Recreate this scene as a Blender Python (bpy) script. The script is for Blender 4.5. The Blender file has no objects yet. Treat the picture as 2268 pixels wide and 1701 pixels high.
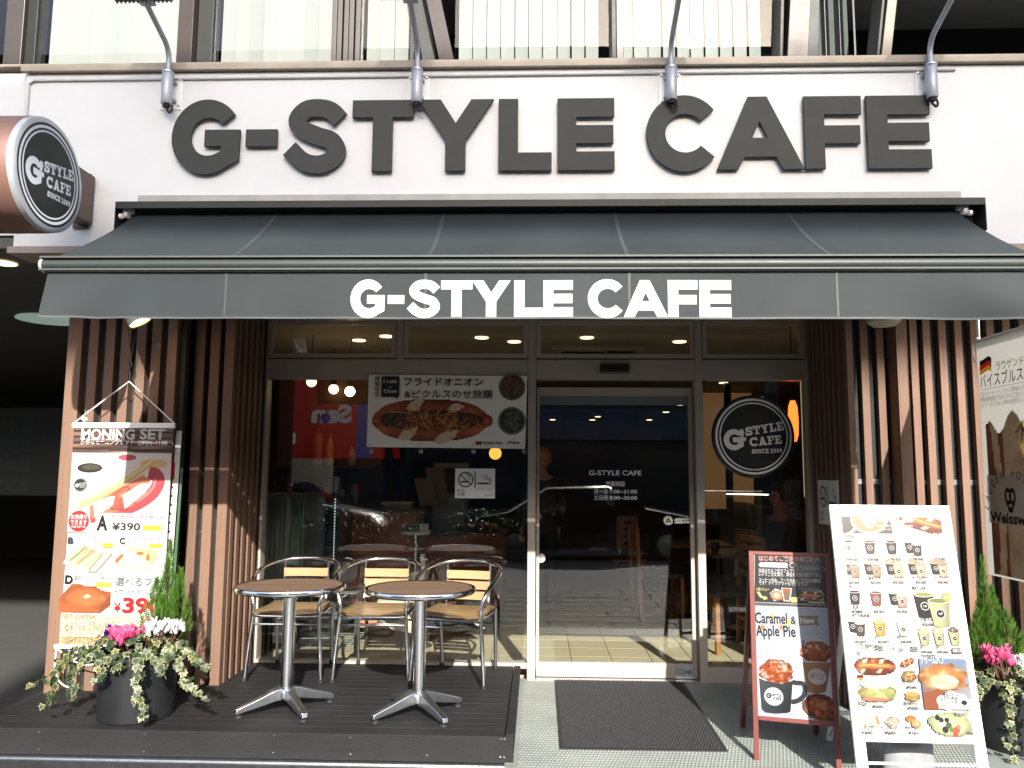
import bpy, math, random
import numpy as np
from mathutils import Vector, Matrix
R = math.radians
random.seed(7); rng = np.random.default_rng(7)
SC = bpy.context.scene
COL = SC.collection
# ------------------------------------------------------------ camera
CAM_LOC = Vector((0, -5.58, 1.38)); YAW, PITCH, ROLL = R(1.92), R(6.4), R(.39)
cd = bpy.data.cameras.new('camera'); cd.sensor_width = 36; cd.lens = 28.0; cd.clip_end = 500; cd.clip_start = .05
cam = bpy.data.objects.new('camera', cd); COL.objects.link(cam); SC.camera = cam
_f = Vector((-math.sin(YAW)*math.cos(PITCH), math.cos(YAW)*math.cos(PITCH), math.sin(PITCH)))
_r = Vector((math.cos(YAW), math.sin(YAW), 0)); _u = _r.cross(_f)
_R = _r*math.cos(ROLL) + _u*math.sin(ROLL); _U = -_r*math.sin(ROLL) + _u*math.cos(ROLL)
cam.matrix_world = Matrix(((_R.x, _U.x, -_f.x, CAM_LOC.x), (_R.y, _U.y, -_f.y, CAM_LOC.y), (_R.z, _U.z, -_f.z, CAM_LOC.z), (0, 0, 0, 1)))
FPX = 1764.0
def _ray(px, py): return _f*FPX + _R*(px-1134) + _U*(850.5-py)
def at(px, py, Y):           # measured point of the photograph on the upright plane y = Y (metres)
    d = _ray(px, py); return CAM_LOC + d*((Y-CAM_LOC.y)/d.y)
def atz(px, py, Z):
    d = _ray(px, py); return CAM_LOC + d*((Z-CAM_LOC.z)/d.z)
# ------------------------------------------------------------ light
SUN_TRAVEL = Vector((-.20, 1, -.567)).normalized()
sd = bpy.data.lights.new('sun', 'SUN'); sd.energy = 5.0; sd.angle = R(.5); sd.color = (1, .95, .87)
sun = bpy.data.objects.new('sun', sd); COL.objects.link(sun)
sun.rotation_euler = SUN_TRAVEL.to_track_quat('-Z', 'Y').to_euler(); sun.location = (3, -12, 12)
S = -SUN_TRAVEL
w = bpy.data.worlds.new('World'); SC.world = w; w.use_nodes = True
nt = w.node_tree; nt.nodes.clear()
sky = nt.nodes.new('ShaderNodeTexSky'); sky.sky_type = 'NISHITA'; sky.sun_disc = False
sky.sun_elevation = math.asin(S.z); sky.sun_rotation = math.atan2(S.x, S.y); sky.dust_density = 2.5; sky.air_density = 1.0
bg = nt.nodes.new('ShaderNodeBackground'); bg.inputs['Strength'].default_value = .15
wo = nt.nodes.new('ShaderNodeOutputWorld'); nt.links.new(sky.outputs[0], bg.inputs[0]); nt.links.new(bg.outputs[0], wo.inputs[0])
SC.view_settings.view_transform = 'Standard'; SC.view_settings.look = 'None'; SC.view_settings.gamma = 1
SC.view_settings.use_curve_mapping = False; SC.view_settings.exposure = 1.36
SC.render.engine = 'CYCLES'
cy = SC.cycles; cy.max_bounces = 8; cy.diffuse_bounces = 4; cy.glossy_bounces = 4; cy.transparent_max_bounces = 24
cy.transmission_bounces = 4; cy.caustics_reflective = False; cy.caustics_refractive = False; cy.use_denoising = True
cy.sample_clamp_indirect = 8
# ------------------------------------------------------------ materials
def lin(c):
    if isinstance(c, str): c = [int(c[i:i+2], 16)/255 for i in (0, 2, 4)]
    return tuple(x/12.92 if x <= .04045 else ((x+.055)/1.055)**2.4 for x in c[:3])
MATS = {}
def mat(name, col, rough=.6, metal=0., amt=.12, scale=8., bump=.0, bscale=60., spec=.5, stretch=(1, 1, 1), emit=None, estr=0, coat=0, dirt=0, wear=.1):
    if name in MATS: return MATS[name]
    m = bpy.data.materials.new(name); m.use_nodes = True; n = m.node_tree.nodes; l = m.node_tree.links
    b = n['Principled BSDF']; b.inputs['Metallic'].default_value = metal; b.inputs['Specular IOR Level'].default_value = spec
    b.inputs['Coat Weight'].default_value = coat
    tc = n.new('ShaderNodeTexCoord'); mp = n.new('ShaderNodeMapping'); mp.inputs['Scale'].default_value = stretch
    l.new(tc.outputs['Object'], mp.inputs[0])
    t = n.new('ShaderNodeTexNoise'); t.inputs['Scale'].default_value = scale; t.inputs['Detail'].default_value = 6; l.new(mp.outputs[0], t.inputs['Vector'])
    oi = n.new('ShaderNodeObjectInfo')
    ad = n.new('ShaderNodeMath'); ad.operation = 'MULTIPLY_ADD'; l.new(oi.outputs['Random'], ad.inputs[0]); ad.inputs[1].default_value = .35; l.new(t.outputs['Fac'], ad.inputs[2])
    cr = n.new('ShaderNodeValToRGB'); e = cr.color_ramp.elements
    e[0].position = .35; e[1].position = .95
    e[0].color = (*[c*(1-amt) for c in col], 1); e[1].color = (*[min(1, c*(1+amt)) for c in col], 1)
    l.new(ad.outputs[0], cr.inputs[0]); out = cr.outputs[0]
    if dirt:
        t3 = n.new('ShaderNodeTexNoise'); t3.inputs['Scale'].default_value = 2.3; t3.inputs['Detail'].default_value = 9; t3.inputs['Roughness'].default_value = .7
        l.new(tc.outputs['Object'], t3.inputs['Vector'])
        c3 = n.new('ShaderNodeValToRGB'); c3.color_ramp.elements[0].position = .42; c3.color_ramp.elements[1].position = .75
        l.new(t3.outputs['Fac'], c3.inputs[0])
        mx = n.new('ShaderNodeMixRGB'); mx.inputs[2].default_value = (*[c*(1-dirt)+.05*dirt for c in col], 1); l.new(c3.outputs[0], mx.inputs[0]); l.new(out, mx.inputs[1]); out = mx.outputs[0]
    l.new(out, b.inputs['Base Color'])
    mr = n.new('ShaderNodeMapRange'); mr.inputs['To Min'].default_value = max(0, rough-wear*.6); mr.inputs['To Max'].default_value = min(1, rough+wear*.6)
    t2 = n.new('ShaderNodeTexNoise'); t2.inputs['Scale'].default_value = scale*3.1; t2.inputs['Detail'].default_value = 4; l.new(mp.outputs[0], t2.inputs['Vector'])
    l.new(t2.outputs['Fac'], mr.inputs[0]); l.new(mr.outputs[0], b.inputs['Roughness'])
    if bump:
        tb = n.new('ShaderNodeTexNoise'); tb.inputs['Scale'].default_value = bscale; tb.inputs['Detail'].default_value = 5; l.new(mp.outputs[0], tb.inputs['Vector'])
        bp = n.new('ShaderNodeBump'); bp.inputs['Strength'].default_value = bump; bp.inputs['Distance'].default_value = .004; l.new(tb.outputs['Fac'], bp.inputs['Height']); l.new(bp.outputs[0], b.inputs['Normal'])
    if emit: b.inputs['Emission Color'].default_value = (*emit, 1); b.inputs['Emission Strength'].default_value = estr
    MATS[name] = m; return m
def vcmat(name, rough=.5, spec=.4, emit=0, sheen=0, transl=0):
    m = bpy.data.materials.new(name); m.use_nodes = True; n = m.node_tree.nodes; l = m.node_tree.links; b = n['Principled BSDF']
    a = n.new('ShaderNodeVertexColor'); a.layer_name = 'Col'; l.new(a.outputs[0], b.inputs['Base Color'])
    b.inputs['Roughness'].default_value = rough; b.inputs['Specular IOR Level'].default_value = spec
    if emit: l.new(a.outputs[0], b.inputs['Emission Color']); b.inputs['Emission Strength'].default_value = emit
    if transl:
        o = n['Material Output']; t = n.new('ShaderNodeBsdfTranslucent'); mx = n.new('ShaderNodeMixShader'); mx.inputs[0].default_value = transl
        l.new(a.outputs[0], t.inputs[0]); l.new(b.outputs[0], mx.inputs[1]); l.new(t.outputs[0], mx.inputs[2]); l.new(mx.outputs[0], o.inputs[0])
    MATS[name] = m; return m
def glassmat(name, f0=.075, tint=(.93, .97, .95), rough=0.0, wave=0):
    m = bpy.data.materials.new(name); m.use_nodes = True; n = m.node_tree.nodes; l = m.node_tree.links; n.clear()
    o = n.new('ShaderNodeOutputMaterial'); g = n.new('ShaderNodeNewGeometry'); d = n.new('ShaderNodeVectorMath'); d.operation = 'DOT_PRODUCT'
    l.new(g.outputs['Incoming'], d.inputs[0]); l.new(g.outputs['Normal'], d.inputs[1])
    def M(op, a, b=None):
        q = n.new('ShaderNodeMath'); q.operation = op
        for i, x in enumerate((a, b)):
            if x is None: continue
            if isinstance(x, (int, float)): q.inputs[i].default_value = x
            else: l.new(x, q.inputs[i])
        return q.outputs[0]
    k = M('POWER', M('SUBTRACT', 1.0, M('ABSOLUTE', d.outputs['Value'])), 5.0)
    fac = M('ADD', M('MULTIPLY', k, 1-f0), f0)
    t = n.new('ShaderNodeBsdfTransparent'); t.inputs[0].default_value = (*tint, 1); gl = n.new('ShaderNodeBsdfGlossy'); gl.inputs['Roughness'].default_value = rough
    if wave:
        tc = n.new('ShaderNodeTexCoord'); tx = n.new('ShaderNodeTexNoise'); tx.inputs['Scale'].default_value = .8; tx.inputs['Detail'].default_value = 0; l.new(tc.outputs['Object'], tx.inputs['Vector'])
        bp = n.new('ShaderNodeBump'); bp.inputs['Strength'].default_value = wave; bp.inputs['Distance'].default_value = .02; l.new(tx.outputs['Fac'], bp.inputs['Height']); l.new(bp.outputs[0], gl.inputs['Normal'])
    mx = n.new('ShaderNodeMixShader'); l.new(fac, mx.inputs[0]); l.new(t.outputs[0], mx.inputs[1]); l.new(gl.outputs[0], mx.inputs[2]); l.new(mx.outputs[0], o.inputs[0])
    MATS[name] = m; return m
WHITE = mat('fascia_white', (.735, .75, .765), .35, amt=.02, dirt=.07)
CHAR = mat('charcoal_letter', (.024, .027, .024), .6, amt=.08, bump=.1, bscale=300)
BRONZE = mat('bronze_frame', (.030, .022, .017), .45, .0, amt=.15, dirt=.2)
TANSILL = mat('tan_sill', (.34, .29, .23), .5, amt=.25, scale=6, stretch=(.6, 4, 4), dirt=.3)
BROWN = mat('brown_slat', (.138, .078, .050), .65, amt=.2, scale=5, stretch=(14, 14, .7), bump=.35, bscale=90)
BLACK = mat('black_backing', (.009, .012, .011), .8, amt=.4, bump=.6, bscale=60)
FRAME = mat('beige_frame', (.36, .315, .27), .42, amt=.04, dirt=.08)
FABRIC = mat('awning_fabric', (.0165, .0215, .0235), .66, amt=.3, scale=1.4, bump=.12, bscale=700, dirt=.12, spec=.22)
SEAM = mat('awning_seam', (.026, .031, .033), .6, amt=.2)
DARKMETAL = mat('dark_metal', (.020, .025, .024), .5, .1, amt=.2, dirt=.15)
PALEEDGE = mat('pale_edge', (.040, .047, .042), .6, .0)
LETWHITE = mat('white_print', (.42, .42, .42), .5, amt=.02)
CHROME = mat('chrome', (.72, .73, .75), .13, 1., amt=.04, wear=.06)
SATIN = mat('satin_aluminium', (.55, .57, .60), .3, 1., amt=.08)
GREYPAINT = mat('grey_paint', (.42, .44, .48), .4, .35, amt=.06)
RUBBER = mat('rubber', (.012, .012, .012), .7)
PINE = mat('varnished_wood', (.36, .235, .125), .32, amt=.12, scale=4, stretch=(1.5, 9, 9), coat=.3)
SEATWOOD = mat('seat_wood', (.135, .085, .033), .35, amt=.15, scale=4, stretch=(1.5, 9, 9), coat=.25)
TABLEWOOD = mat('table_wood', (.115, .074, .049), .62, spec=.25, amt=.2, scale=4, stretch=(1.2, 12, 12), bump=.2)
DECK = mat('deck_board', (.0062, .0066, .007), .7, spec=.35, amt=.3, scale=5, stretch=(1, 8, 8), bump=.5, bscale=60, dirt=.12)
TILE = mat('entrance_tile', (.185, .205, .188), .55, amt=.15, scale=3, dirt=.3, bump=.3)
MATM = mat('mat_fibre', (.019, .020, .023), .85, amt=.3, scale=40, bump=.6, bscale=400)
POT = mat('pot_black', (.010, .011, .013), .45, amt=.3, bump=.15, bscale=40)
SOIL = mat('soil', (.02, .014, .01), .9, bump=1)
CONCRETE = mat('concrete', (.11, .11, .103), .8, amt=.15, bump=.4, dirt=.3)
ASPH = mat('asphalt', (.05, .05, .052), .85, amt=.3, scale=30, bump=.6)
PAVE = mat('paver', (.085, .082, .076), .75, amt=.25, bump=.4)
SOFFIT = mat('soffit_grey', (.085, .086, .08), .7, amt=.05, dirt=.15)
DIM = mat('dim_wall', (.035, .033, .03), .7, amt=.3, dirt=.2)
BLIND = mat('blind_fabric', (.205, .217, .212), .7, amt=.05, scale=2, stretch=(1, 1, .05))
ROOMWALL = mat('cafe_wall', (.13, .085, .06), .6, amt=.15)
ROOMCEIL = mat('cafe_ceiling', (.34, .30, .24), .8)
FLOORW = mat('cafe_floor_tile', (.50, .41, .27), .45, amt=.1, scale=3, dirt=.08)
ORANGEB = mat('terracotta_panel', (.42, .14, .075), .45, amt=.1)
ORANGEW = mat('orange_wood', (.30, .12, .04), .4, amt=.2, stretch=(1, 1, 6))
DKWOOD = mat('dark_wood', (.05, .025, .014), .4, amt=.2)
STEEL = mat('brushed_steel', (.25, .28, .27), .35, .8, amt=.1)
WARM = mat('lamp_warm', (.9, .7, .5), .5, emit=(1, .66, .36), estr=1.6)
WARMHOT = mat('lamp_bulb', (.9, .7, .5), .5, emit=(1, .66, .32), estr=14)
REDLAMP = mat('lamp_red', (.8, .15, .05), .4, emit=(1, .10, .015), estr=2.2)
COOL = mat('lamp_white', (.9, .9, .8), .5, emit=(1, .93, .78), estr=3)
REDWOOD = mat('mahogany_frame', (.12, .022, .017), .4, amt=.2, stretch=(3, 3, .4), coat=.3)
WHITEFR = mat('white_frame', (.84, .84, .84), .3, amt=.02)
CORD = mat('cord_white', (.7, .7, .66), .7)
PRINT = vcmat('print_ink', .45, .35)
PRINTT = vcmat('print_translucent', .6, .2, transl=.55)
PRINTG = vcmat('print_gloss', .22, .5)
LEAFM = vcmat('leaf', .45, .4, transl=.18)
PETAL = vcmat('petal', .6, .2, transl=.3)
GLASS = glassmat('shop_glass', .055, (.90, .93, .92), wave=.06)
GLASSU = glassmat('upper_glass', .035, (.97, .98, .97), wave=.1)
def translucent(m, f):
    n = m.node_tree.nodes; l = m.node_tree.links; b = n['Principled BSDF']; o = n['Material Output']; t = n.new('ShaderNodeBsdfTranslucent'); mx = n.new('ShaderNodeMixShader'); mx.inputs[0].default_value = f
    l.new(b.inputs['Base Color'].links[0].from_socket, t.inputs[0]); l.new(b.outputs[0], mx.inputs[1]); l.new(t.outputs[0], mx.inputs[2]); l.new(mx.outputs[0], o.inputs[0]); return m
# ------------------------------------------------------------ mesh tools
class MB:
    def __init__(s): s.v = []; s.f = []; s.c = []; s.col = (.8, .8, .8)
    def add(s, vs, fs, col=None):
        o = len(s.v); s.v += [tuple(p) for p in vs]; s.f += [tuple(i+o for i in f) for f in fs]
        if col is not None and len(col) == len(vs) and not isinstance(col[0], float): s.c += [tuple(k) for k in col]
        else: s.c += [tuple(col or s.col)]*len(vs)
        return s
    def box(s, x0, x1, y0, y1, z0, z1):
        return s.add([(x0,y0,z0),(x1,y0,z0),(x1,y1,z0),(x0,y1,z0),(x0,y0,z1),(x1,y0,z1),(x1,y1,z1),(x0,y1,z1)],
                     [(0,3,2,1),(4,5,6,7),(0,1,5,4),(1,2,6,5),(2,3,7,6),(3,0,4,7)])
    def hexa(s, p): return s.add(p, [(0,3,2,1),(4,5,6,7),(0,1,5,4),(1,2,6,5),(2,3,7,6),(3,0,4,7)])
    def bar(s, p, q, a, b, up=(0, 0, 1)):
        p, q = Vector(p), Vector(q); d = (q-p).normalized(); x = d.cross(Vector(up))
        if x.length < 1e-4: x = d.cross(Vector((0, 1, 0)))
        x.normalize(); z = x.cross(d); x *= a/2; z *= b/2
        return s.hexa([p-x-z, p+x-z, q+x-z, q-x-z, p-x+z, p+x+z, q+x+z, q-x+z])
    def tube(s, pts, r, n=10, closed=False, cap=True):
        pts = [Vector(p) for p in pts]; N = len(pts); rr = r if hasattr(r, '__len__') else [r]*N
        vs, fs = [], []; up = None
        for i, p in enumerate(pts):
            a = pts[(i-1) % N] if (i or closed) else p; b = pts[(i+1) % N] if (i < N-1 or closed) else p
            t = (b-a).normalized()
            if up is None: up = t.orthogonal().normalized()
            up = (up-t*up.dot(t)).normalized(); sd_ = t.cross(up)
            vs += [p+(up*math.cos(2*math.pi*k/n)+sd_*math.sin(2*math.pi*k/n))*rr[i] for k in range(n)]
        for i in range(N if closed else N-1):
            j = (i+1) % N
            fs += [(i*n+k, i*n+(k+1) % n, j*n+(k+1) % n, j*n+k) for k in range(n)]
        if cap and not closed: fs += [tuple(range(n))[::-1], tuple((N-1)*n+k for k in range(n))]
        return s.add(vs, fs)
    def lathe(s, prof, n=32, c=(0, 0, 0), axis='z', col=None, cap=True):
        vs, fs = [], []; c = Vector(c)
        for r, z in prof:
            for k in range(n):
                a = 2*math.pi*k/n; x, y = r*math.cos(a), r*math.sin(a)
                vs.append(c+Vector({'z': (x, y, z), 'x': (z, x, y), 'y': (x, z, y)}[axis]))
        for i in range(len(prof)-1): fs += [(i*n+k, i*n+(k+1) % n, (i+1)*n+(k+1) % n, (i+1)*n+k) for k in range(n)]
        if cap and prof[0][0] > 1e-5: fs.append(tuple(range(n))[::-1])
        if cap and prof[-1][0] > 1e-5: fs.append(tuple((len(prof)-1)*n+k for k in range(n)))
        return s.add(vs, fs, col)
    def prism(s, poly, h0, h1, F=lambda x, y, h: (x, h, y)):
        n = len(poly); a = sum(poly[i][0]*poly[(i+1) % n][1]-poly[(i+1) % n][0]*poly[i][1] for i in range(n))
        if a < 0: poly = poly[::-1]
        vs = [F(x, y, h0) for x, y in poly]+[F(x, y, h1) for x, y in poly]
        return s.add(vs, [tuple(range(n)), tuple(range(2*n-1, n-1, -1))]+[(i, i+n, (i+1) % n+n, (i+1) % n) for i in range(n)])
    def grid(s, nx, ny, fn, cf=None):
        vs = [fn(i/nx, j/ny) for j in range(ny+1) for i in range(nx+1)]
        fs = [(j*(nx+1)+i, j*(nx+1)+i+1, (j+1)*(nx+1)+i+1, (j+1)*(nx+1)+i) for j in range(ny) for i in range(nx)]
        return s.add(vs, fs, [cf(i/nx, j/ny) for j in range(ny+1) for i in range(nx+1)] if cf else None)
    def sphere(s, c, r, n=16, m=10, sc=(1, 1, 1)):
        c = Vector(c); vs, fs = [], []
        for j in range(m+1):
            t = math.pi*j/m
            vs += [c+Vector((r*sc[0]*math.sin(t)*math.cos(2*math.pi*k/n), r*sc[1]*math.sin(t)*math.sin(2*math.pi*k/n), r*sc[2]*math.cos(t))) for k in range(n)]
        for j in range(m): fs += [(j*n+k, (j+1)*n+k, (j+1)*n+(k+1) % n, j*n+(k+1) % n) for k in range(n)]
        return s.add(vs, fs)
    def mesh(s, name, m, off=(0, 0, 0), smooth=False):
        me = bpy.data.meshes.new(name); o = Vector(off)
        me.from_pydata([tuple(Vector(p)-o) for p in s.v], [], s.f)
        me.materials.append(m)
        if m.name.startswith(('print', 'leaf', 'petal')):
            ca = me.color_attributes.new('Col', 'FLOAT_COLOR', 'POINT')
            ca.data.foreach_set('color', np.array([(*c[:3], 1.0) for c in s.c], dtype=np.float32).ravel())
        if smooth: me.polygons.foreach_set('use_smooth', [True]*len(me.polygons)); me.set_sharp_from_angle(angle=R(38))
        me.update(); return me
    def build(s, name, m, parent=None, smooth=False, bevel=0, off=None, **kw):
        if off is None: off = parent['_o'] if parent is not None and '_o' in parent.keys() else (0, 0, 0)
        o = bpy.data.objects.new(name, s.mesh(name, m, off, smooth)); COL.objects.link(o)
        if parent is not None: o.parent = parent; o['_o'] = tuple(off)
        if bevel:
            b = o.modifiers.new('bevel', 'BEVEL'); b.width = bevel; b.segments = 2; b.limit_method = 'ANGLE'; b.harden_normals = False
        for k, v in kw.items(): o[k] = v
        return o
def tag(o, label=None, cat=None, group=None, kind=None):
    for k, v in (('label', label), ('category', cat), ('group', group), ('kind', kind)):
        if v: o[k] = v
    return o
def thing(name, label, cat, loc=(0, 0, 0), group=None, local=False):
    o = bpy.data.objects.new(name, None); COL.objects.link(o); o.location = loc; o.empty_display_size = .1
    o['_o'] = (0., 0., 0.) if local else tuple(float(x) for x in loc)
    return tag(o, label, cat, group)
def copy_tree(o, parent=None, loc=None, rz=None, label=None):
    c = o.copy(); COL.objects.link(c); c.parent = parent
    if parent is None:
        if loc is not None: c.location = loc
        if rz is not None: c.rotation_euler.z = rz
        if label: c['label'] = label
    for ch in [k for k in bpy.data.objects if k.parent == o]: copy_tree(ch, c)
    return c
def simple(name, mb, m, label, cat, loc=None, smooth=False, bevel=0, **kw):   # a thing that is one mesh
    loc = loc or (0, 0, 0)
    o = mb.build(name, m, None, smooth, bevel, off=loc); o.location = loc; return tag(o, label, cat, **kw)
def struct(name, mb, m, smooth=False, parent=None):
    o = mb.build(name, m, parent, smooth); 
    if parent is None: o['kind'] = 'structure'
    return o
# ------------------------------------------------------------ lettering
_tc = {}
def textgeo(s, bold=0.0):
    k = (s, bold)
    if k in _tc: return _tc[k]
    cu = bpy.data.curves.new('t', 'FONT'); cu.body = s; cu.size = 1; cu.offset = bold; cu.resolution_u = 3
    o = bpy.data.objects.new('t', cu); COL.objects.link(o)
    me = bpy.data.meshes.new_from_object(o.evaluated_get(bpy.context.evaluated_depsgraph_get()))
    vs = [(v.co.x, v.co.y) for v in me.vertices]; fs = [tuple(p.vertices) for p in me.polygons]
    bpy.data.objects.remove(o); bpy.data.curves.remove(cu); bpy.data.meshes.remove(me)
    x0 = min([v[0] for v in vs] or [0]); x1 = max([v[0] for v in vs] or [1])
    _tc[k] = ([(x-x0, y) for x, y in vs], fs, x1-x0); return _tc[k]
def arc(cx, cy, rx, ry, a0, a1, n=20): return [(cx+rx*math.cos(R(a0+(a1-a0)*i/n)), cy+ry*math.sin(R(a0+(a1-a0)*i/n))) for i in range(n+1)]
def crom(P, n=8):
    P = [Vector(p) for p in P]; P = [P[0]*2-P[1]]+P+[P[-1]*2-P[-2]]; out = []
    for i in range(1, len(P)-2):
        for k in range(n):
            t = k/n; a, b, c, d = P[i-1:i+3]
            out.append(.5*((2*b)+(c-a)*t+(2*a-5*b+4*c-d)*t*t+(3*b-a-3*c+d)*t**3))
    return out+[P[-2]]
def ribbon(path, hw):
    L, Rr = [], []
    for i, p in enumerate(path):
        t = (path[min(i+1, len(path)-1)]-path[max(i-1, 0)]).normalized(); nrm = Vector((-t.y, t.x))
        h = hw if not hasattr(hw, '__call__') else hw(i/(len(path)-1))
        L.append(tuple(p+nrm*h)); Rr.append(tuple(p-nrm*h))
    return L+Rr[::-1]
def sans(ch):                 # heavy geometric capitals, unit height; returns (width, outline)
    if ch == '-': return .44, [(0, .36), (.44, .36), (.44, .60), (0, .60)]
    if ch == 'T': return .86, [(.29, 0), (.57, 0), (.57, .755), (.86, .755), (.86, 1), (0, 1), (0, .755), (.29, .755)]
    if ch == 'Y': return 1.06, [(.39, 0), (.67, 0), (.67, .42), (1.06, 1), (.745, 1), (.53, .67), (.315, 1), (0, 1), (.39, .42)]
    if ch == 'L': return .75, [(0, 0), (.75, 0), (.75, .25), (.275, .25), (.275, 1), (0, 1)]
    if ch == 'E': return .80, [(0, 0), (.80, 0), (.80, .26), (.265, .26), (.265, .37), (.785, .37), (.785, .625), (.265, .625), (.265, .735), (.80, .735), (.80, 1), (0, 1)]
    if ch == 'F': return .80, [(0, 0), (.28, 0), (.28, .345), (.775, .345), (.775, .595), (.28, .595), (.28, .745), (.80, .745), (.80, 1), (0, 1)]
    if ch == 'A': return 1.19, [(0, 0), (.29, 0), (.38, .17), (.595, .17), (.595, .43), (.49, .43), (.595, .66), (.70, .43), (.5951, .43), (.5951, .17), (.81, .17), (.90, 0), (1.19, 0), (.70, 1), (.44, 1)]
    if ch == 'C': return .98, arc(.53, .5, .53, .53, 38, 322, 40)+arc(.545, .5, .28, .265, 320, 40, 34)
    if ch == 'G':
        return .97, arc(.49, .5, .49, .53, 37, 303, 40)+[(.955, .17), (.965, .60), (.465, .60), (.465, .365), (.70, .365), (.69, .29)]+arc(.52, .5, .25, .265, 303, 41, 34)
    if ch == 'S':
        P = [(.80, .73), (.665, .855), (.50, .895), (.32, .87), (.205, .735), (.27, .605), (.48, .505), (.69, .43), (.765, .27), (.66, .145), (.48, .10), (.29, .155), (.105, .325)]
        return .90, ribbon(crom(P, 7), .125)
SLABS = {
 'T': (.86, [[(.30,0),(.58,0),(.58,1),(.30,1)], [(.0,.78),(.88,.78),(.88,1),(0,1)], [(0,.55),(.15,.55),(.15,1),(0,1)], [(.73,.55),(.88,.55),(.88,1),(.73,1)], [(.18,0),(.70,0),(.70,.17),(.18,.17)]]),
 'Y': (.98, [[(.36,0),(.62,0),(.62,.5),(.36,.5)], [(.36,.45),(.62,.45),(.92,1),(.66,1)], [(.36,.45),(.62,.45),(.34,1),(.06,1)], [(0,.84),(.44,.84),(.44,1),(0,1)], [(.58,.84),(.98,.84),(.98,1),(.58,1)], [(.24,0),(.74,0),(.74,.17),(.24,.17)]]),
 'L': (.78, [[(.12,0),(.38,0),(.38,1),(.12,1)], [(0,0),(.78,0),(.78,.2),(0,.2)], [(.62,0),(.78,0),(.78,.42),(.62,.42)], [(0,.83),(.52,.83),(.52,1),(0,1)]]),
 'E': (.84, [[(.12,0),(.38,0),(.38,1),(.12,1)], [(0,0),(.82,0),(.82,.19),(0,.19)], [(.66,0),(.82,0),(.84,.4),(.68,.4)], [(0,.81),(.80,.81),(.80,1),(0,1)], [(.66,.62),(.80,.62),(.80,1),(.66,1)], [(.12,.42),(.62,.42),(.62,.58),(.12,.58)]]),
 'F': (.80, [[(.12,0),(.38,0),(.38,1),(.12,1)], [(0,0),(.52,0),(.52,.17),(0,.17)], [(0,.81),(.80,.81),(.80,1),(0,1)], [(.66,.6),(.80,.6),(.80,1),(.66,1)], [(.12,.42),(.62,.42),(.62,.58),(.12,.58)]]),
 'A': (1.0, [[(.08,0),(.34,0),(.60,1),(.40,1)], [(.64,0),(.92,0),(.64,1),(.38,1)], [(.2,.2),(.8,.2),(.74,.36),(.26,.36)], [(0,0),(.42,0),(.42,.16),(0,.16)], [(.56,0),(1.0,0),(1.0,.16),(.56,.16)]]),
 'I': (.46, [[(.1,0),(.36,0),(.36,1),(.1,1)], [(0,0),(.46,0),(.46,.16),(0,.16)], [(0,.84),(.46,.84),(.46,1),(0,1)]]),
 'N': (.98, [[(.1,0),(.28,0),(.28,1),(.1,1)], [(.70,0),(.88,0),(.88,1),(.70,1)], [(.1,1),(.36,1),(.88,0),(.62,0)], [(0,0),(.40,0),(.40,.15),(0,.15)], [(.58,.85),(.98,.85),(.98,1),(.58,1)], [(0,.85),(.3,.85),(.3,1),(0,1)]]),
 '-': (.36, [[(0,.36),(.34,.36),(.34,.56),(0,.56)]]),
}
def slab(ch):
    if ch in SLABS: return SLABS[ch]
    wd, o = sans(ch)
    ps = [o]
    if ch == 'S': ps += [[(.74,.62),(.88,.62),(.88,1.0),(.74,1.0)], [(.03,.0),(.17,.0),(.17,.4),(.03,.4)]]
    if ch == 'C': ps += [[(.80,.62),(.95,.62),(.95,1.02),(.80,1.02)]]
    if ch == 'G': ps += [[(.80,.64),(.96,.64),(.96,1.02),(.80,1.02)], [(.44,.44),(1.08,.44),(1.08,.62),(.44,.62)]]
    return wd, ps
INV = 1.5e-5
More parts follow.
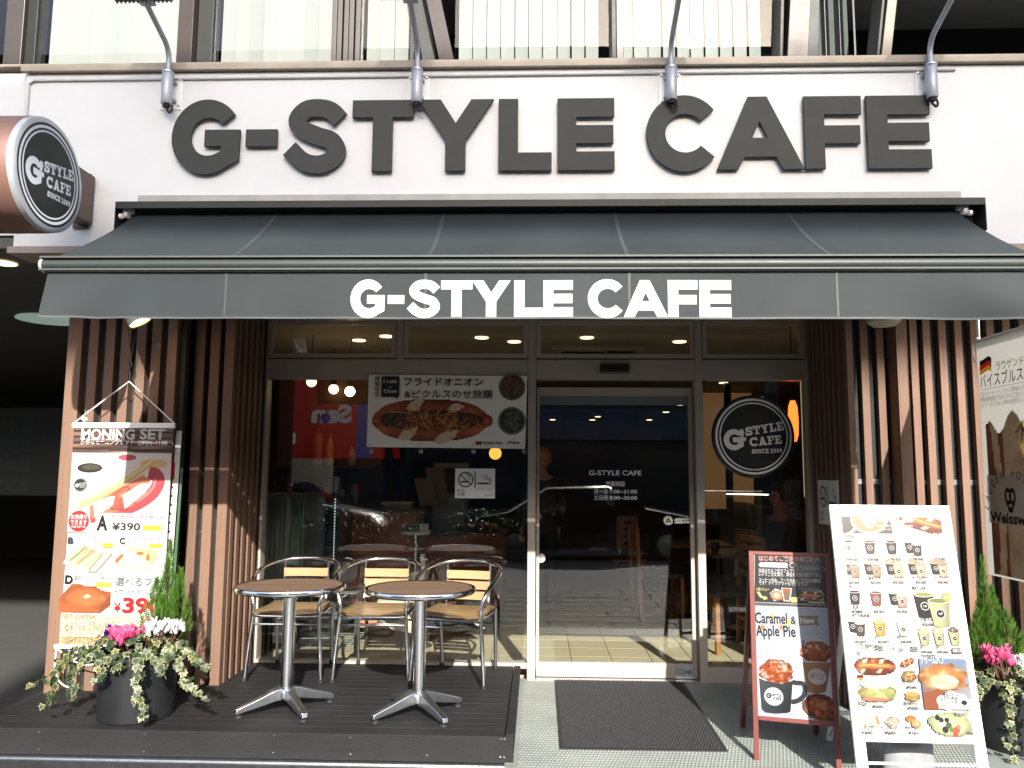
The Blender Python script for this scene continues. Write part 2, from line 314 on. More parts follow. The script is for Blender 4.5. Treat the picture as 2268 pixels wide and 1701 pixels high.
class Pr(MB):                 # flat print in metres: x right, y up, every item a hair above the one before
    def __init__(s, k=1.0): super().__init__(); s.z = 0.0; s.k = k
    def _z(s): s.z += INV*2; return s.z
    def poly(s, pts, col, cols=None):
        z = s._z(); n = len(pts); a = sum(pts[i][0]*pts[(i+1) % n][1]-pts[(i+1) % n][0]*pts[i][1] for i in range(n))
        c = cols or [lin(col)]*n
        if a < 0: pts = pts[::-1]; c = c[::-1]
        s.add([(x, y, z) for x, y in pts], [tuple(range(n))], c)
    def rect(s, x0, y0, x1, y1, col, col2=None):
        c1, c2 = lin(col), lin(col2 or col)
        s.poly([(x0, y0), (x1, y0), (x1, y1), (x0, y1)], col, [c1, c1, c2, c2])
    def disc(s, x, y, rx, col, ry=None, n=28): s.poly(arc(x, y, rx, ry or rx, 0, 360*(n-1)/n, n-1), col)
    def ring(s, x, y, r0, r1, col, n=40, a0=0, a1=360, sy=1):
        z = s._z(); A, B = arc(x, y, r0, r0*sy, a0, a1, n), arc(x, y, r1, r1*sy, a0, a1, n)
        s.add([(p[0], p[1], z) for p in A+B], [(i, i+n+1, i+n+2, i+1) for i in range(n)], [lin(col)]*(2*n+2))
    def line(s, pts, wd, col, sm=0):
        P = crom(pts, sm) if sm else [Vector(p) for p in pts]; z = s._z(); r = ribbon(P, wd/2); n = len(P)
        s.add([(x, y, z) for x, y in r], [(i, i+1, 2*n-2-i, 2*n-1-i) for i in range(n-1)][::1], [lin(col)]*(2*n))
    def text(s, t, x, y, em, col, bold=0, w=None, al='l', rot=0, mirror=False, sx=1):
        vs, fs, tw = textgeo(t, bold)
        if not vs: return
        kx = em*sx if w is None else w/tw; ox = {'l': 0, 'c': -tw/2, 'r': -tw}[al]
        c, sn = math.cos(R(rot)), math.sin(R(rot)); z = s._z(); out = []
        for a, b in vs:
            a = (a+ox)*kx*(-1 if mirror else 1); b = b*em; out.append((x+a*c-b*sn, y+a*sn+b*c, z))
        s.add(out, fs, [lin(col)]*len(out))
    def vtext(s, t, x, y, em, col, bold=0, step=1.0):
        for i, ch in enumerate(t): s.text(ch, x, y-i*em*step, em, col, bold)
    def glyphs(s, t, x, y, h, wd, col, fn=slab, rot=0, sp=.08):
        tot = 0; L = []
        for ch in t:
            if ch == ' ': tot += .35; continue
            if ch in '0123456789': L.append((tot, ch, None)); tot += .72+sp; continue
            gw, ps = fn(ch); L.append((tot, ch, ps if isinstance(ps[0], list) else [ps])); tot += gw+sp
        k = wd/(tot-sp); c, sn = math.cos(R(rot)), math.sin(R(rot))
        for ox, ch, ps in L:
            if ps is None: s.text(ch, x+ox*k*c, y+ox*k*sn, h*1.38, col, .035, w=.66*k, rot=rot); continue
            for p in ps: s.poly([(x+(ox+a)*k*c-b*h*sn, y+(ox+a)*k*sn+b*h*c) for a, b in p], col)
    def img(s, x0, y0, x1, y1, nx, ny, fn):       # fn(u,v arrays) -> rgb (sRGB 0..1), mask ; v up
        u, v = np.meshgrid((np.arange(nx+1))/nx, (np.arange(ny+1))/ny)
        rgb, mk = fn(u, v); rgb = np.clip(rgb, 0, 1); L = np.where(rgb <= .04045, rgb/12.92, ((rgb+.055)/1.055)**2.4)
        z = s._z(); vs, cs, idx = [], [], -np.ones((ny+1, nx+1), int); fs = []
        for j in range(ny):
            for i in range(nx):
                if mk is None or mk[j, i]+mk[j+1, i]+mk[j, i+1]+mk[j+1, i+1] >= 2:
                    q = []
                    for a, b in ((j, i), (j, i+1), (j+1, i+1), (j+1, i)):
                        if idx[a, b] < 0: idx[a, b] = len(vs); vs.append((x0+(x1-x0)*u[a, b], y0+(y1-y0)*v[a, b], z)); cs.append(tuple(L[a, b]))
                        q.append(idx[a, b])
                    fs.append(tuple(q))
        if fs: s.add(vs, fs, cs)
    def put(s, name, parent, M, m=None, k=1.0, **kw):
        if k != 1: s.c = [tuple(x*k for x in c) for c in s.c]
        o = s.build(name, m or PRINT, None); L = Vector(parent['_o']) if parent is not None else Vector()
        if parent is not None: o.parent = parent; o['_o'] = parent['_o']
        o.matrix_basis = Matrix.Translation(-L) @ M
        for k, v in kw.items(): o[k] = v
        return o
def frame3(o, x, y):
    x = Vector(x).normalized(); y = Vector(y); y = (y-x*y.dot(x)).normalized(); z = x.cross(y); o = Vector(o)
    return Matrix(((x.x, y.x, z.x, o.x), (x.y, y.y, z.y, o.y), (x.z, y.z, z.z, o.z), (0, 0, 0, 1)))
def homog(src, dst):
    A = []
    for (x, y), (u, v) in zip(src, dst):
        A += [[x, y, 1, 0, 0, 0, -u*x, -u*y], [0, 0, 0, x, y, 1, -v*x, -v*y]]
    h = np.linalg.solve(np.array(A, float), np.array([k for p in dst for k in p], float)); h = np.append(h, 1).reshape(3, 3)
    def f(x, y): q = h @ np.array([x, y, 1.]); return float(q[0]/q[2]), float(q[1]/q[2])
    return f
def vnoise(u, v, sx, sy, seed=0, oct=3):
    r = np.random.default_rng(seed); out = 0; amp = 1; tot = 0
    for o in range(oct):
        gx, gy = int(sx*2**o)+3, int(sy*2**o)+3; g = r.random((gy, gx)); X = u*(gx-2.01); Yv = v*(gy-2.01)
        i, j = np.clip(X.astype(int), 0, gx-2), np.clip(Yv.astype(int), 0, gy-2); fx, fy = X-i, Yv-j; fx = fx*fx*(3-2*fx); fy = fy*fy*(3-2*fy)
        out = out+amp*((g[j, i]*(1-fx)+g[j, i+1]*fx)*(1-fy)+(g[j+1, i]*(1-fx)+g[j+1, i+1]*fx)*fy); tot += amp; amp *= .6
    return out/tot
def C(h): return np.array([int(h[i:i+2], 16)/255 for i in (0, 2, 4)])
def mixc(a, b, t): t = np.clip(t, 0, 1)[..., None]; return a*(1-t)+b*t
# ============================================================ GROUND
FY = -1.40; VY = -2.16            # fascia plane, valance plane
def gz(y): return .02*y if y > -2.2 else -.044
g = struct('entrance_floor', MB().grid(1, 12, lambda u, v: (-.16+u*4.2, 0-v*1.95, gz(-v*1.95))), TILE)
t = MB()                          # raised woven dashes of the entrance tiles, too fine to be single pieces
for j in range(60):
    y = -.02-j*.0315
    if y < -1.6: break
    for i in range(170):
        x = -.09+i*.0185+(.009 if j % 2 else 0)
        if x > 2.2: break
        if .13 < x < .95 and y > -1.30: continue
        z = gz(y)+.0002; a, b = .0065, .011
        t.add([(x-a, y-b, z), (x+a, y-b, z), (x+a, y+b, z), (x-a, y+b, z), (x-a*.6, y-b*.8, z+.0026), (x+a*.6, y-b*.8, z+.0026), (x+a*.6, y+b*.8, z+.0026), (x-a*.6, y+b*.8, z+.0026)],
              [(4, 5, 6, 7), (0, 1, 5, 4), (1, 2, 6, 5), (2, 3, 7, 6), (3, 0, 4, 7)])
t.build('tile_relief', TILE, g, kind='stuff')
sw = struct('sidewalk', MB().box(-14, 14, -7.6, -1.955, -.30, -.056), CONCRETE)
pm = None; kx = 0                 # pavers, visible mirrored in the glass
for j in range(9):
    for i in range(-9, 9):
        x = i*.605+(.3 if j % 2 else 0)-.2; y = -2.12-j*.305
        if pm is None:
            pm = MB(); a, b, h = .297, .147, .012
            pm.add([(-a, -b, -h), (a, -b, -h), (a, b, -h), (-a, b, -h), (-a+.004, -b+.004, 0), (a-.004, -b+.004, 0), (a-.004, b-.004, 0), (-a+.004, b-.004, 0)], [(4, 5, 6, 7), (0, 1, 5, 4), (1, 2, 6, 5), (2, 3, 7, 6), (3, 0, 4, 7)])
            pm = pm.mesh('paver', PAVE)
        o = bpy.data.objects.new('paver', pm); COL.objects.link(o); o.parent = sw; o.location = (x, y, -.044+random.uniform(-.0015, .0015))
struct('road', MB().box(-60, 60, -24.0, -7.75, -.4, -.18), ASPH)
struct('far_pavement', MB().box(-60, 60, -26.2, -24.0, -.4, -.05), CONCRETE)
struct('kerb', MB().box(-14, 14, -7.75, -7.6, -.3, -.045), CONCRETE)
struct('ground', MB().box(-70, 70, -60, 40, -.6, -.42), CONCRETE)
o = MB(); o.box(-7, -.112, -1.575, -1.49, -.075, -.036); o.box(-7, -.112, -1.545, -1.535, -.036, -.030)
simple('drain_edging', o, SATIN, 'long dull metal edging strip along the foot of the deck step', 'edging')
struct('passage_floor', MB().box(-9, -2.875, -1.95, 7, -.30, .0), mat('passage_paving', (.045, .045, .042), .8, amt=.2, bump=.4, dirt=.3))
# ------------------------------------------------------------ deck
dk = thing('timber_deck', 'low black plank deck under the round tables and chairs', 'deck', (-1.5, -.75, 0))
y = -.02; ZD = .09
for k in range(16):
    y1 = y-.0885
    b = MB().box(-2.868, -.163, y1, y, ZD-.025, ZD); b.build('deck_board', DECK, dk, bevel=.002); y = y1-.0022
    if k >= 15: break
DKY = y
MB().box(-2.87, -.118, DKY-.022, DKY+.001, -.035, ZD+.001).build('riser_board', DECK, dk, bevel=.003)
MB().box(-.158, -.115, DKY+.004, -.03, ZD-.03, ZD+.003).build('edge_trim', DECK, dk, bevel=.003)
MB().box(-.128, -.119, DKY+.004, -.03, -.03, ZD-.03).build('side_board', DECK, dk)
MB().box(-2.86, -.165, DKY+.01, -.02, -.03, ZD-.028).build('joist', BLACK, dk)
for px, py in ((1109, 1637), (1117, 1637), (1108, 1676), (1116, 1677), (607, 1629), (776, 1634), (605, 1667), (776, 1670), (946, 1673), (86, 1622), (85, 1660), (318, 1665), (320, 1626)):
    p = at(px, py, DKY-.023)
    if p.x < -2.86: continue
    MB().lathe([(.0, -.0015), (.0035, -.0012), (.0045, 0)], 8, (p.x, p.y, p.z), 'y').build('screw', SATIN, dk)
# ============================================================ SLATTED COLUMNS
def slatcol(name, lab, slats, backs, side, rails):
    o = thing(name, lab, 'slatted wall', (sum(s[0] for s in slats)/len(slats), -.7, 0))
    for x0, x1, y0, y1, z0 in slats: MB().box(x0, x1, y0, y1, z0, 2.60).build('slat', BROWN, o, bevel=.0015)
    for b in backs: MB().box(*b).build('backing_panel', BLACK, o)
    for b in side: MB().box(*b).build('side_panel', BROWN, o)
    for b in rails: MB().box(*b).build('fixing_rail', SATIN, o)
    return o
S1 = [(-2.915, -2.826, -.80, -.745, .0)]+[(x, x+.058, -.80, -.755, .0) for x in (-2.78, -2.676, -2.578, -2.480, -2.386, -2.286)]
S1 += [(x, x+.06, -.64, -.59, .088) for x in (-2.180, -2.084, -1.992)]
S1 += [(-1.975, -1.928, -.575+k*.105, -.525+k*.105, .088) for k in range(6)]
slatcol('slatted_column', 'brown slatted wall left of the shopfront, behind the hanging morning menu banner', S1,
        [(-2.86, -2.19, -.752, -.70, .02, 2.6), (-2.2, -1.98, -.585, -.56, .09, 2.6), (-2.03, -1.99, -.56, .02, .09, 2.6)],
        [(-2.91, -2.865, -.742, .6, 0, 2.6)], [(-2.85, -2.2, -.756, -.753, 1.50, 1.512), (-2.19, -1.98, -.589, -.586, 1.0, 1.006)])
S2 = [(x0, x1, -.71, -.665, -.01) for x0, x1 in ((1.875, 1.915), (1.962, 2.006), (2.058, 2.102))]
S2 += [(2.135, 2.19, -.83, -.78, -.01)]+[(x, x+.043, -.83, -.785, -.01) for x in (2.205, 2.282, 2.374, 2.468, 2.56, 2.655, 2.75, 2.845, 2.94, 3.035)]
S2 += [(1.862, 1.905, -.62+k*.088, -.572+k*.088, .0) for k in range(7)]
slatcol('slatted_column', 'brown slatted wall right of the round window logo, behind the tall white menu stand', S2,
        [(1.93, 2.16, -.66, -.635, 0, 2.6), (2.16, 3.15, -.775, -.74, 0, 2.6), (1.906, 1.93, -.62, .02, 0, 2.6)],
        [(2.125, 2.134, -.83, -.64, 0, 2.6)], [(1.93, 2.125, -.664, -.661, 1.33, 1.36), (2.19, 3.1, -.779, -.776, 1.33, 1.36)])
# ============================================================ SHOPFRONT
sf = thing('shopfront', 'beige metal shopfront frame with big window panes and transom lights', 'shopfront', (0, 0, 0))
fr = MB()
for x0, x1 in ((-.072, -.018), (1.084, 1.136)): fr.box(x0, x1, -.055, .05, .0, 2.55)
fr.box(-1.955, -1.915, -.05, .05, .08, 2.55); fr.box(1.845, 1.875, -.05, .05, 0, 2.55)
for x0, x1 in ((-1.915, -.072), (-.018, 1.084), (1.136, 1.845)): fr.box(x0, x1, -.045, .045, 2.035, 2.175)
fr.box(-1.915, -.072, -.045, .045, .075, .110); fr.box(1.136, 1.845, -.045, .045, .0, .100)
for x0, x1 in ((-1.915, -.072), (-.018, 1.084), (1.136, 1.845)): fr.box(x0, x1, -.045, .045, 2.46, 2.55)
fr.box(-1.005, -.952, -.048, .045, 2.175, 2.46)
fr.build('frame', FRAME, sf, bevel=.002)
MB().box(-.018, 1.084, -.05, .06, -.004, .009).build('threshold', SATIN, sf)
for x0, x1 in ((-1.915, -1.005), (-.952, -.072), (-.018, 1.084), (1.136, 1.845)):
    t_ = MB(); a = .032
    t_.box(x0+.004, x1-.004, -.062, -.03, 2.182, 2.182+a); t_.box(x0+.004, x1-.004, -.062, -.03, 2.45-a, 2.45)
    t_.box(x0+.004, x0+a, -.062, -.03, 2.182+a, 2.45-a); t_.box(x1-a, x1-.004, -.062, -.03, 2.182+a, 2.45-a)
    q = t_.build('transom_window', FRAME, sf, bevel=.0015)
    MB().box(x0+a, x1-a, -.046, -.041, 2.182+a, 2.45-a).build('pane', GLASS, q)
    MB().box(x0+.001, x1-.001, -.0635, -.0465, 2.1752, 2.1815).build('gasket', BLACK, q)
MB().box(-1.915, -.072, -.004, .004, .110, 2.035).build('window_pane', GLASS, sf)
MB().box(1.136, 1.845, -.004, .004, .100, 2.035).build('window_pane', GLASS, sf)
sn = MB().box(.428, .634, -.085, -.046, 2.075, 2.142)
simple('door_sensor', sn, mat('sensor_black', (.02, .018, .016), .3), 'small black box sensor on the beam above the glass door', 'sensor', bevel=.008)
# ------------------------------------------------------------ sliding door
dr = thing('sliding_door', 'closed glass sliding door with white opening hours lettering', 'door', (.53, .03, 0))
d = MB(); d.box(-.012, 1.078, .012, .052, .012, .108); d.box(-.012, 1.078, .012, .052, 1.925, 1.985)
d.box(-.012, .008, .012, .052, .108, 1.925); d.box(1.048, 1.078, .012, .052, .108, 1.925)
d.build('door_frame', FRAME, dr, bevel=.002)
MB().box(.008, 1.048, .028, .036, .108, 1.925).build('pane', GLASS, dr)
MB().box(.008, 1.048, .020, .0275, 1.862, 1.925).build('header_strip', mat('frosted', (.12, .14, .14), .5), dr)
MB().box(.93, 1.05, .0085, .0115, .014, .106).build('kick_plate', SATIN, dr)
MB().lathe([(0, -.014), (.016, -.013), (.021, -.004), (.022, .0)], 20, (1.01, .0085, .06), 'y').build('lock', CHROME, dr, smooth=True)
p = Pr(); cx = .536
p.text('G-STYLE CAFE', cx, 1.372, .047, 'ffffff', .012, w=.365, al='c'); p.text('営業時間', cx, 1.297, .040, 'ffffff', .004, w=.128, al='c')
p.text('月〜金', cx-.148, 1.246, .036, 'ffffff', .004, w=.098); p.text('7:00~21:00', cx-.04, 1.247, .036, 'ffffff', .006, w=.19)
p.text('土日祝', cx-.148, 1.203, .036, 'ffffff', .004, w=.098); p.text('8:00~20:00', cx-.04, 1.204, .036, 'ffffff', .006, w=.19)
p.put('door_lettering', dr, frame3((0, .0272, 0), (1, 0, 0), (0, 0, 1)))
p = Pr(); q = at(1480, 1153, .026)
p.disc(q.x, q.z, .032, 'e9ecec'); p.poly([(q.x-.02, q.z-.012), (q.x+.02, q.z-.012), (q.x, q.z+.024)], '15130c'); p.poly([(q.x-.014, q.z-.009), (q.x+.014, q.z-.009), (q.x, q.z+.017)], 'c9a227'); p.line([(q.x, q.z+.01), (q.x, q.z-.006)], .004, '15130c')
x = q.x+.048; zz = q.z
p.poly(arc(x+.012, zz, .017, .017, 90, 270, 10)+arc(x+.088, zz, .017, .017, -90, 90, 10), 'e9ecec'); p.line([(x+.012, zz), (x+.04, zz)], .002, '777777')
p.poly([(x+.045, zz), (x+.06, zz+.01), (x+.06, zz-.01)], '15130c'); p.text('自動', x+.066, zz-.008, .022, '333333', .01)
p.put('caution_sticker', dr, frame3((0, .0272, 0), (1, 0, 0), (0, 0, 1)))
p = Pr(); q = at(1194, 1236, .026)
p.disc(q.x+.012, q.z, .030, 'dfe2e2'); p.ring(q.x+.012, q.z, .021, .026, 'c23c30'); p.disc(q.x+.012, q.z, .012, '9aa8b8'); p.line([(q.x-.004, q.z+.016), (q.x+.028, q.z-.016)], .005, 'c23c30')
p.put('prohibition_sticker', dr, frame3((0, .0272, 0), (1, 0, 0), (0, 0, 1)))
# ============================================================ UPPER BUILDING
bd = thing('cafe_building', 'white fascia and upper floor windows of the cafe building', 'building', (0, -1.2, 0))
MB().box(-2.895, 6.5, FY, FY+.10, 2.60, 3.60).build('fascia_panel', WHITE, bd, bevel=.004)
MB().box(-9, -2.899, FY+.03, FY+.12, 2.675, 3.62).build('fascia_panel', WHITE, bd)
s_ = MB(); s_.box(-2.91, 6.5, FY-.03, FY-.001, 3.602, 3.645); s_.box(-9, 6.5, FY+.0, -1.2, 3.646, 3.662); s_.build('sill', TANSILL, bd, bevel=.003)
c_ = MB(); c_.tube([(-2.87, FY-.008, 2.68), (-2.87, FY-.008, 3.535), (-2.84, FY-.008, 3.558), (2.25, FY-.008, 3.568)], .007, 8); c_.build('conduit', mat('conduit_white', (.5, .5, .52), .5), bd, smooth=True)
MB().box(-2.91, 6.5, FY-.025, FY+.18, 2.558, 2.597).build('bottom_trim', mat('trim_tan', (.33, .26, .23), .5, dirt=.2), bd, bevel=.002)
sp = MB(); sp.box(-2.9, 6.5, FY+.1, .05, 2.605, 2.66); sp.build('soffit', SOFFIT, bd)
MB().box(-9, -2.9, FY+.03, 8, 2.60, 2.66).build('soffit', SOFFIT, bd)
MB().box(-9, -2.905, FY+.06, FY+.2, 2.601, 2.674).build('bottom_trim', BLACK, bd)
up = MB(); up.box(-9, -5.5, -1.2, .1, 3.66, 5.6); up.build('upper_wall', DIM, bd)
MB().box(-9, 6.5, -1.34, .2, 4.62, 5.6).build('upper_wall', WHITE, bd)
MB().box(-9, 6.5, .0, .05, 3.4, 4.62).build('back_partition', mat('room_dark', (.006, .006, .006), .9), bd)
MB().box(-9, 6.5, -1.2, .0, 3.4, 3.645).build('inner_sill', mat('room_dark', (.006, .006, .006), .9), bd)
def umull(x0, x1, m=BRONZE, y0=-1.36, y1=-1.2, dx=0, name='mullion'):
    b = MB(); z0, z1 = 3.663, 4.62
    b.hexa([(x0, y0, z0), (x1, y0, z0), (x1, y1, z0), (x0, y1, z0), (x0+dx, y0, z1), (x1+dx, y0, z1), (x1+dx, y1, z1), (x0+dx, y1, z1)])
    return b.build(name, m, bd, bevel=.003)
umull(-3.09, -2.985, y0=-1.33); umull(-2.985, -2.925, mat('frame_dark', (.010, .011, .010), .5, spec=.3), y0=-1.30)
umull(-2.062, -1.975, mat('brown_mullion', (.026, .018, .015), .5, spec=.3)); umull(-1.974, -1.885, mat('frame_dark', (.010, .011, .010), .5, spec=.3), y0=-1.30)
for k in range(5): umull(-1.19+k*.034, -1.19+k*.034+.028, BRONZE, y0=-1.31-.012*(k % 2))
umull(-.745, -.722, mat('frame_dark', (.010, .011, .010), .5, spec=.3), y0=-1.28)
umull(-.56, -.475, mat('brown_mullion', (.026, .018, .015), .5, spec=.3), dx=-.21, y0=-1.38); umull(-.66, -.575, mat('frame_dark', (.010, .011, .010), .5, spec=.3), dx=-.16, y0=-1.30)
umull(.402, .428, mat('frame_dark', (.010, .011, .010), .5, spec=.3)); umull(.429, .468, BRONZE)
umull(1.325, 1.345, mat('frame_dark', (.010, .011, .010), .5, spec=.3), dx=.05); umull(1.362, 1.475, mat('brown_mullion2', (.06, .043, .034), .5), dx=.075, y0=-1.38); umull(1.476, 1.54, mat('frame_dark', (.010, .011, .010), .5, spec=.3), dx=.05)
umull(1.853, 1.87, mat('frame_dark', (.010, .011, .010), .5, spec=.3), dx=.13); umull(1.872, 1.925, mat('bronze_gold', (.09, .068, .04), .5), dx=.14, y0=-1.38); umull(2.95, 3.05)
BS = MB().box(-.042, .042, -.001, .001, 3.70, 4.60).mesh('blind_slat', BLIND)
for x0, x1, bl, ang in ((-2.925, -2.062, 1, 24), (-1.885, -1.19, 1, 28), (-1.02, -.745, 1, 26), (-.722, -.66, 0, 0), (-.475, .402, 1, 24), (.468, 1.325, 1, 20), (1.54, 1.853, 1, 62), (1.94, 2.95, 0, 0), (3.05, 6.0, 0, 0), (-5.5, -3.09, 0, 0)):
    wn = MB(); wn.box(x0, x1, -1.29, -1.24, 3.664, 3.69); q = wn.build('window', mat('frame_dark', (.010, .011, .010), .5, spec=.3), bd)
    if x0 < 1.5: MB().box(x0-.01, x1+.01, -1.272, -1.268, 3.69, 4.62).build('pane', GLASSU, q)
    if bl:
        x = x0+.04
        while x < x1-.02:
            o = bpy.data.objects.new('blind_slat', BS); COL.objects.link(o); o.parent = q
            o['_o'] = (0., 0., 0.); o.location = Vector((x, -1.15+random.uniform(-.006, .006), 0))-Vector(q['_o']); o.rotation_euler.z = R(ang+random.uniform(-7, 7)); x += .0825
MB().box(1.56, 1.85, -1.0, -.98, 3.7, 4.6).build('dark_curtain', mat('dark_green', (.04, .05, .045), .8), bd)
# ------------------------------------------------------------ fascia lettering
sg = thing('fascia_sign', 'big charcoal letters G-STYLE CAFE mounted on the white fascia', 'sign', (.03, FY, 3.0))
BL = [('G', -2.028, -1.644), ('-', -1.614, -1.439), ('S', -1.411, -1.054), ('T', -1.026, -.689), ('Y', -.664, -.249), ('L', -.222, .067), ('E', .099, .407), ('C', .579, .955), ('A', .955, 1.419), ('F', 1.424, 1.73), ('E', 1.756, 2.091)]
for ch, x0, x1 in BL:
    gw, poly = sans(ch); Z0, Hh = 3.008, .407
    pts = [(x0+(x1-x0)*a/gw, Z0+b*Hh) for a, b in poly]
    MB().prism(pts, FY-.030, FY-.010).build('letter', CHAR, sg, bevel=0 if ch == 'A' else .0015)
# ------------------------------------------------------------ sign lamps
lampbase = None
LL = ['leftmost of the four silver sign lamps, its ribbed head in view above the letter G', 'second sign lamp from the left, above the letters T and Y', 'third sign lamp from the left, above the letter C of CAFE', 'rightmost of the four silver sign lamps, above the last letter E']
for i, (x, lb) in enumerate(zip((-2.055, -.669, .713, 2.096), LL)):
    if lampbase is None:
        L = thing('sign_lamp', lb, 'lamp', (0, FY, 3.48), 'lamps over the fascia sign', local=True)
        MB().box(-.062, .062, -.006, 0, -.10, .10).build('wall_plate', WHITEFR, L, bevel=.002)
        for a in (-.045, .045):
            for b in (-.075, .075): MB().lathe([(0, -.016), (.006, -.015), (.008, -.006)], 8, (a, 0, b), 'y').build('bolt', SATIN, L)
        h = MB().lathe([(.006, -.095), (.027, -.093), (.030, -.088), (.030, .088), (.026, .094), (.02, .095)], 24, (0, -.055, 0)); h.box(-.034, .034, -.028, -.006, -.06, -.045); h.box(-.034, .034, -.028, -.006, .045, .06)
        h.build('holder', GREYPAINT, L, smooth=True)
        MB().lathe([(.031, .086), (.034, .088), (.034, .094), (.031, .096)], 24, (0, -.055, 0)).build('collar', SATIN, L, smooth=True)
        c_ = crom([(0, -.05, -.08), (.0, -.05, -.115), (.018, -.055, -.14), (.03, -.05, -.12), (.026, -.045, -.095)], 5); k_ = MB().tube(c_, .006, 8); k_.lathe([(0, -.113), (.016, -.11), (.019, -.095)], 12, (0, -.055, 0)); k_.build('cable', RUBBER, L, smooth=True)
        ax = crom([(0, -.055, .08), (0, -.055, .16), (0, -.068, .205), (0, -.10, .240), (0, -.17, .268), (0, -.35, .335)], 6)
        MB().tube(ax, .0145, 12).build('arm', GREYPAINT, L, smooth=True)
        hd = MB(); A = R(-14); F = lambda x_, y_, z_: (x_*1.2, -.43+y_*math.cos(A)-z_*math.sin(A), .358+y_*math.sin(A)+z_*math.cos(A))
        hd.hexa([F(*q) for q in ((-.13, -.10, -.012), (.13, -.10, -.012), (.13, .09, -.012), (-.13, .09, -.012), (-.11, -.075, .045), (.11, -.075, .045), (.11, .06, .045), (-.11, .06, .045))])
        hd.build('lamp_head', mat('lamp_housing', (.16, .17, .17), .45, .5), L, bevel=.006)
        fn = MB()
        for k in range(14):
            xx = -.118+k*.0182; fn.hexa([F(*q) for q in ((xx-.003, -.097, -.022), (xx+.003, -.097, -.022), (xx+.003, .087, -.022), (xx-.003, .087, -.022), (xx-.003, -.097, -.0125), (xx+.003, -.097, -.0125), (xx+.003, .087, -.0125), (xx-.003, .087, -.0125))])
        fn.build('fin', mat('lamp_housing', (.16, .17, .17), .45, .5), L)
        MB().box(-.04, .04, -.37, -.30, .328, .346).build('bracket', GREYPAINT, L, bevel=.004)
        lampbase = L; L.location = (x, FY, 3.48)
    else: copy_tree(lampbase, None, (x, FY, 3.478), 0, lb)
# ============================================================ AWNING
aw = thing('awning', 'dark grey fabric awning with white G-STYLE CAFE on its valance', 'awning', (0, FY, 2.8))
XL = 2.20
b = MB(); b.box(-2.225, 2.26, FY-.19, FY-.001, 2.776, 2.786); b.box(-2.225, 2.26, FY-.20, FY-.1905, 2.748, 2.786); b.box(-2.22, 2.255, FY-.09, FY-.002, 2.68, 2.775)
for x in (-2.226, 2.266): b.box(x-.005, x, FY-.19, FY-.001, 2.62, 2.786)
b.build('awning_box', DARKMETAL, aw, bevel=.002)
MB().box(-2.20, 2.235, FY-.022, FY-.002, 2.845, 2.882).build('flashing', mat('flashing', (.45, .44, .40), .5, dirt=.3), aw)
def cloth(u, v):
    x = (u-.5)*2*(2.14+.06*v); y = FY-.13+(VY-FY+.13)*v; z = 2.742-(2.742-2.318)*v
    s = math.sin(math.pi*v)
    z += -.030*s+.010*s*math.sin(x*3.4+.6)*math.cos(x*1.1)+.006*s*math.sin(x*9+v*3)
    return (x, y, z)
MB().grid(110, 20, cloth).build('canopy', FABRIC, aw, smooth=True)
for i, xs in enumerate((-1.382, -.497, .393, 1.284)):
    def sm(u, v, xs=xs):
        q = cloth((xs+(u-.5)*.017)/(2*(2.14+.06*v))+.5, v); return (q[0], q[1]-.001, q[2]+.0018)
    MB().grid(1, 20, sm).build('seam', SEAM, aw)
br = MB().tube([(-2.215, VY-.005, 2.292), (2.215, VY-.005, 2.292)], .026, 18); br.build('front_bar', DARKMETAL, aw, smooth=True)
e = MB(); e.box(-2.22, 2.22, VY-.034, VY+.03, 2.319, 2.327); e.box(-2.22, 2.22, VY-.036, VY-.028, 2.262, 2.270); e.build('bar_edge', PALEEDGE, aw)
for s in (-1, 1): MB().lathe([(.0, -.004), (.03, -.003), (.033, .003), (.03, .01)], 16, (s*2.222, VY-.003, 2.292), 'x').build('end_cap', mat('cap_grey', (.4, .4, .38), .5), aw, smooth=True)
def val(u, v):
    x = -2.19+u*4.38; z = 2.262-.212*v; y = VY-.012
    a = math.exp(-((x+2.19)/.42)**2); bq = math.exp(-((2.19-x)/.5)**2)
    y -= a*(.016*math.sin(((x+2.19)*9+v*2.2))*v+.03*v)+bq*.03*math.sin((2.19-x)*6+v*2)*v
    y -= .004*math.sin(x*5.1+v)*v+.003*math.sin(x*13)*v
    z += .002*a*math.sin(x*30)*v
    return (x, y, z)
vl = MB().grid(160, 10, val).build('valance', FABRIC, aw, smooth=True)
MB().grid(160, 1, lambda u, v: (lambda q: (q[0], q[1]-.0015, q[2]-.003*v))(val(u, .97+.03*v))).build('hem', SEAM, vl)
for xs in (-1.382, -.497, .393, 1.284): MB().grid(1, 8, lambda u, v: (lambda q: (q[0], q[1]-.0015, q[2]))(val((xs+2.19+(u-.5)*.01)/4.38, v))).build('seam', mat('valance_seam', (.022, .027, .029), .6), vl)
VL = MB(); px0, kx = 777, (.832+.825)/(1620-777)
for ch, a, b_ in (('G', 777, 854), ('-', 860, 897), ('S', 901, 978), ('T', 979, 1049), ('Y', 1048, 1134), ('L', 1142, 1205), ('E', 1207, 1272), ('C', 1305, 1384), ('A', 1384, 1481), ('F', 1481, 1546), ('E', 1550, 1620)):
    gw, poly = sans(ch); x0 = -.825+(a-777)*kx; x1 = -.825+(b_-777)*kx
    VL.prism([(x0+(x1-x0)*p_/gw, 2.0555+q_*.1625) for p_, q_ in poly], -.0022, -.0012, lambda x, z, h: (x, val((x+2.19)/4.38, (2.262-z)/.212)[1]+h, z))
VL.build('valance_lettering', LETWHITE, vl)
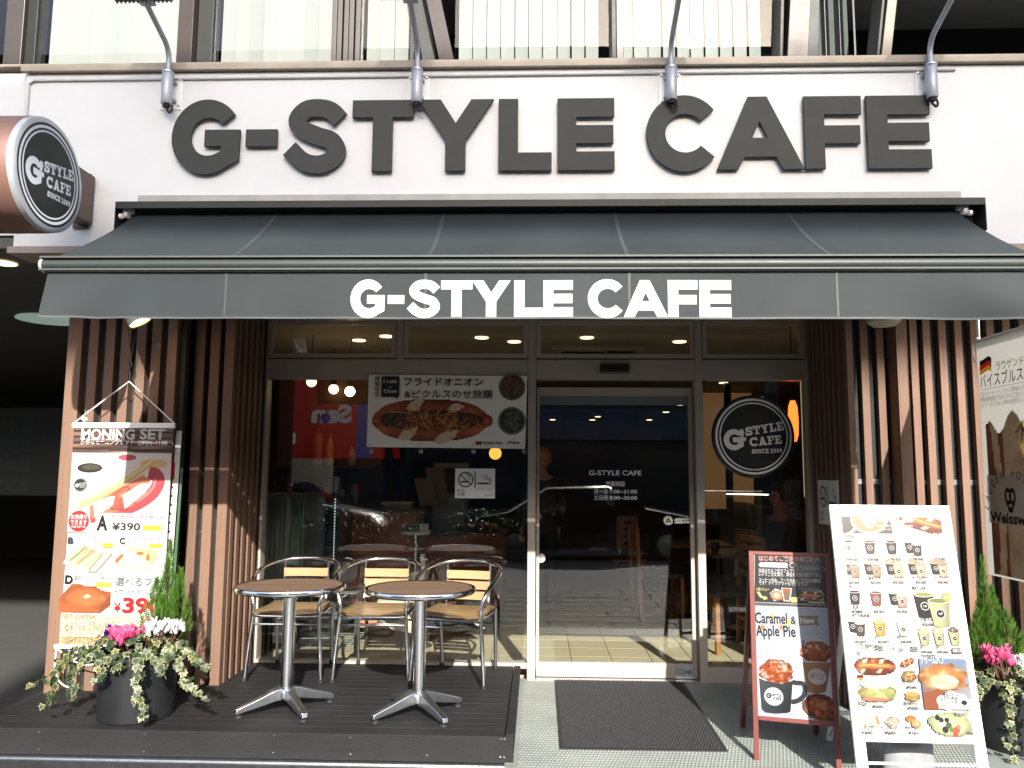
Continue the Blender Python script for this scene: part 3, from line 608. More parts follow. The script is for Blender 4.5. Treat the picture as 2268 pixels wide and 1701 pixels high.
for s, x in ((-1, -2.185), (1, 2.175)):
    gmb = MB(); gmb.lathe([(.0, -.012), (.022, -.011), (.024, .011), (0, .012)], 14, (x, FY-.15, 2.735), 'x'); gmb.lathe([(.0, -.009), (.014, -.008), (.014, .008), (0, .009)], 12, (x+s*.02, FY-.17, 2.715), 'x'); gmb.box(x-.02, x+.02, FY-.16, FY-.11, 2.745, 2.768)
    gmb.build('gear', WHITEFR, aw, smooth=True)
for s in (-1, 1):       # folding arms under the cloth
    MB().bar((s*1.9, FY-.10, 2.62), (s*1.2, -1.80, 2.40), .035, .03).bar((s*1.2, -1.80, 2.40), (s*1.9, VY+.04, 2.275), .03, .026).build('folding_arm', GREYPAINT, aw)
# ============================================================ ROUND SIGNS
def logo(p, cx, cy, r, ink='d9dde0', face='1d2322', rings=True, tilt=9.5):
    p.disc(cx, cy, r, face, n=56)
    if rings: p.ring(cx, cy, r*.895, r*.95, ink, 56); p.ring(cx, cy, r*.815, r*.85, ink, 56)
    g = lambda a, b: (cx+a*r, cy+b*r)
    x, y = g(-.745, -.335); p.glyphs('G', x, y, .50*r, .50*r, ink)
    x, y = g(-.285, -.01); p.glyphs('-STYLE', x, y, .215*r, 1.06*r, ink, rot=tilt)
    x, y = g(-.095, -.255); p.glyphs('CAFE', x, y, .215*r, .80*r, ink, rot=tilt*.6)
    x, y = g(-.06, -.43); p.glyphs('SINCE 2009', x, y, .105*r, .76*r, ink, rot=tilt*.25)
ds = thing('round_projecting_sign', 'round brown drum sign with the cafe logo sticking out from the fascia', 'sign', (-2.4, -1.75, 2.76))
cc = (-2.30, -2.04, 2.757)
MB().lathe([(.262, -.27), (.268, -.262), (.268, -.035), (.266, -.03)], 64, cc, 'x').build('drum', mat('drum_brown', (.17, .085, .068), .5, amt=.1, dirt=.15), ds, smooth=True)
MB().lathe([(.262, -.262), (0, -.26)], 64, cc, 'x').build('back_plate', mat('drum_brown', (.17, .085, .068), .5), ds)
MB().lathe([(.2655, -.030), (.2655, -.004), (.258, .0), (.238, .001)], 64, cc, 'x', cap=False).build('rim', mat('rim_silver', (.42, .44, .47), .3, .3), ds, smooth=True)
p = Pr(); logo(p, 0, 0, .240, ink='c9ccd4'); p.put('sign_face', ds, frame3((-2.2985, -2.04, 2.757), (0, 1, 0), (0, 0, 1)))
MB().box(-2.53, -2.45, -1.80, FY-.012, 2.72, 2.99).build('mounting_box', mat('box_brown', (.10, .066, .05), .5), ds, bevel=.003)
MB().box(-2.56, -2.475, FY-.012, FY-.001, 2.70, 3.01).build('mounting_plate', mat('box_brown', (.10, .066, .05), .5), ds)
ws = thing('round_window_sign', 'round black and silver cafe logo disc on the window right of the door', 'sign', (1.485, -.02, 1.645))
MB().lathe([(0, -.024), (.272, -.022), (.282, -.017), (.286, -.005), (.284, -.0045)], 72, (1.485, 0, 1.645), 'y').build('disc', mat('disc_black', (.012, .014, .014), .25), ws, smooth=True)
p = Pr(); logo(p, 0, 0, .276, ink='fbfdfc', face='161c1d'); p.put('logo', ws, frame3((1.485, -.0246, 1.645), (1, 0, 0), (0, 0, 1)))
# ============================================================ CEILING LAMPS, PASSAGE
def spot(x, y, lab, lit):
    o = thing('spotlight', lab, 'lamp', (x, y, 2.6), 'spotlights under the soffit')
    MB().lathe([(.05, 0), (.05, -.02), (.012, -.03), (.010, -.25)], 20, (x, y, 2.603)).build('mount', GREYPAINT, o, smooth=True)
    if lit:
        d_ = Vector((.52, .10, -.85)).normalized(); M = d_.to_track_quat('Z', 'Y').to_matrix(); o_ = Vector((x-.03, y, 2.30))
        m_ = MB().lathe([(.02, -.09), (.045, -.07), (.062, .02), (.070, .085), (.063, .082)], 28, cap=False); m_.v = [tuple(o_+M @ Vector(q)) for q in m_.v]; m_.build('shade', mat('shade_grey', (.10, .105, .09), .5), o, smooth=True)
        m_ = MB().lathe([(.064, .070), (0, .071)], 28); m_.v = [tuple(o_+M @ Vector(q)) for q in m_.v]; m_.build('bulb', WARMHOT, o)
    else:
        MB().lathe([(.02, .11), (.055, .09), (.088, .035), (.090, .0), (.084, -.028), (.06, -.046), (0, -.052)], 32, (x, y, 2.245)).build('shade', mat('shade_cream', (.42, .41, .32), .5), o, smooth=True)
    return o
spot(-2.30, -1.15, 'cone spotlight glowing orange under the left end of the awning', 1)
spot(1.897, -1.2, 'unlit cream dome lamp under the right end of the awning', 0)
c0 = atz(18, 581, 2.6); MB_ = MB().lathe([(.075, -.006), (.06, -.008), (0, -.0075)], 28, (c0.x-.03, c0.y, 2.6)); simple('downlight', MB_, WARM, 'small warm downlight in the soffit left of the awning', 'lamp', (c0.x, c0.y, 2.6))
c1 = atz(112, 706, 2.6); q = MB().lathe([(.24, 0), (.25, -.012), (.225, -.016), (.21, -.006), (0, -.005)], 40, (c1.x, c1.y, 2.6)); simple('recessed_ceiling_light', q, mat('green_glass', (.38, .47, .42), .3, emit=(.6, .8, .7), estr=.12), 'pale green faintly glowing round ceiling light over the dark passage', 'lamp', (c1.x, c1.y, 2.6), smooth=True)  # glass carries a faint glow of its own
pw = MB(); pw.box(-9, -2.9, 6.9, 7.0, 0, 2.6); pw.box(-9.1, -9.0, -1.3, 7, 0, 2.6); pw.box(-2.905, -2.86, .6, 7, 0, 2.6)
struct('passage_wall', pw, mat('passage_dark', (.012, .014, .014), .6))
o = thing('menu_board', 'dim grey notice board hanging in the dark passage', 'board', (-4.6, 1.6, 0))
MB().box(-5.3, -4.0, 1.6, 1.63, 1.15, 1.95).build('panel', mat('board_dark', (.012, .014, .014), .6), o)
p = Pr()
for r_ in range(4): p.text('定休'[r_ % 2]*2+'宣', -5.0, 1.20+r_*.18, .12, '34383a', .01)
p.put('print', o, frame3((0, 1.598, 0), (1, 0, 0), (0, 0, 1)))
simple('door_leaf', MB().box(-3.9, -3.0, 3.2, 3.25, 0, 2.1), mat('leaf_dark', (.02, .022, .022), .4), 'dark door at the back of the unlit passage', 'door')
simple('doorstep', MB().box(-4.05, -3.0, 2.75, 3.19, .001, .10), CONCRETE, 'pale concrete step in the passage left of the slatted wall', 'step')
# ============================================================ CHAIRS
CHL = ['bistro armchair with tan wooden slats on the left, mostly behind the left round table', 'middle bistro armchair with tan wooden back slats, between the two round tables', 'right bistro armchair with tan wooden back slats, nearest the glass door']
ch = thing('bistro_chair', CHL[0], 'chair', (0, 0, 0), 'bistro armchairs on the deck', local=True)
hoop = [(-.236, -.262, .012), (-.222, -.25, .21), (-.207, -.238, .41), (-.212, -.232, .48), (-.232, -.20, .555), (-.256, -.11, .610), (-.262, .0, .640), (-.247, .10, .664), (-.20, .18, .683), (-.11, .232, .697), (0, .246, .702)]
hoop = hoop+[(-x, y, z) for x, y, z in hoop[::-1][1:]]
MB().tube(crom(hoop, 6), .0128, 14).build('frame', CHROME, ch, smooth=True)
for s in (-1, 1):
    MB().tube(crom([(s*.205, -.05, .40), (s*.195, .16, .405), (s*.192, .195, .36), (s*.188, .215, .2), (s*.185, .235, .012)], 6), .0118, 12).build('leg', SATIN, ch, smooth=True)
    MB().tube(crom([(s*.143, .10, .412), (s*.143, .16, .418), (s*.146, .188, .46), (s*.148, .205, .56), (s*.148, .218, .692)], 6), .0085, 10).build('back_post', CHROME, ch, smooth=True)
    for y, x in ((-.262, .236), (.235, .185)): MB().lathe([(.013, 0), (.0155, .003), (.0155, .022), (.013, .024)], 12, (s*x, y, 0)).build('foot_cap', RUBBER, ch, smooth=True)
MB().tube([(-.212, -.243, .345), (.212, -.243, .345)], .007, 8).tube([(-.19, .205, .30), (.19, .205, .30)], .006, 8).build('stretcher', CHROME, ch, smooth=True)
MB().tube(crom([(-.16, -.252, .395), (.16, -.252, .395), (.205, -.235, .405), (.21, -.1, .405), (.197, .14, .405), (.15, .178, .405), (-.15, .178, .405), (-.197, .14, .405), (-.21, -.1, .405), (-.205, -.235, .405), (-.16, -.252, .395)], 4), .010, 10, closed=False).build('seat_rail', CHROME, ch, smooth=True)
for z0 in (.452, .519, .586):
    b = MB(); yy = .196+(z0-.45)*.09
    def bs(u, v, z0=z0, yy=yy): x = (u-.5)*.296; return (x, yy+.013*(1-(x/.148)**2)-.008, z0+.053*v)
    n = 10
    for f in (0, 1):
        b.grid(n, 1, lambda u, v, f=f: (lambda q: (q[0], q[1]+f*.008, q[2]))(bs(u, v)))
    N = (n+1)*2
    for i in range(n): b.f += [(i, i+1, N+i+1, N+i), (n+1+i, N+n+1+i, N+n+2+i, n+2+i)]
    b.f += [(0, N, N+n+1, n+1), (n, 2*n+1, N+2*n+1, N+n)]
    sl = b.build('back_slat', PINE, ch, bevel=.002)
    for x in (-.138, .138):
        MB().lathe([(0, -.0025), (.004, -.002), (.005, 0)], 8, (x, yy-.0085+.002, z0+.027), 'y').build('screw', SATIN, sl)
for k in range(7):
    y0 = -.25+k*.060; b = MB(); n = 12; hw = .212-.02*(k/6)
    def ss(u, v, y0=y0, hw=hw, k=k):
        x = (u-.5)*2*hw; return (x, y0+.053*v, .424-.013*(1-(x/hw)**2)+(.012 if k == 0 and v == 0 else .016)*(-.4 if k == 0 and v == 0 else 0)-.004*math.sin(k/6*3.14))
    for f in (0, 1): b.grid(n, 1, lambda u, v, f=f: (lambda q: (q[0], q[1], q[2]-f*.009))(ss(u, v)))
    N = (n+1)*2
    for i in range(n): b.f += [(i, i+1, N+i+1, N+i), (n+1+i, N+n+1+i, N+n+2+i, n+2+i)]
    b.f += [(0, N, N+n+1, n+1), (n, 2*n+1, N+2*n+1, N+n)]
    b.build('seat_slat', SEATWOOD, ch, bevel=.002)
ch.location = (-1.578, -.285, ZD); ch.rotation_euler.z = R(1)
copy_tree(ch, None, (-1.03, -.275, ZD), R(0), CHL[1])
copy_tree(ch, None, (-.505, -.335, ZD), R(-11), CHL[2])
# ============================================================ TABLES
TBL = ['left round bistro table with slatted brown top and chrome rim, beside the flower pot', 'right round bistro table with slatted brown top and chrome rim, nearer the door']
tb = thing('bistro_table', TBL[0], 'table', (0, 0, 0), 'round bistro tables on the deck', local=True)
MB().lathe([(.272, .648), (.292, .640), (.301, .648), (.303, .660), (.299, .669), (.290, .671), (.282, .668)], 72, cap=False).build('rim', CHROME, tb, smooth=True)
MB().lathe([(.286, .646), (0, .644)], 48).build('underside', SATIN, tb)
for k in range(12):
    y0 = -.283+k*.0472; y1 = y0+.0425; rr = .2835
    def xe(y): return math.sqrt(max(rr*rr-y*y, 1e-5))
    ys = [y0+(y1-y0)*i/4 for i in range(5)]
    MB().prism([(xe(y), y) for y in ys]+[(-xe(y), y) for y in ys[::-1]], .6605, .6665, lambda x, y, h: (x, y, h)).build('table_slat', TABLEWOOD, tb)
MB().lathe([(.283, .652), (0, .652)], 48).build('backing', BLACK, tb)
MB().lathe([(.034, .09), (.034, .60), (.075, .635), (.08, .642)], 36).build('pole', CHROME, tb, smooth=True)
MB().lathe([(.05, .07), (.052, .10), (.045, .118), (.036, .124)], 32).build('hub', SATIN, tb, smooth=True)
for k in range(4):
    a = R(-52+90*k); ca, sa = math.cos(a), math.sin(a)
    prof = [(.03, .122), (.07, .116), (.16, .083), (.262, .050), (.272, .046), (.276, .022), (.262, .022), (.16, .040), (.07, .058), (.03, .06)]
    b = MB(); n = len(prof)
    def wd(r): return .026-.010*(r/.27)
    top = [(r*ca-wd(r)*sa*-1, r*sa+wd(r)*ca*-1, z) for r, z in prof]; bot = [(r*ca-wd(r)*sa, r*sa+wd(r)*ca, z) for r, z in prof]
    b.add(top+bot, [tuple(range(n))[::-1], tuple(range(n, 2*n))]+[(i, (i+1) % n, (i+1) % n+n, i+n) for i in range(n)])
    lg = b.build('leg', SATIN, tb, bevel=.004)
    MB().lathe([(.019, 0), (.021, .004), (.019, .012), (.009, .014), (.009, .023)], 16, (.255*ca, .255*sa, 0)).build('foot', RUBBER, lg, smooth=True)
tb.location = (-1.372, -1.11, ZD)
copy_tree(tb, None, (-.640, -1.155, ZD), R(1), TBL[1])
# ============================================================ DOOR MAT
dm = thing('door_mat', 'dark ribbed rubber backed door mat in front of the glass door', 'mat', (.54, -.67, 0))
MB().hexa([(.113, -1.31, gz(-1.31)+.001), (.972, -1.30, gz(-1.3)+.001), (.972, -.03, .001), (.113, -.03, .001), (.113, -1.31, gz(-1.31)+.0065), (.972, -1.30, gz(-1.3)+.0065), (.972, -.03, .0065), (.113, -.03, .0065)]).build('backing', RUBBER, dm)
t = MB()
for j in range(56):
    y = -.052-j*.0222
    for i in range(57):
        x = .135+i*.0146+(.0073 if j % 2 else 0)
        if x > .952: break
        z = gz(y)+.0066; a, b = .0052+random.uniform(-.0008, .0008), .0082; h = .0055+random.uniform(-.001, .001)
        t.add([(x-a, y-b, z), (x+a, y-b, z), (x+a, y+b, z), (x-a, y+b, z), (x-a*.5, y-b*.6, z+h), (x+a*.5, y-b*.6, z+h), (x+a*.5, y+b*.6, z+h), (x-a*.5, y+b*.6, z+h)],
              [(4, 5, 6, 7), (0, 1, 5, 4), (1, 2, 6, 5), (2, 3, 7, 6), (3, 0, 4, 7)])
t.build('pile', MATM, dm, kind='stuff')
# ============================================================ PLANTERS
def leafmesh(g1, g2, edge):
    m_ = MB(); P = [(0, 0), (.20, -.10), (.46, -.02), (.34, .22), (.56, .44), (.27, .52), (.0, 1.0), (-.27, .52), (-.56, .44), (-.34, .22), (-.46, -.02), (-.20, -.10)]
    n = len(P); ctr = (0, .32)
    inn = [(ctr[0]+(x-ctr[0])*.70, ctr[1]+(y-ctr[1])*.70) for x, y in P]
    zf = lambda x, y: -.25*x*x+.10*abs(x)-.16*(y-.3)**2
    edge, g1, g2 = [''.join('%02x' % int(int(h[i:i+2], 16)*.86) for i in (0, 2, 4)) for h in (edge, g1, g2)]
    m_.add([(x, y, zf(x, y)) for x, y in P]+[(x, y, zf(x, y)) for x, y in inn], [(i, (i+1) % n, n+(i+1) % n, n+i) for i in range(n)], [lin(edge)]*n+[lin(edge)]*n)
    o = [(ctr[0]+(x-ctr[0])*.69, ctr[1]+(y-ctr[1])*.69) for x, y in P]
    m_.add([(x, y, zf(x, y)+.004) for x, y in o]+[(*ctr, zf(*ctr)+.02)], [(i, (i+1) % n, n) for i in range(n)], [lin(g1 if i % 3 else g2) for i in range(n)]+[lin(g2)])
    return m_.mesh('ivy_leaf', LEAFM)
LEAVES = [leafmesh('2f3b29', '465436', '96966f'), leafmesh('253322', '394a2f', '868a64'), leafmesh('3b482c', '5a6239', 'a5a175'), leafmesh('1f2c1e', '28391f', '3f5233'), leafmesh('4a5430', '6c6f36', 'a8a268')]
def petalmesh(c1, c2, seed):
    r = random.Random(seed); m_ = MB()
    for k in range(5):
        a = k*1.256+r.uniform(-.3, .3); ca, sa = math.cos(a), math.sin(a); tw = r.uniform(-.3, .3)
        vs, cs = [], []
        for j in range(5):
            v = j/4; wd_ = .22*math.sin(math.pi*(.12+.80*v)); rad = .10+.30*v*v*.8+.06; z = -.15+1.0*v
            for s in (-1, 0, 1):
                x, y = rad+(.05 if s == 0 else 0), s*wd_+tw*v*.4; vs.append((x*ca-y*sa, x*sa+y*ca, z)); cs.append([p_*(1-v)+q_*v for p_, q_ in zip(lin(c1), lin(c2))])
        m_.add(vs, [(j*3+i, j*3+i+1, j*3+i+4, j*3+i+3) for j in range(4) for i in range(2)], cs)
    return m_.mesh('blossom', PETAL)
PINKS = [petalmesh('a8285f', 'dd6690', 1), petalmesh('a02458', 'd8789a', 2)]
WHITES = [petalmesh('b4b2b2', 'd6d6d6', 3), petalmesh('aeacb0', 'dadada', 4)]
PURP = [petalmesh('2c0a48', '4d1577', 5)]; PALEP = [petalmesh('d8a8b8', 'f6eef0', 6)]
def conifer(mb, cx, cy, z0, spires, rnd):
    for sx, sy, h, rad in spires:
        n = int(700*h*rad/.04)
        for i in range(n):
            v = rnd.random()**.85; rr = rad*(math.sin(math.pi*min(1, (v*.86+.14))**.8))*(1-v)**.35*(.55+.45*rnd.random()); a = rnd.uniform(0, 6.283)
            p = Vector((cx+sx+rr*math.cos(a), cy+sy+rr*math.sin(a), z0+h*v)); d = Vector((math.cos(a)*.5, math.sin(a)*.5, 1.0+rnd.random()*.8)).normalized()
            L = rnd.uniform(.025, .055)*(1-.35*v); sdv = d.cross(Vector((rnd.uniform(-1, 1), rnd.uniform(-1, 1), .2))).normalized()
            g_ = rnd.random(); dp = max(0, rr/rad)
            c = lin('%02x%02x%02x' % (int(42+g_*48), int(74+g_*54), int(20+g_*24)))
            vs, fs = [], []
            for k in range(4):           # a feathery spray: paired needles along a twig
                q = p+d*L*k/3.2; wdd = L*.30*(1-k/4.6); 
                for s in (-1, 1):
                    o_ = len(vs); vs += [q, q+(sdv*s*wdd+d*wdd*1.3), q+d*L*.13]; fs.append((o_, o_+1, o_+2))
            o_ = len(vs); vs += [p-sdv*.0012, p+sdv*.0012, p+d*L*1.15]; fs.append((o_, o_+1, o_+2))
            mb.add(vs, fs, c)
def planter(lab, loc, spires, blooms, trails, dome, seed, con=(0, 0)):
    rnd = random.Random(seed); o = thing('flower_planter', lab, 'planter', loc, 'flower pots beside the shopfront', local=True)
    MB().lathe([(.0, .0), (.180, .0), (.186, .006), (.203, .315), (.206, .318), (.206, .345), (.196, .346), (.193, .30)], 56).build('pot', POT, o, smooth=True)
    MB().lathe([(.194, .305), (0, .315)], 40).build('soil', SOIL, o)
    cm = MB(); conifer(cm, con[0], con[1], .34, spires, rnd); cm.build('conifer_foliage', LEAFM, o, kind='stuff')
    tm = MB()
    for sx, sy, h, rad in spires: tm.tube([(con[0]+sx*.3, con[1]+sy*.3, .30), (con[0]+sx, con[1]+sy, .34+h*.85)], [.009, .002], 6)
    tm.build('conifer_stem', DKWOOD, o)
    pos = []
    for k in range(dome):              # carpet of leaves over the pot
        a = rnd.uniform(0, 6.283); r_ = .25*math.sqrt(rnd.random()); z = .395+.05*(1-(r_/.24)**2)+rnd.uniform(-.015, .02)-max(0, r_-.19)*1.1
        nrm = Vector((math.cos(a)*r_*3.2, math.sin(a)*r_*3.2-.35, .8)); pos.append((Vector((r_*math.cos(a), r_*math.sin(a), z)), nrm, rnd.choice((.9, 1, 1.1))))
    vm = MB()
    for tr in trails:
        P = crom([Vector(q) for q in tr], 7); vm.tube(P, .0022, 5); acc = 0
        for i in range(1, len(P)):
            acc += (P[i]-P[i-1]).length
            if acc > .020:
                acc = 0; pr = i/len(P)
                for s in range(2 if pr < .7 else 1):
                    off = Vector((rnd.uniform(-1, 1), rnd.uniform(-1, .3), rnd.uniform(-.6, .6)))*.022
                    nrm = Vector((P[i].x*1.5+rnd.uniform(-.5, .5), P[i].y*1.5-.7+rnd.uniform(-.4, .3), rnd.uniform(.0, .7))); pos.append((P[i]+off, nrm, 1.0-.3*pr))
    vm.build('ivy_stem', mat('ivy_stem', (.07, .08, .03), .6), o, smooth=True)
    pos = pos[:296]
    for p_, nrm, sc_ in pos:
        nrm.normalize(); lf = bpy.data.objects.new('ivy_leaf', rnd.choices(LEAVES, (4, 3, 3, 4, 1))[0]); COL.objects.link(lf); lf.parent = o
        up = Vector((rnd.uniform(-.7, .7), rnd.uniform(-.5, .2), -1)); yv = (up-nrm*up.dot(nrm)).normalized(); xv = yv.cross(nrm); s = rnd.uniform(.035, .050)*sc_
        lf.matrix_basis = Matrix(((xv.x*s, yv.x*s, nrm.x*s, p_.x), (xv.y*s, yv.y*s, nrm.y*s, p_.y), (xv.z*s, yv.z*s, nrm.z*s, p_.z), (0, 0, 0, 1)))
    ex = MB()                          # small under-leaves, too many to pick apart
    for p_, nrm, sc_ in pos:
        for q in range(2):
            c0_ = p_+Vector((rnd.uniform(-1, 1), rnd.uniform(-.2, 1), rnd.uniform(-1, .4)))*.022; n_ = (nrm+Vector((rnd.uniform(-.6, .6), rnd.uniform(-.6, .6), rnd.uniform(-.4, .6)))).normalized(); a_ = n_.orthogonal().normalized()*rnd.uniform(.010, .018); b_ = n_.cross(a_.normalized())*rnd.uniform(.010, .018)
            g_ = rnd.random(); ex.add([c0_-a_, c0_-b_*.8+a_*.2, c0_+a_, c0_+b_], [(0, 1, 2, 3)], lin('%02x%02x%02x' % (int(24+g_*46), int(36+g_*48), int(20+g_*24))))
    ex.build('ivy_foliage', LEAFM, o, kind='stuff')
    st = MB()
    for ms, (cx, cy, cz, rx, ry, rz), n in blooms:
        for k in range(n):
            a = rnd.uniform(0, 6.283); q = math.sqrt(rnd.random()); x = cx+rx*q*math.cos(a); y = cy+ry*q*math.sin(a); z = cz+rz*(rnd.random()-.3)
            f = bpy.data.objects.new('blossom', rnd.choice(ms)); COL.objects.link(f); f.parent = o; f.location = (x, y, z); s = rnd.uniform(.034, .046)
            f.scale = (s, s, s); f.rotation_euler = (rnd.uniform(-.5, .5)+.15, rnd.uniform(-.5, .5), rnd.uniform(0, 6.28))
            if k % 3 == 0: st.tube([(x*.8, y*.8, .37), (x, y, z-.004)], .0014, 4)
    st.build('flower_stem', mat('flower_stem', (.16, .07, .05), .5), o)
    return o
planter('left black flower pot with conifer, purple, pink and white cyclamen, before the morning menu banner', (-2.135, -1.245, ZD), [(0, 0, .56, .06), (-.055, -.02, .36, .08), (.06, .01, .40, .075), (.0, -.05, .28, .085), (-.03, .04, .44, .065)],
        [(PURP, (-.10, -.08, .425, .045, .04, .04), 12), (PINKS, (-.01, -.15, .425, .075, .05, .06), 40), (WHITES, (.185, -.11, .455, .10, .05, .05), 50), (PINKS, (.07, -.06, .46, .02, .02, .03), 5)],
        [[(-.15, -.08, .36), (-.26, -.15, .34), (-.36, -.20, .25), (-.45, -.22, .20)], [(-.16, -.05, .36), (-.27, -.12, .37), (-.33, -.17, .30), (-.34, -.2, .17), (-.36, -.22, .10)],
         [(-.1, -.17, .36), (-.16, -.24, .34), (-.20, -.27, .27), (-.18, -.28, .20), (-.21, -.28, .15)], [(.0, -.19, .36), (.0, -.25, .34), (.02, -.25, .30), (.03, -.25, .27)], [(-.05, -.19, .36), (-.07, -.26, .33), (-.06, -.27, .26), (-.06, -.27, .245)],
         [(.1, -.17, .37), (.13, -.26, .35), (.14, -.27, .26), (.14, -.27, .17), (.16, -.28, .12), (.19, -.29, .06)], [(.16, -.1, .38), (.26, -.16, .34), (.33, -.18, .24), (.40, -.2, .19), (.44, -.2, .155)],
         [(.17, -.06, .39), (.27, -.1, .38), (.36, -.12, .33), (.42, -.13, .30), (.46, -.14, .29)], [(.12, -.15, .38), (.19, -.24, .36), (.24, -.25, .30), (.27, -.25, .25)],
         [(-.19, -.02, .37), (-.29, -.06, .41), (-.36, -.1, .37)], [(.03, -.18, .37), (.08, -.26, .36), (.09, -.27, .31)]],
        120, 11, con=(.115, .05))
planter('right black flower pot with conifer, pink and pale cyclamen, beside the white menu stand', (2.52, -1.13, gz(-1.13)), [(-.10, 0, .62, .06), (-.12, 0, .42, .10), (-.05, .02, .45, .10), (-.02, -.05, .34, .12), (-.16, -.02, .32, .07)],
        [(PINKS, (-.14, -.12, .46, .075, .04, .06), 46), (PALEP+WHITES, (.03, -.10, .42, .09, .05, .06), 44)],
        [[(-.15, -.1, .36), (-.25, -.15, .36), (-.30, -.18, .26), (-.33, -.2, .23)], [(-.1, -.15, .36), (-.16, -.24, .36), (-.19, -.25, .24), (-.18, -.26, .12), (-.17, -.26, .02)], [(-.05, -.18, .36), (-.08, -.26, .33), (-.09, -.27, .22), (-.08, -.27, .06)],
         [(0, -.19, .36), (0, -.27, .32), (.03, -.27, .24)], [(-.18, -.05, .37), (-.28, -.08, .36), (-.3, -.1, .28)]], 120, 23, con=(.0, .05))
# ============================================================ PRINTED IMAGES
def food(base, dark, light, seed, sx=6, sy=4, shape='ell', k=1.0):
    def fn(u, v):
        a = vnoise(u, v, sx, sy, seed, 4); r = ((u-.5)*2)**2+((v-.5)*2)**2
        rgb = mixc(C(dark), C(base), (a-.25)*2.6); rgb = np.where((a > .56)[..., None], mixc(rgb, C(light), (a-.56)*5), rgb)
        rgb = rgb*(1-.35*np.clip(r-.3, 0, 1)[..., None])
        if shape == 'ell': mk = (r < 1).astype(int)
        elif shape == 'ragged': mk = (r < .55+.8*vnoise(u, v, 4, 4, seed+5, 2)).astype(int)
        else: mk = None
        return rgb, mk
    return fn
def hotdog(p, cx, cy, w_, h_, seed=1, rot=0, slashes=True, nx=40):
    c, s = math.cos(R(rot)), math.sin(R(rot)); z0 = len(p.v)
    p.img(-w_/2, -h_/2, w_/2, h_/2, nx, max(8, nx//3), food('a85434', '6f2c1c', 'd08a5c', seed, 5, 3))
    p.poly(crom([(-w_*.46, h_*.02), (-w_*.2, h_*.17), (w_*.2, h_*.15), (w_*.47, 0), (w_*.2, -h_*.13), (-w_*.2, -h_*.12), (-w_*.46, h_*.02)], 4)[:-1], 'c8713f')
    p.line([(-w_*.36, h_*.02), (-w_*.1, h_*.06), (w_*.12, h_*.02), (w_*.36, h_*.05)], h_*.10, 'e2b25c', 4)
    if slashes:
        for k in (-.22, .18):
            p.poly([(k*w_-w_*.05, h_*.38), (k*w_+w_*.08, h_*.44), (k*w_+w_*.01, h_*.17), (k*w_-w_*.08, h_*.15)], 'eedcbe'); p.poly([(k*w_-w_*.08, -h_*.17), (k*w_+w_*.0, -h_*.17), (k*w_-w_*.08, -h_*.42), (k*w_-w_*.16, -h_*.36)], 'e6cfa8')
    p.v[z0:] = [(cx+x*c-y*s, cy+x*s+y*c, z) for x, y, z in p.v[z0:]]
def cup(p, x, y, w_, h_, body, drink, logo_=True, top='flat', rim=None):   # x,y = base centre
    a, b = w_*.36, w_*.5
    L, D_ = lin(body), tuple(k*.62 for k in lin(body)); z = p._z()
    p.add([(x-a, y, z), (x-a*.1, y-h_*.03, z), (x+a, y, z), (x+b, y+h_*.86, z), (x+b*.1, y+h_*.84, z), (x-b, y+h_*.86, z)], [(0, 1, 4, 5), (1, 2, 3, 4)], [L, L, D_, D_, L, L])
    p.disc(x, y+h_*.86, b*1.06, rim or 'efece6', h_*.10, 18); p.disc(x, y+h_*.865, b*.9, drink, h_*.075, 18)
    if top == 'cream': p.img(x-b*.95, y+h_*.80, x+b*.95, y+h_*1.18, 8, 6, food(drink, drink, 'f3e6d4', int(x*1e4) % 97, 4, 3, 'ell'))
    if logo_:
        p.disc(x, y+h_*.42, w_*.23, 'e4e2dc', w_*.22, 16); p.disc(x, y+h_*.42, w_*.19, '2b2a28', w_*.18, 14); p.line([(x-w_*.08, y+h_*.44), (x+w_*.02, y+h_*.40), (x+w_*.1, y+h_*.46)], w_*.06, 'e4e2dc')
# ============================================================ LEFT HANGING BANNER
BY = -.90
hb = thing('hanging_banner', 'tall white morning set menu banner hanging in front of the slats', 'banner', (-2.48, BY, .3))
Q = lambda px, py: (lambda P: (P.x, P.z))(at(px, py, BY))
T8 = lambda zx, zy: Q(150+.205*zx, 900+.205*zy); T2 = lambda zx, zy: Q(100+.2652*zx, 1200+.2652*zy)
X0, X1 = -2.775, -2.175; ZT, ZB = 1.645, .375
MB().box(X0-.012, X1+.012, BY-.012, BY+.010, 1.632, 1.664).build('top_rail', WHITEFR, hb, bevel=.004)
MB().box(X0-.03, X1+.012, BY-.012, BY+.010, .352, .376).build('bottom_rail', WHITEFR, hb, bevel=.004)
MB().grid(12, 24, lambda u, v: (X0+(X1-X0)*u, BY+.004*math.sin(v*5+u*2), ZT-(ZT-ZB)*v)).build('cloth', mat('banner_cloth', (.42, .42, .415), .55, amt=.02), hb, smooth=True)
MB().box(X0+.02, X1, BY-.004, BY, .293, .351).build('lower_strip', mat('strip_black', (.012, .012, .012), .5), hb)
p = Pr(); s0 = lambda a: a
top = T8(60, 195)[1]; b1 = T8(60, 500)[1]
def woodtop(u, v):
    a = vnoise(u, v, 3, 12, 3, 2); q = (np.sin(v*30+u*2) > -.1)
    rgb = np.where(q[..., None], mixc(C('4a3630'), C('c79a82'), a*1.2-.1), mixc(C('1f1b1c'), C('5c4a44'), a)); return rgb, None
p.img(X0, b1, X1, top, 40, 24, woodtop)
pic_b = T8(10, 1360)[1]
def plate(u, v):
    a = vnoise(u, v, 3, 3, 9, 3); rgb = mixc(C('fbf6f0'), C('f1dcd0'), a*1.4-.4+(.35*(1-v))); return rgb, None
p.img(X0, pic_b, X1, b1, 20, 24, plate)
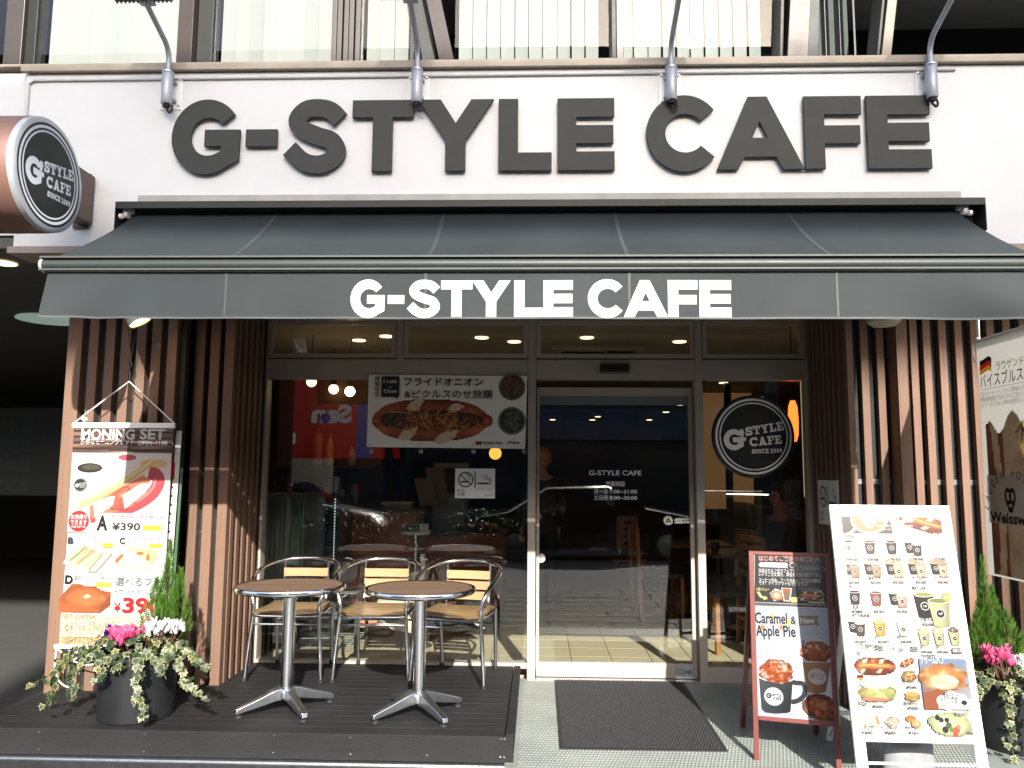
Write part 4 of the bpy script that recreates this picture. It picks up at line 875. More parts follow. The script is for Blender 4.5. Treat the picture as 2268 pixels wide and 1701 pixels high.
x, y = T8(650, 545); p.disc(x, y, .075, 'f4efed', .028); p.disc(x, y-.004, .055, 'cc5b66', .018)
x, y = T8(245, 700); p.disc(x, y, .10, 'ffffff', .085); x, y = T8(245, 665); p.disc(x, y, .076, '3a352e', .029); p.disc(x+.006, y+.004, .055, '5d574c', .017)
x, y = T8(930, 620); p.disc(x, y, .085, 'ecc985', .026)
p.line([T8(*q) for q in ((250, 1190), (420, 1170), (700, 1080), (900, 960), (985, 830), (960, 740), (880, 720))], .075, 'c4525a', 6); p.line([T8(*q) for q in ((560, 1110), (780, 1010), (925, 880), (950, 780))], .018, 'dd8a86', 6)
p.poly([T8(*q) for q in ((240, 1080), (820, 740), (900, 800), (830, 900), (620, 1110), (270, 1215))], 'e5876a'); 
p.img(*T8(380, 1120), *T8(760, 860), 20, 14, food('e27b62', 'cf5b52', 'f0a985', 5, 5, 4))
for a in ((300, 1200, 430, 1010), (620, 1110, 790, 870)):
    p.poly([T8(a[0], a[1]), T8(a[0]-20, a[1]-150), T8(a[2], a[3]-30), T8(a[2]+90, a[3]-40), T8(a[2]+60, a[3]+60)], 'f7f0df')
p.line([T8(*q) for q in ((160, 1060), (420, 930), (700, 760), (930, 590))], .040, 'e8bf83', 5); p.line([T8(*q) for q in ((200, 1030), (430, 910), (700, 745), (920, 585))], .013, 'f7e2b6', 5)
x, y = T8(165, 1055); p.disc(x, y, .024, 'f1cf9c')
p.rect(T8(300, 1360)[0], pic_b, X1, T8(300, 1150)[1], 'fbf3ec')
logo(p, *T8(145, 848), .042, ink='e8e8e8', face='3b3d3b', rings=False); p.ring(*T8(145, 848), .0365, .039, 'e8e8e8', 30)
for t_, xx in (('MONING', (150, 730)), ('SET', (785, 1060))): a = T8(xx[0], 352); b_ = T8(xx[1], 352); p.text(t_, a[0], a[1], .083, 'f6f4f2', .035, w=b_[0]-a[0])
a = T8(148, 415); b_ = T8(720, 415); p.text('お得なモーニングセット', a[0], a[1]+.004, .044, 'f0eeec', .008, w=b_[0]-a[0])
a = T8(768, 420); b_ = T8(1082, 424); p.text('OPEN~11:00', a[0], a[1], .040, 'e9e7e6', .02, w=b_[0]-a[0])
x, y = T8(128, 1238); p.disc(x, y, .061, 'dc3b3c'); p.text('お持帰り', x, y+.012, .032, 'ffffff', .012, w=.098, al='c'); p.text('できます', x, y-.020, .032, 'ffffff', .012, w=.098, al='c'); p.text('TAKE OUT OK', x, y-.038, .015, 'ffffff', .02, w=.088, al='c')
a = T8(318, 1332); p.text('A', a[0], a[1], .115, '2a2625', .04, w=.066)
a = T8(475, 1222); b_ = T8(1035, 1222); p.text('ラウゲンドッグ・セット', a[0], a[1]+.003, .032, '4a4745', .004, w=b_[0]-a[0])
a = T8(483, 1335); b_ = T8(790, 1335); p.text('¥390', a[0], a[1], .060, '333030', .02, w=b_[0]-a[0])
def drink(p, x, y, w_=.110, h_=.030): p.rect(x, y, x+w_, y+h_, 'f3e24c'); p.text('ドリンク付', x+w_/2, y+h_*.22, h_*.80, '6b6323', .012, w=w_*.86, al='c')
a = T8(815, 1340); drink(p, a[0], a[1])
for L_, (zx, zy), t_, (tx0, tx1) in (('B', (8, 1478), 'サンドイッチ・セット', (112, 462)), ('C', (565, 1482), 'ホットサンド・セット', (652, 1000))):
    a = T8(zx, zy); p.text(L_, a[0], a[1], .050, '4a4e50', .04, w=.034); a = T8(tx0, 1440); b_ = T8(tx1, 1440); p.text(t_, a[0], a[1], .025, '6a6866', .002, w=b_[0]-a[0])
a = T8(340, 1520); drink(p, a[0], a[1], .085, .024); a = T8(890, 1525); drink(p, a[0], a[1], .075, .024)
# sandwiches
p.poly([T2(*q) for q in ((150, 180), (330, 20), (470, 15), (570, 100), (430, 255), (330, 250))], 'b9b4ab'); p.poly([T2(*q) for q in ((158, 170), (335, 25), (465, 20), (555, 98), (425, 240), (335, 238))], 'e8e4dc')
for k in range(3):
    a = k*62; p.poly([T2(170+a, 150+a*.45), T2(320+a, 25+a*.35), T2(365+a, 35+a*.4), T2(245+a, 185+a*.35)], ('d9cdb4', 'cdbfa6', 'e1d7c4')[k]); p.poly([T2(245+a, 185+a*.35), T2(365+a, 35+a*.4), T2(372+a, 55+a*.4), T2(248+a, 210+a*.35)], 'b3a489')
    p.line([T2(215+a, 155+a*.4), T2(290+a, 95+a*.4), T2(345+a, 40+a*.4)], .012, ('8fa05a', 'a9a468', 'd9c98a')[k], 3); p.poly([T2(168+a, 152+a*.45), T2(245+a, 185+a*.35), T2(245+a, 215+a*.35), T2(168+a, 180+a*.45)], 'efe8d8')
# hot sandwich
p.poly([T2(*q) for q in ((640, 40), (920, 60), (950, 110), (880, 190), (700, 120))], 'e9c79b'); p.poly([T2(*q) for q in ((590, 150), (650, 90), (720, 140), (880, 190), (860, 240), (590, 215))], 'f2e4c4'); p.poly([T2(*q) for q in ((630, 50), (690, 45), (890, 185), (760, 160), (640, 95))], 'f6ecd2')
p.poly([T2(*q) for q in ((590, 150), (650, 95), (665, 115), (600, 185))], 'c0754a'); x, y = T2(800, 95); p.disc(x, y, .022, 'd8783f', .009); x, y = T2(865, 130); p.disc(x, y, .010, 'd27a44', .020)
# toast
a = T2(172, 345); p.text('D', a[0], a[1], .066, '1d1b1b', .04, w=.046); a = T2(248, 315); b_ = T2(555, 315); p.text('厚切りトースト・セット', a[0], a[1], .029, '3a3836', .004, w=b_[0]-a[0]); a = T2(430, 375); drink(p, a[0], a[1], .088, .027)
p.poly([T2(*q) for q in ((122, 500), (125, 470), (230, 350), (300, 348), (410, 400), (555, 415), (550, 520), (460, 592), (150, 585))], 'b8633a')
p.img(*T2(150, 570), *T2(530, 370), 24, 12, food('d98455', 'cc7345', 'e9a577', 8, 4, 3)); p.poly([T2(*q) for q in ((122, 500), (455, 570), (550, 470), (550, 525), (462, 592), (120, 580))], 'c06c40'); p.poly([T2(*q) for q in ((455, 568), (552, 440), (552, 525), (462, 592))], '9c5433')
x, y = T2(350, 455); p.poly([(x-.02, y), (x+.005, y+.014), (x+.032, y+.003), (x, y-.014)], 'f3d3a2')
a = T2(590, 358); p.text('選べるフード', a[0], a[1], .055, '8f9194', .010, w=.33); a = T2(585, 430); p.text('+セットドリンク', a[0], a[1], .040, '9c9ea0', .006, w=.27)
a = T2(580, 578); p.text('¥', a[0], a[1], .067, 'd02b2b', .02, w=.039); a = T2(650, 585); p.text('390', a[0], a[1], .116, 'd02b2b', .035, w=.235)
p.rect(X0, ZB, X1, T2(110, 605)[1], 'efe3c0'); p.rect(X0, ZB, X1, T2(110, 785)[1], 'ecc59a')
a = T2(153, 640); p.text('SET DRINK', a[0], a[1], .040, 'cf7c4c', .012, w=.205); a = T2(388, 642); p.text('セットドリンクはこちらから', a[0], a[1], .018, '5b5346', 0, w=.22); p.rect(X0+.03, T2(150, 658)[1], X1-.03, T2(150, 656)[1], 'a59a78')
for t_, zy in (('・コーヒー（ICE or HOT）', 695), ('・紅茶（ICE or HOT）', 730), ('・オレンジジュース', 763)): a = T2(140, zy); p.text(t_, a[0], a[1], .031, '4a4438', .006, sx=.95)
for t_, zy in (('+50円でカフェラテに変更', 815), ('+50円でラージサイズに変更', 846)): a = T2(150, zy); p.text(t_, a[0], a[1], .025, '5a3f24', .008)
a = T2(198, 935); p.text('TAKE OUT OK', a[0], a[1], .034, 'e8e8e8', .03, w=.17)
p.put('print', hb, frame3((0, BY-.0065, 0), (1, 0, 0), (0, 0, 1)), k=.44)
ap = Q(286, 845)
cdm = MB(); cdm.tube([(X0-.005, BY, 1.662), (ap[0], BY, ap[1]), (X1+.005, BY, 1.662)], .0042, 6); cdm.tube([(X0-.005, BY-.006, 1.662), (ap[0]-.13, BY-.006, ap[1]-.10), (ap[0], BY, ap[1])], .0022, 5)
cdm.tube(crom([(X0+.05, BY-.01, 1.70), (X0+.08, BY-.015, 1.685), (X0+.06, BY-.02, 1.66), (X0+.075, BY-.02, 1.56)], 5), .003, 5); cdm.sphere((X0+.06, BY-.006, 1.685), .014, 8, 6, (1.6, .7, .7)); cdm.build('hanging_cord', CORD, hb)
ck = MB(); ck.tube([(ap[0], BY+.002, ap[1]), (ap[0]+.002, BY+.002, ap[1]+.05), (ap[0]-.008, BY+.002, ap[1]+.075), (ap[0]+.008, BY+.002, ap[1]+.10), (ap[0], BY+.002, ap[1]+.135)], .0038, 6)
for s in (-1, 1): ck.tube([(ap[0], BY+.002, ap[1]+.135), (ap[0]+s*.055, BY+.002, 2.45), (ap[0]+s*.06, BY+.002, 2.6)], .0026, 6)
ck.build('hook_chain', RUBBER, hb)
lc = MB(); lc.tube(crom([(X0-.03, BY, .362), (X0+.04, BY-.02, .325), (X0+.10, BY-.03, .295), (X0+.14, BY-.03, .33), (X0+.10, BY-.03, .335), (X0+.08, BY-.03, .30), (X0+.17, BY-.03, .27), (X0+.24, BY-.03, .275)], 6), .0042, 6)
lc.tube(crom([(X0-.02, BY, .355), (X0-.015, BY-.01, .25), (X0+.01, BY-.01, .18), (X0+.05, BY-.0, .14), (X0+.09, BY+.03, .12)], 6), .0042, 6); lc.tube(crom([(X0+.12, BY+.05, .05), (X0+.17, BY+.04, .03), (X0+.22, BY+.05, .05)], 5), .0042, 6); lc.build('loose_cord', CORD, hb, smooth=True)
nb = thing('narrow_banner', 'thin white edge of a second banner hanging right behind the morning menu banner', 'banner', (-2.13, -.87, .9))
MB().hexa([(-2.190, -.872, .62), (-2.156, -.872, .62), (-2.156, -.868, .62), (-2.190, -.868, .62), (-2.170, -.872, 1.62), (-2.136, -.872, 1.62), (-2.136, -.868, 1.62), (-2.170, -.868, 1.62)]).build('cloth', mat('banner_cloth', (.8, .8, .79), .55), nb)
MB().hexa([(-2.150, -.866, .62), (-2.134, -.866, .62), (-2.134, -.862, .62), (-2.150, -.862, .62), (-2.134, -.866, 1.40), (-2.120, -.866, 1.40), (-2.120, -.862, 1.40), (-2.134, -.862, 1.40)]).build('green_edge', mat('green_edge', (.03, .08, .04), .6), nb)
p = Pr()
for k in range(13): z = 1.33-k*.052; x = -2.172-(1.62-z)*.02; p.rect(x-.008, z, x+.010, z+.013, '2c2320')
p.rect(-2.187, 1.34, -2.165, 1.43, '9c1b22'); p.put('print', nb, frame3((0, -.8735, 0), (1, 0, 0), (0, 0, 1)))
# ============================================================ RIGHT BANNER (hangs edge-on to the shop)
RX = 2.30
def atx(px, py): d = _ray(px, py); P = CAM_LOC+d*((RX-CAM_LOC.x)/d.x); return (-P.y, P.z)
T5 = lambda zx, zy: atx(2100+.3314*zx, 700+.3314*zy)
rb = thing('hanging_banner', 'cream sausage banner hanging edge-on at the right border under the awning', 'banner', (RX, -1.68, .9))
A0, A1 = 1.36, 2.0
MB().grid(8, 20, lambda u, v: (RX+.004*math.sin(v*5), -(A0+(A1-A0)*u), 2.085-(2.085-.885)*v)).build('cloth', translucent(mat('banner_cream', (.80, .76, .68), .6, amt=.03), .5), rb, smooth=True)
MB().box(RX-.008, RX+.012, -A1-.01, -A0+.012, 2.072, 2.092).build('top_rail', WHITEFR, rb, bevel=.003)
c_ = MB()
for k in range(3): c_.tube([(RX, -A0-.02-k*.008, 2.09), (RX, -A0-.03-k*.012, 2.58)], .003, 6)
c_.tube(crom([(RX-.004, -A0-.03, 2.10), (RX-.004, -A0+.02, 2.08), (RX-.006, -A0+.018, 2.02), (RX-.006, -A0-.005, 1.97)], 5), .0045, 6); c_.build('hanging_cord', CORD, rb, smooth=True)
p = Pr()
for k, cc_ in enumerate(('1a1616', 'c22a22', 'e2ab3a')):
    a = [T5(218+u*78/4, 302-(1 if u in (1, 2, 3) else 0)*10-u*6+k*31+8*math.sin(u*1.6)) for u in range(5)]; b_ = [T5(218+u*78/4, 302-(1 if u in (1, 2, 3) else 0)*10-u*6+(k+1)*31+8*math.sin(u*1.6)) for u in range(5)]
    p.poly(a+b_[::-1], cc_)
def vt(t_, z0, z1, h_, col, bold=0, end=None): a = T5(*z0); b_ = T5(*z1); p.text(t_, a[0], a[1], h_, col, bold, w=(b_[0]-a[0]), rot=0)
vt('ラウゲンドッグの', (328, 362), (640, 262), .052, '4a4642', .002); vt('バイスブルスト', (222, 478), (560, 360), .075, '2b2826', .006)
a = T5(222, 497); p.rect(a[0], a[1], A1, a[1]+.002, '6b655f')
for k, t_ in enumerate(('「白いソーセージ」という意味のバイスブルスト', '発色剤無添加でなめらかな口当たりと豊かな風味', 'ドイツ・バイエルン州の伝統的なソーセージです')): vt(t_, (222, 540+k*37), (640, 440+k*32), .028, '76706a')
a = T5(450, 690); p.text('New', a[0], a[1]-.06, .12, 'b39b6f', .02, rot=-50)
def saus(x0, x1, z0, z1, fn, nx=16, ny=40): a = T5(x0, z1); b_ = T5(x1, z0); p.img(a[0], T5(270, z1)[1], b_[0], T5(270, z0)[1], nx, ny, fn)
yt = T5(300, 650)[1]; yb = T5(300, 1270)[1]
def dog(u, v):
    a = vnoise(u, v, 4, 9, 31, 4); edge = 1-np.abs(u-.5)*2; rgb = mixc(C('3c2019'), C('6f4632'), a*1.3-.1)
    mid = (np.abs(u-.48) < .17); rgb = np.where(mid[..., None], mixc(C('6d5b4a'), C('a08d74'), a), rgb)
    cr_ = (np.abs(u-.70-.04*np.sin(v*30)) < .05); rgb = np.where(cr_[..., None], mixc(C('b98f3e'), C('e2c679'), a), rgb)
    lf_ = (np.abs(u-.17-.05*np.sin(v*4)) < .06); rgb = np.where(lf_[..., None], mixc(C('6b5240'), C('b5a182'), a), rgb)
    mk = (v < 1-.13*np.abs(np.sin((u-.0)*6.3))**2*1.0+.0).astype(int)*((v < .93+.25*u) | (u > .2)).astype(int); return rgb, mk
p.img(T5(268, 900)[0], .895, T5(268, 900)[0]+.47, yt, 44, 110, dog)
z_1, z_0 = T5(275, 1062)[1], T5(290, 1380)[1]; p.rect(T5(268, 1100)[0], z_0, A1, z_1, 'b3a698')
cxp, czp = T5(415, 1240); 
for i, ch_ in enumerate('LAUGEN HOT DOG'):
    th = 180-10-i*12.4; r_ = .215; p.text(ch_, cxp+.02+r_*.62*math.cos(R(th))*1.5, czp-.055+r_*.9*math.sin(R(th))-.02, .058, '2a2523', .006, rot=(th-90)*.8, al='c', sx=.8)
p.ring(cxp+.01-.016, czp+.025, .014, .028, '1b1716', 20, sy=1.5); p.ring(cxp+.01+.02, czp+.025, .014, .028, '1b1716', 20, sy=1.5); p.line([(cxp-.02, czp-.005), (cxp+.01, czp-.04), (cxp+.045, czp-.005)], .014, '1b1716', 4); p.disc(cxp+.012, czp-.04, .022, '1b1716', .014)
a = T5(292, 1365); p.text('Weisswurst', a[0], a[1]-.006, .072, '1d1917', .03, w=.44)
p.put('print', rb, frame3((RX-.0055, 0, 0), (0, -1, 0), (0, 0, 1)), PRINTT)
# ============================================================ HOT DOG POSTER IN WINDOW
lp = thing('hot_dog_poster', 'landscape hot dog poster hung with suction cups on the left window', 'poster', (-.64, -.06, 1.81))
PY = -.062; Q3 = lambda px, py: (lambda P: (P.x, P.z))(at(px, py, PY)); T4 = lambda zx, zy: Q3(820+.1808*zx, 820+.1808*zy)
cs = [Q3(817, 830), Q3(1168, 833), Q3(1163, 994), Q3(812, 990)]
MB().add([(x, PY, z) for x, z in cs]+[(x, PY+.003, z) for x, z in cs], [(0, 3, 2, 1), (4, 5, 6, 7), (0, 1, 5, 4), (1, 2, 6, 5), (2, 3, 7, 6), (3, 0, 4, 7)]).build('sheet', mat('poster_sheet', (.82, .80, .75), .35, amt=.02), lp)
p = Pr()
x, y = T4(1737, 205)
for cx_, cy_, rr, fn in ((1737, 205, .094, food('5b4636', '2c2622', '9a6a42', 41, 9, 9)), (1735, 620, .097, food('4c5140', '25291f', '6b7050', 42, 9, 9))):
    x, y = T4(cx_, cy_); p.disc(x, y, rr, '3b3b38', n=40); p.disc(x, y, rr*.95, '7f8079', n=40); p.img(x-rr*.88, y-rr*.88, x+rr*.88, y+rr*.88, 26, 26, fn)
x0, y0 = T4(40, 865); x1, y1 = T4(1500, 350)
def bun(u, v):
    a = vnoise(u, v, 7, 3, 43, 4); top_ = v > .5; rgb = mixc(C('6a2f20'), C('a85c3e'), a*1.2-.1); 
    sh = np.where(top_, (v-.5)*2, v*2); rgb = rgb*(.62+.5*np.sin(np.clip(sh, 0, 1)*3.1))[..., None]
    e1 = ((u-.5)*2.02)**2+((v-.53)*2.02)**2; mk = ((np.abs((u-.5)*2.04)**2.6+np.abs((v-.5)*2.04)**2.2) < 1).astype(int); return rgb, mk
p.img(T4(40, 0)[0], T4(0, 865)[1], T4(1465, 0)[0], T4(0, 355)[1], 90, 40, bun)
x, y = T4(92, 620); p.img(x-.040, y-.042, x+.045, y+.042, 14, 12, food('a8523c', '7d3626', 'c97a5c', 44, 3, 3)); x, y = T4(1430, 620); p.img(x-.045, y-.042, x+.04, y+.042, 14, 12, food('a8523c', '7d3626', 'c97a5c', 45, 3, 3))
x, y = T4(760, 620); p.img(x-.355, y-.068, x+.355, y+.078, 90, 24, food('5e3a24', '2a1a12', '8f5a30', 46, 18, 6))
x, y = T4(235, 610); p.img(x-.062, y-.045, x+.062, y+.050, 22, 14, food('35331f', '1d1c12', '5b5733', 47, 6, 4))
for q_ in (((440, 470), (500, 385), (600, 352), (665, 370), (610, 450), (585, 500), (500, 500)), ((935, 490), (1000, 420), (1060, 402), (1155, 440), (1090, 495), (1010, 520)), ((340, 825), (400, 740), (470, 722), (590, 690), (545, 790), (480, 850), (430, 865)), ((770, 880), (850, 785), (960, 735), (1085, 728), (1040, 820), (930, 890), (850, 915))): p.poly([T4(*k) for k in q_], 'c9bb95')
p.line([T4(*k) for k in ((225, 515), (340, 512), (460, 525))], .006, 'b99d45', 3)
r_ = random.Random(5)
for k in range(230):
    zx = r_.gauss(800, 270); zy = 620+r_.gauss(0, 75); 
    if not 330 < zx < 1390: continue
    a = r_.uniform(-1.3, 1.3); l_ = r_.uniform(35, 95); p.line([T4(zx, zy), T4(zx+l_*math.cos(a)*.6, zy+l_*math.sin(a)*.3+8), T4(zx+l_*math.cos(a), zy+l_*math.sin(a))], r_.uniform(.003, .0062), r_.choice(('b5713a', '8d5127', 'd59a55', '6b3a1e', 'c98545')), 3)
x, y = T4(250, 200)
a, b_ = T4(135, 330), T4(362, 75); p.poly([(a[0]+.008, a[1]), (b_[0]-.008, a[1]), (b_[0], a[1]+.008), (b_[0], b_[1]-.008), (b_[0]-.008, b_[1]), (a[0]+.008, b_[1]), (a[0], b_[1]-.008), (a[0], a[1]+.008)], '14181b'); p.poly([T4(270, 325), T4(330, 325), T4(348, 357)], '14181b')
for t_, zy, w_ in (('11:00', 158, .094), ('~', 225, .018), ('Close', 275, .094)): x, y = T4(248, zy); p.text(t_, x, y, .031, 'd6d2ca', .025, w=w_, al='c')
a = T4(60, 130); p.vtext('時間限定', a[0], a[1]+.001, .0375, '14181b', .008, .99)
a = T4(415, 185); b_ = T4(1385, 185); p.text('フライドオニオン', a[0], a[1], .066, '14181b', .022, w=b_[0]-a[0])
a = T4(418, 335); b_ = T4(1500, 335); p.text('&ピクルスのせ放題', a[0], a[1], .064, '14181b', .009, w=b_[0]-a[0])
for k, c_ in enumerate(('1a1616', 'a82a22', 'c2a13a')): a, b_ = T4(1288, 898-(2-k)*0+k*0), T4(1365, 898); h_ = .0092; yb_ = T4(1288, 922)[1]; p.rect(a[0], yb_+(2-k)*h_, b_[0], yb_+(3-k)*h_, c_)
a = T4(1388, 900); p.text('laugen dog', a[0], a[1], .022, '2a2826', .03, w=.128); a = T4(1390, 926); p.text('ラウゲンドッグ', a[0], a[1], .006, '6a6866', 0, w=.074); a = T4(1680, 900); p.text('290yen', a[0], a[1], .022, '2a2826', .03, w=.086)
for zx, zy in ((5, 910), (608, 912), (1257, 915), (1862, 922)): x, y = T4(zx, zy); p.disc(x, y, .0044, '8b887f'); p.disc(x, y, .0030, '15110d')
p.put('print', lp, frame3((0, PY-.0006, 0), (1, 0, 0), (0, 0, 1)))
CLR = glassmat('clear_plastic', .12, (.85, .86, .85))
for zx in (15, 622, 1270, 1870):
    x, z = T4(zx, 48); MB().box(x-.011, x+.011, PY-.006, PY-.0015, z-.004, z+.007).build('clip', mat('clip_grey', (.32, .32, .3), .3), lp, bevel=.001); MB().tube([(x, PY-.006, z), (x, PY-.006, z-.014), (x+.004, PY-.006, z-.012)], .0014, 5).build('hook', SATIN, lp)
for zx in (-5, 605, 1255, 1885):
    x, z = T4(zx, 990); MB().lathe([(.0, -.016), (.006, -.015), (.007, -.008), (.0165, -.003), (.017, -.001)], 20, (x, -.006, z), 'y').build('suction_cup', mat('cup_plastic', (.30, .31, .30), .12, spec=.8), lp, smooth=True)
# ============================================================ SMOKING SIGNS
def smoking(p, k, small=False):       # k: zoom coords -> local; drawn on a white plate
    cx_, cy_ = k(1170, 1340); e_ = k(1265, 1340); r_ = abs(e_[0]-cx_)
    p.ring(cx_, cy_, r_*.84, r_, '1d3b2b', 36); a, b_ = k(1105, 1357), k(1212, 1340); p.rect(a[0], k(0, 1368)[1], b_[0], k(0, 1348)[1], '1c2422')
    s_ = [k(*q) for q in ((1165, 1275), (1205, 1285), (1195, 1320), (1225, 1335))]; p.line(s_, r_*.07, '1d3b2b', 5); p.line([k(1180, 1262), k(1215, 1290), k(1235, 1345)], r_*.07, '1d3b2b', 4)
    p.line([k(1108, 1283), k(1232, 1400)], r_*.14, '1d3b2b'); p.line([k(1285, 1240), k(1285, 1438)], r_*.15, '151b1a')
    a, b_ = k(1312, 1397), k(1455, 1377); p.rect(a[0], a[1], b_[0], b_[1], '151b1a')
    for q in (1462, 1476): a, b_ = k(q, 1397), k(q+8, 1377); p.rect(a[0], a[1], b_[0], b_[1], '151b1a')
    p.line([k(*q) for q in ((1405, 1278), (1388, 1300), (1415, 1318), (1415, 1340), (1460, 1345), (1470, 1368))], r_*.08, '151b1a', 5); p.line([k(*q) for q in ((1410, 1280), (1440, 1290), (1440, 1318), (1475, 1335), (1484, 1368))], r_*.08, '151b1a', 5)
    for t_, zy in (('完全', 1492), ('分煙', 1538)): a = k(1062, zy); b_ = k(1158, zy); p.text(t_, a[0], a[1], abs(b_[0]-a[0])*.5, '2a2f2d', .002, w=b_[0]-a[0])
    a = k(1298, 1463); b_ = k(1505, 1460); p.text('Smoking Room Available', a[0], a[1], .010, '3a3f3d', 0, w=b_[0]-a[0]); a = k(1400, 1535); b_ = k(1505, 1533); p.text('G-Style Cafe', a[0], a[1], .008, '3a3f3d', .02, w=b_[0]-a[0])
o = thing('smoking_sign', 'white no smoking and smoking room sign on the left window under the hot dog poster', 'sign', (-.44, -.01, 1.3), 'smoking notices')
Q5 = lambda px, py: (lambda P: (P.x, P.z))(at(px, py, -.008)); T6 = lambda zx, zy: Q5(820+.1808*zx, 820+.1808*zy)
a, b_ = T6(1037, 1567), T6(1530, 1207); MB().box(a[0], b_[0], -.0085, -.0055, a[1], b_[1]).build('plate', mat('plate_white', (.85, .85, .85), .4, amt=.02), o)
p = Pr(); smoking(p, T6); p.put('print', o, frame3((0, -.0092, 0), (1, 0, 0), (0, 0, 1)))
o = thing('smoking_sign', 'white smoking sign seen edge-on on the slats right of the round window logo', 'sign', (1.86, -.35, 1.2), 'smoking notices')
W_, H_ = .36, .285
MB().box(1.8555, 1.8605, -.545, -.185, 1.065, 1.35).build('plate', mat('plate_grey', (.62, .62, .62), .5), o)
k2 = lambda zx, zy: (.185+(zx-1037)/493*W_, 1.35-(zy-1207)/360*H_)
p = Pr(); smoking(p, k2); p.put('print', o, frame3((1.855, 0, 0), (0, -1, 0), (0, 0, 1)))
# ============================================================ A-FRAME BOARDS
def board_axes(TL, TR, BL, BR):
    X = ((TR-TL)+(BR-BL)).normalized(); Yv = ((TL-BL)+(TR-BR)); Yv = (Yv-X*Yv.dot(X)).normalized(); w_ = ((TR-TL).length+(BR-BL).length)/2; h_ = ((TL-BL).length+(TR-BR).length)/2
    c_ = (TL+TR+BL+BR)/4; o_ = c_-X*w_/2-Yv*h_/2; return frame3(o_, X, Yv), w_, h_
pxW = ((1835, 1116), (2107, 1121), (1895, 1650), (2180, 1655)); yW = (-1.62, -1.62, -1.83, -1.84)
MW, wW, hW = board_axes(*[at(*q, y) for q, y in zip(pxW, yW)])
hm = homog(pxW, [(0, hW), (wW, hW), (0, 0), (wW, 0)])
ws_ = thing('menu_stand', 'tall white A-frame stand with the full drinks and food menu', 'menu stand', (MW.translation.x+wW/2, MW.translation.y+.2, -.04), 'A-frame menu stands')
def onb(mb, M): mb.v = [tuple(M @ Vector(q)) for q in mb.v]; return mb
ftop = .045; lw = .050; zb = -.26
b = MB(); b.box(0, lw, zb, hW, -.022, .0).box(wW-lw, wW, zb, hW, -.022, .0).box(lw, wW-lw, hW-.058, hW, -.022, .0).box(lw, wW-lw, .012, .040, -.022, .0)
b.v = [(x, y, z) for x, y, z in b.v]
onb(b, MW).build('front_frame', WHITEFR, ws_, bevel=.005)
onb(MB().box(lw, wW-lw, .04, hW-.058, -.016, -.006), MW).build('panel', mat('panel_white', (.34, .34, .335), .25, amt=.01), ws_)
onb(MB().tube([(lw, -.075, -.012), (wW-lw, -.075, -.012)], .006, 8), MW).build('crossbar', WHITEFR, ws_)
tp = [MW @ Vector((x, hW-.02, -.03)) for x in (.14, wW-.14)]
rl = MB()
for q in tp: rl.bar(q, (q.x, q.y+.50, gz(-1.2)), .028, .018)
rl.bar((tp[0].x, tp[0].y+.42, .14), (tp[1].x, tp[1].y+.42, .14), .02, .018); rl.build('rear_frame', WHITEFR, ws_)
wt = MB(); c0 = atz(2003, 1700, -.03); wt.grid(24, 16, lambda u, v: (2.3-.55+.0, 0, 0))
wt = MB()
cx_, cy_ = 1.745, -1.60
for j in range(1): 
    prof = [(.0, .235), (.055, .232), (.085, .215), (.098, .17), (.105, .06), (.100, .0)]
    wt.lathe([(r_*1.0, z-.04) for r_, z in prof[::-1]], 28, (0, 0, 0)); wt.v = [(cx_+x*1.15, cy_+y*.55, z) for x, y, z in wt.v]
simple('weight_bag', wt, mat('bag_grey', (.22, .225, .235), .45, amt=.2, scale=14, bump=.4, bscale=20), 'grey plastic ballast weight under the tall white menu stand', 'weight', smooth=True)
K = lambda zx, zy: hm(1830+.32558*zx, 1100+.32558*zy)
p = Pr(); a = K(75, 92); b_ = K(808, 268)
x0, y1 = K(72, 86); x1, y0 = K(822, 266); x1 = wW-lw
a0 = K(90, 262)[0]
p.rect(lw+.002, y0, wW-lw-.002, y1, '6b5f55'); 
mx_ = K(448, 170)[0]
p.rect(lw+.002, y0, mx_, y1, '4c443f', '6b625c'); p.rect(mx_, y0, wW-lw-.002, y1, 'eee3d4')
x, y = K(110, 180); p.poly([(lw+.002, y-.060)]+arc(lw+.004, y, .072, .060, -90, 90, 16)+[(lw+.002, y+.060)], 'd8cfc6'); p.poly([(lw+.0022, y-.05)]+arc(lw+.003, y, .058, .050, -90, 90, 16)+[(lw+.0022, y+.05)], '33291f')
x, y = K(292, 165); p.disc(x, y, .086, 'efe6dc', .064, 36); p.disc(x, y+.002, .076, 'c98a5a', .056, 36); p.poly(crom([(x-.04, y), (x-.02, y+.034), (x, y+.012), (x+.021, y+.034), (x+.04, y), (x, y-.04), (x-.04, y)], 5)[:-1], 'f5e6d2')
for k in range(3): p.line([(x-.02+k*.004, y+.012-k*.012), (x, y-.008-k*.012), (x+.02-k*.004, y+.012-k*.012)], .004, 'c98a5a', 3)
hx, hy = K(665, 175); hotdog(p, hx-.01, hy, .26, .085, 7, rot=-17, nx=30)
p.rect(wW-lw, y0-.02, wW-lw+.03, y1+.02, 'f4f4f4') if False else None
x, y = K(300, 160); p.text('G Style Cafe', x, y-.008, .044, 'ffffff', .03, w=.205); p.text('Mon-Fri 7:00-21:00  Weekend 8:00-20:00', x+.03, y-.032, .014, 'f3ece6', .01, w=.17); p.text('Open on Sunday', x+.04, y-.048, .013, 'f3ece6', .01, w=.10)
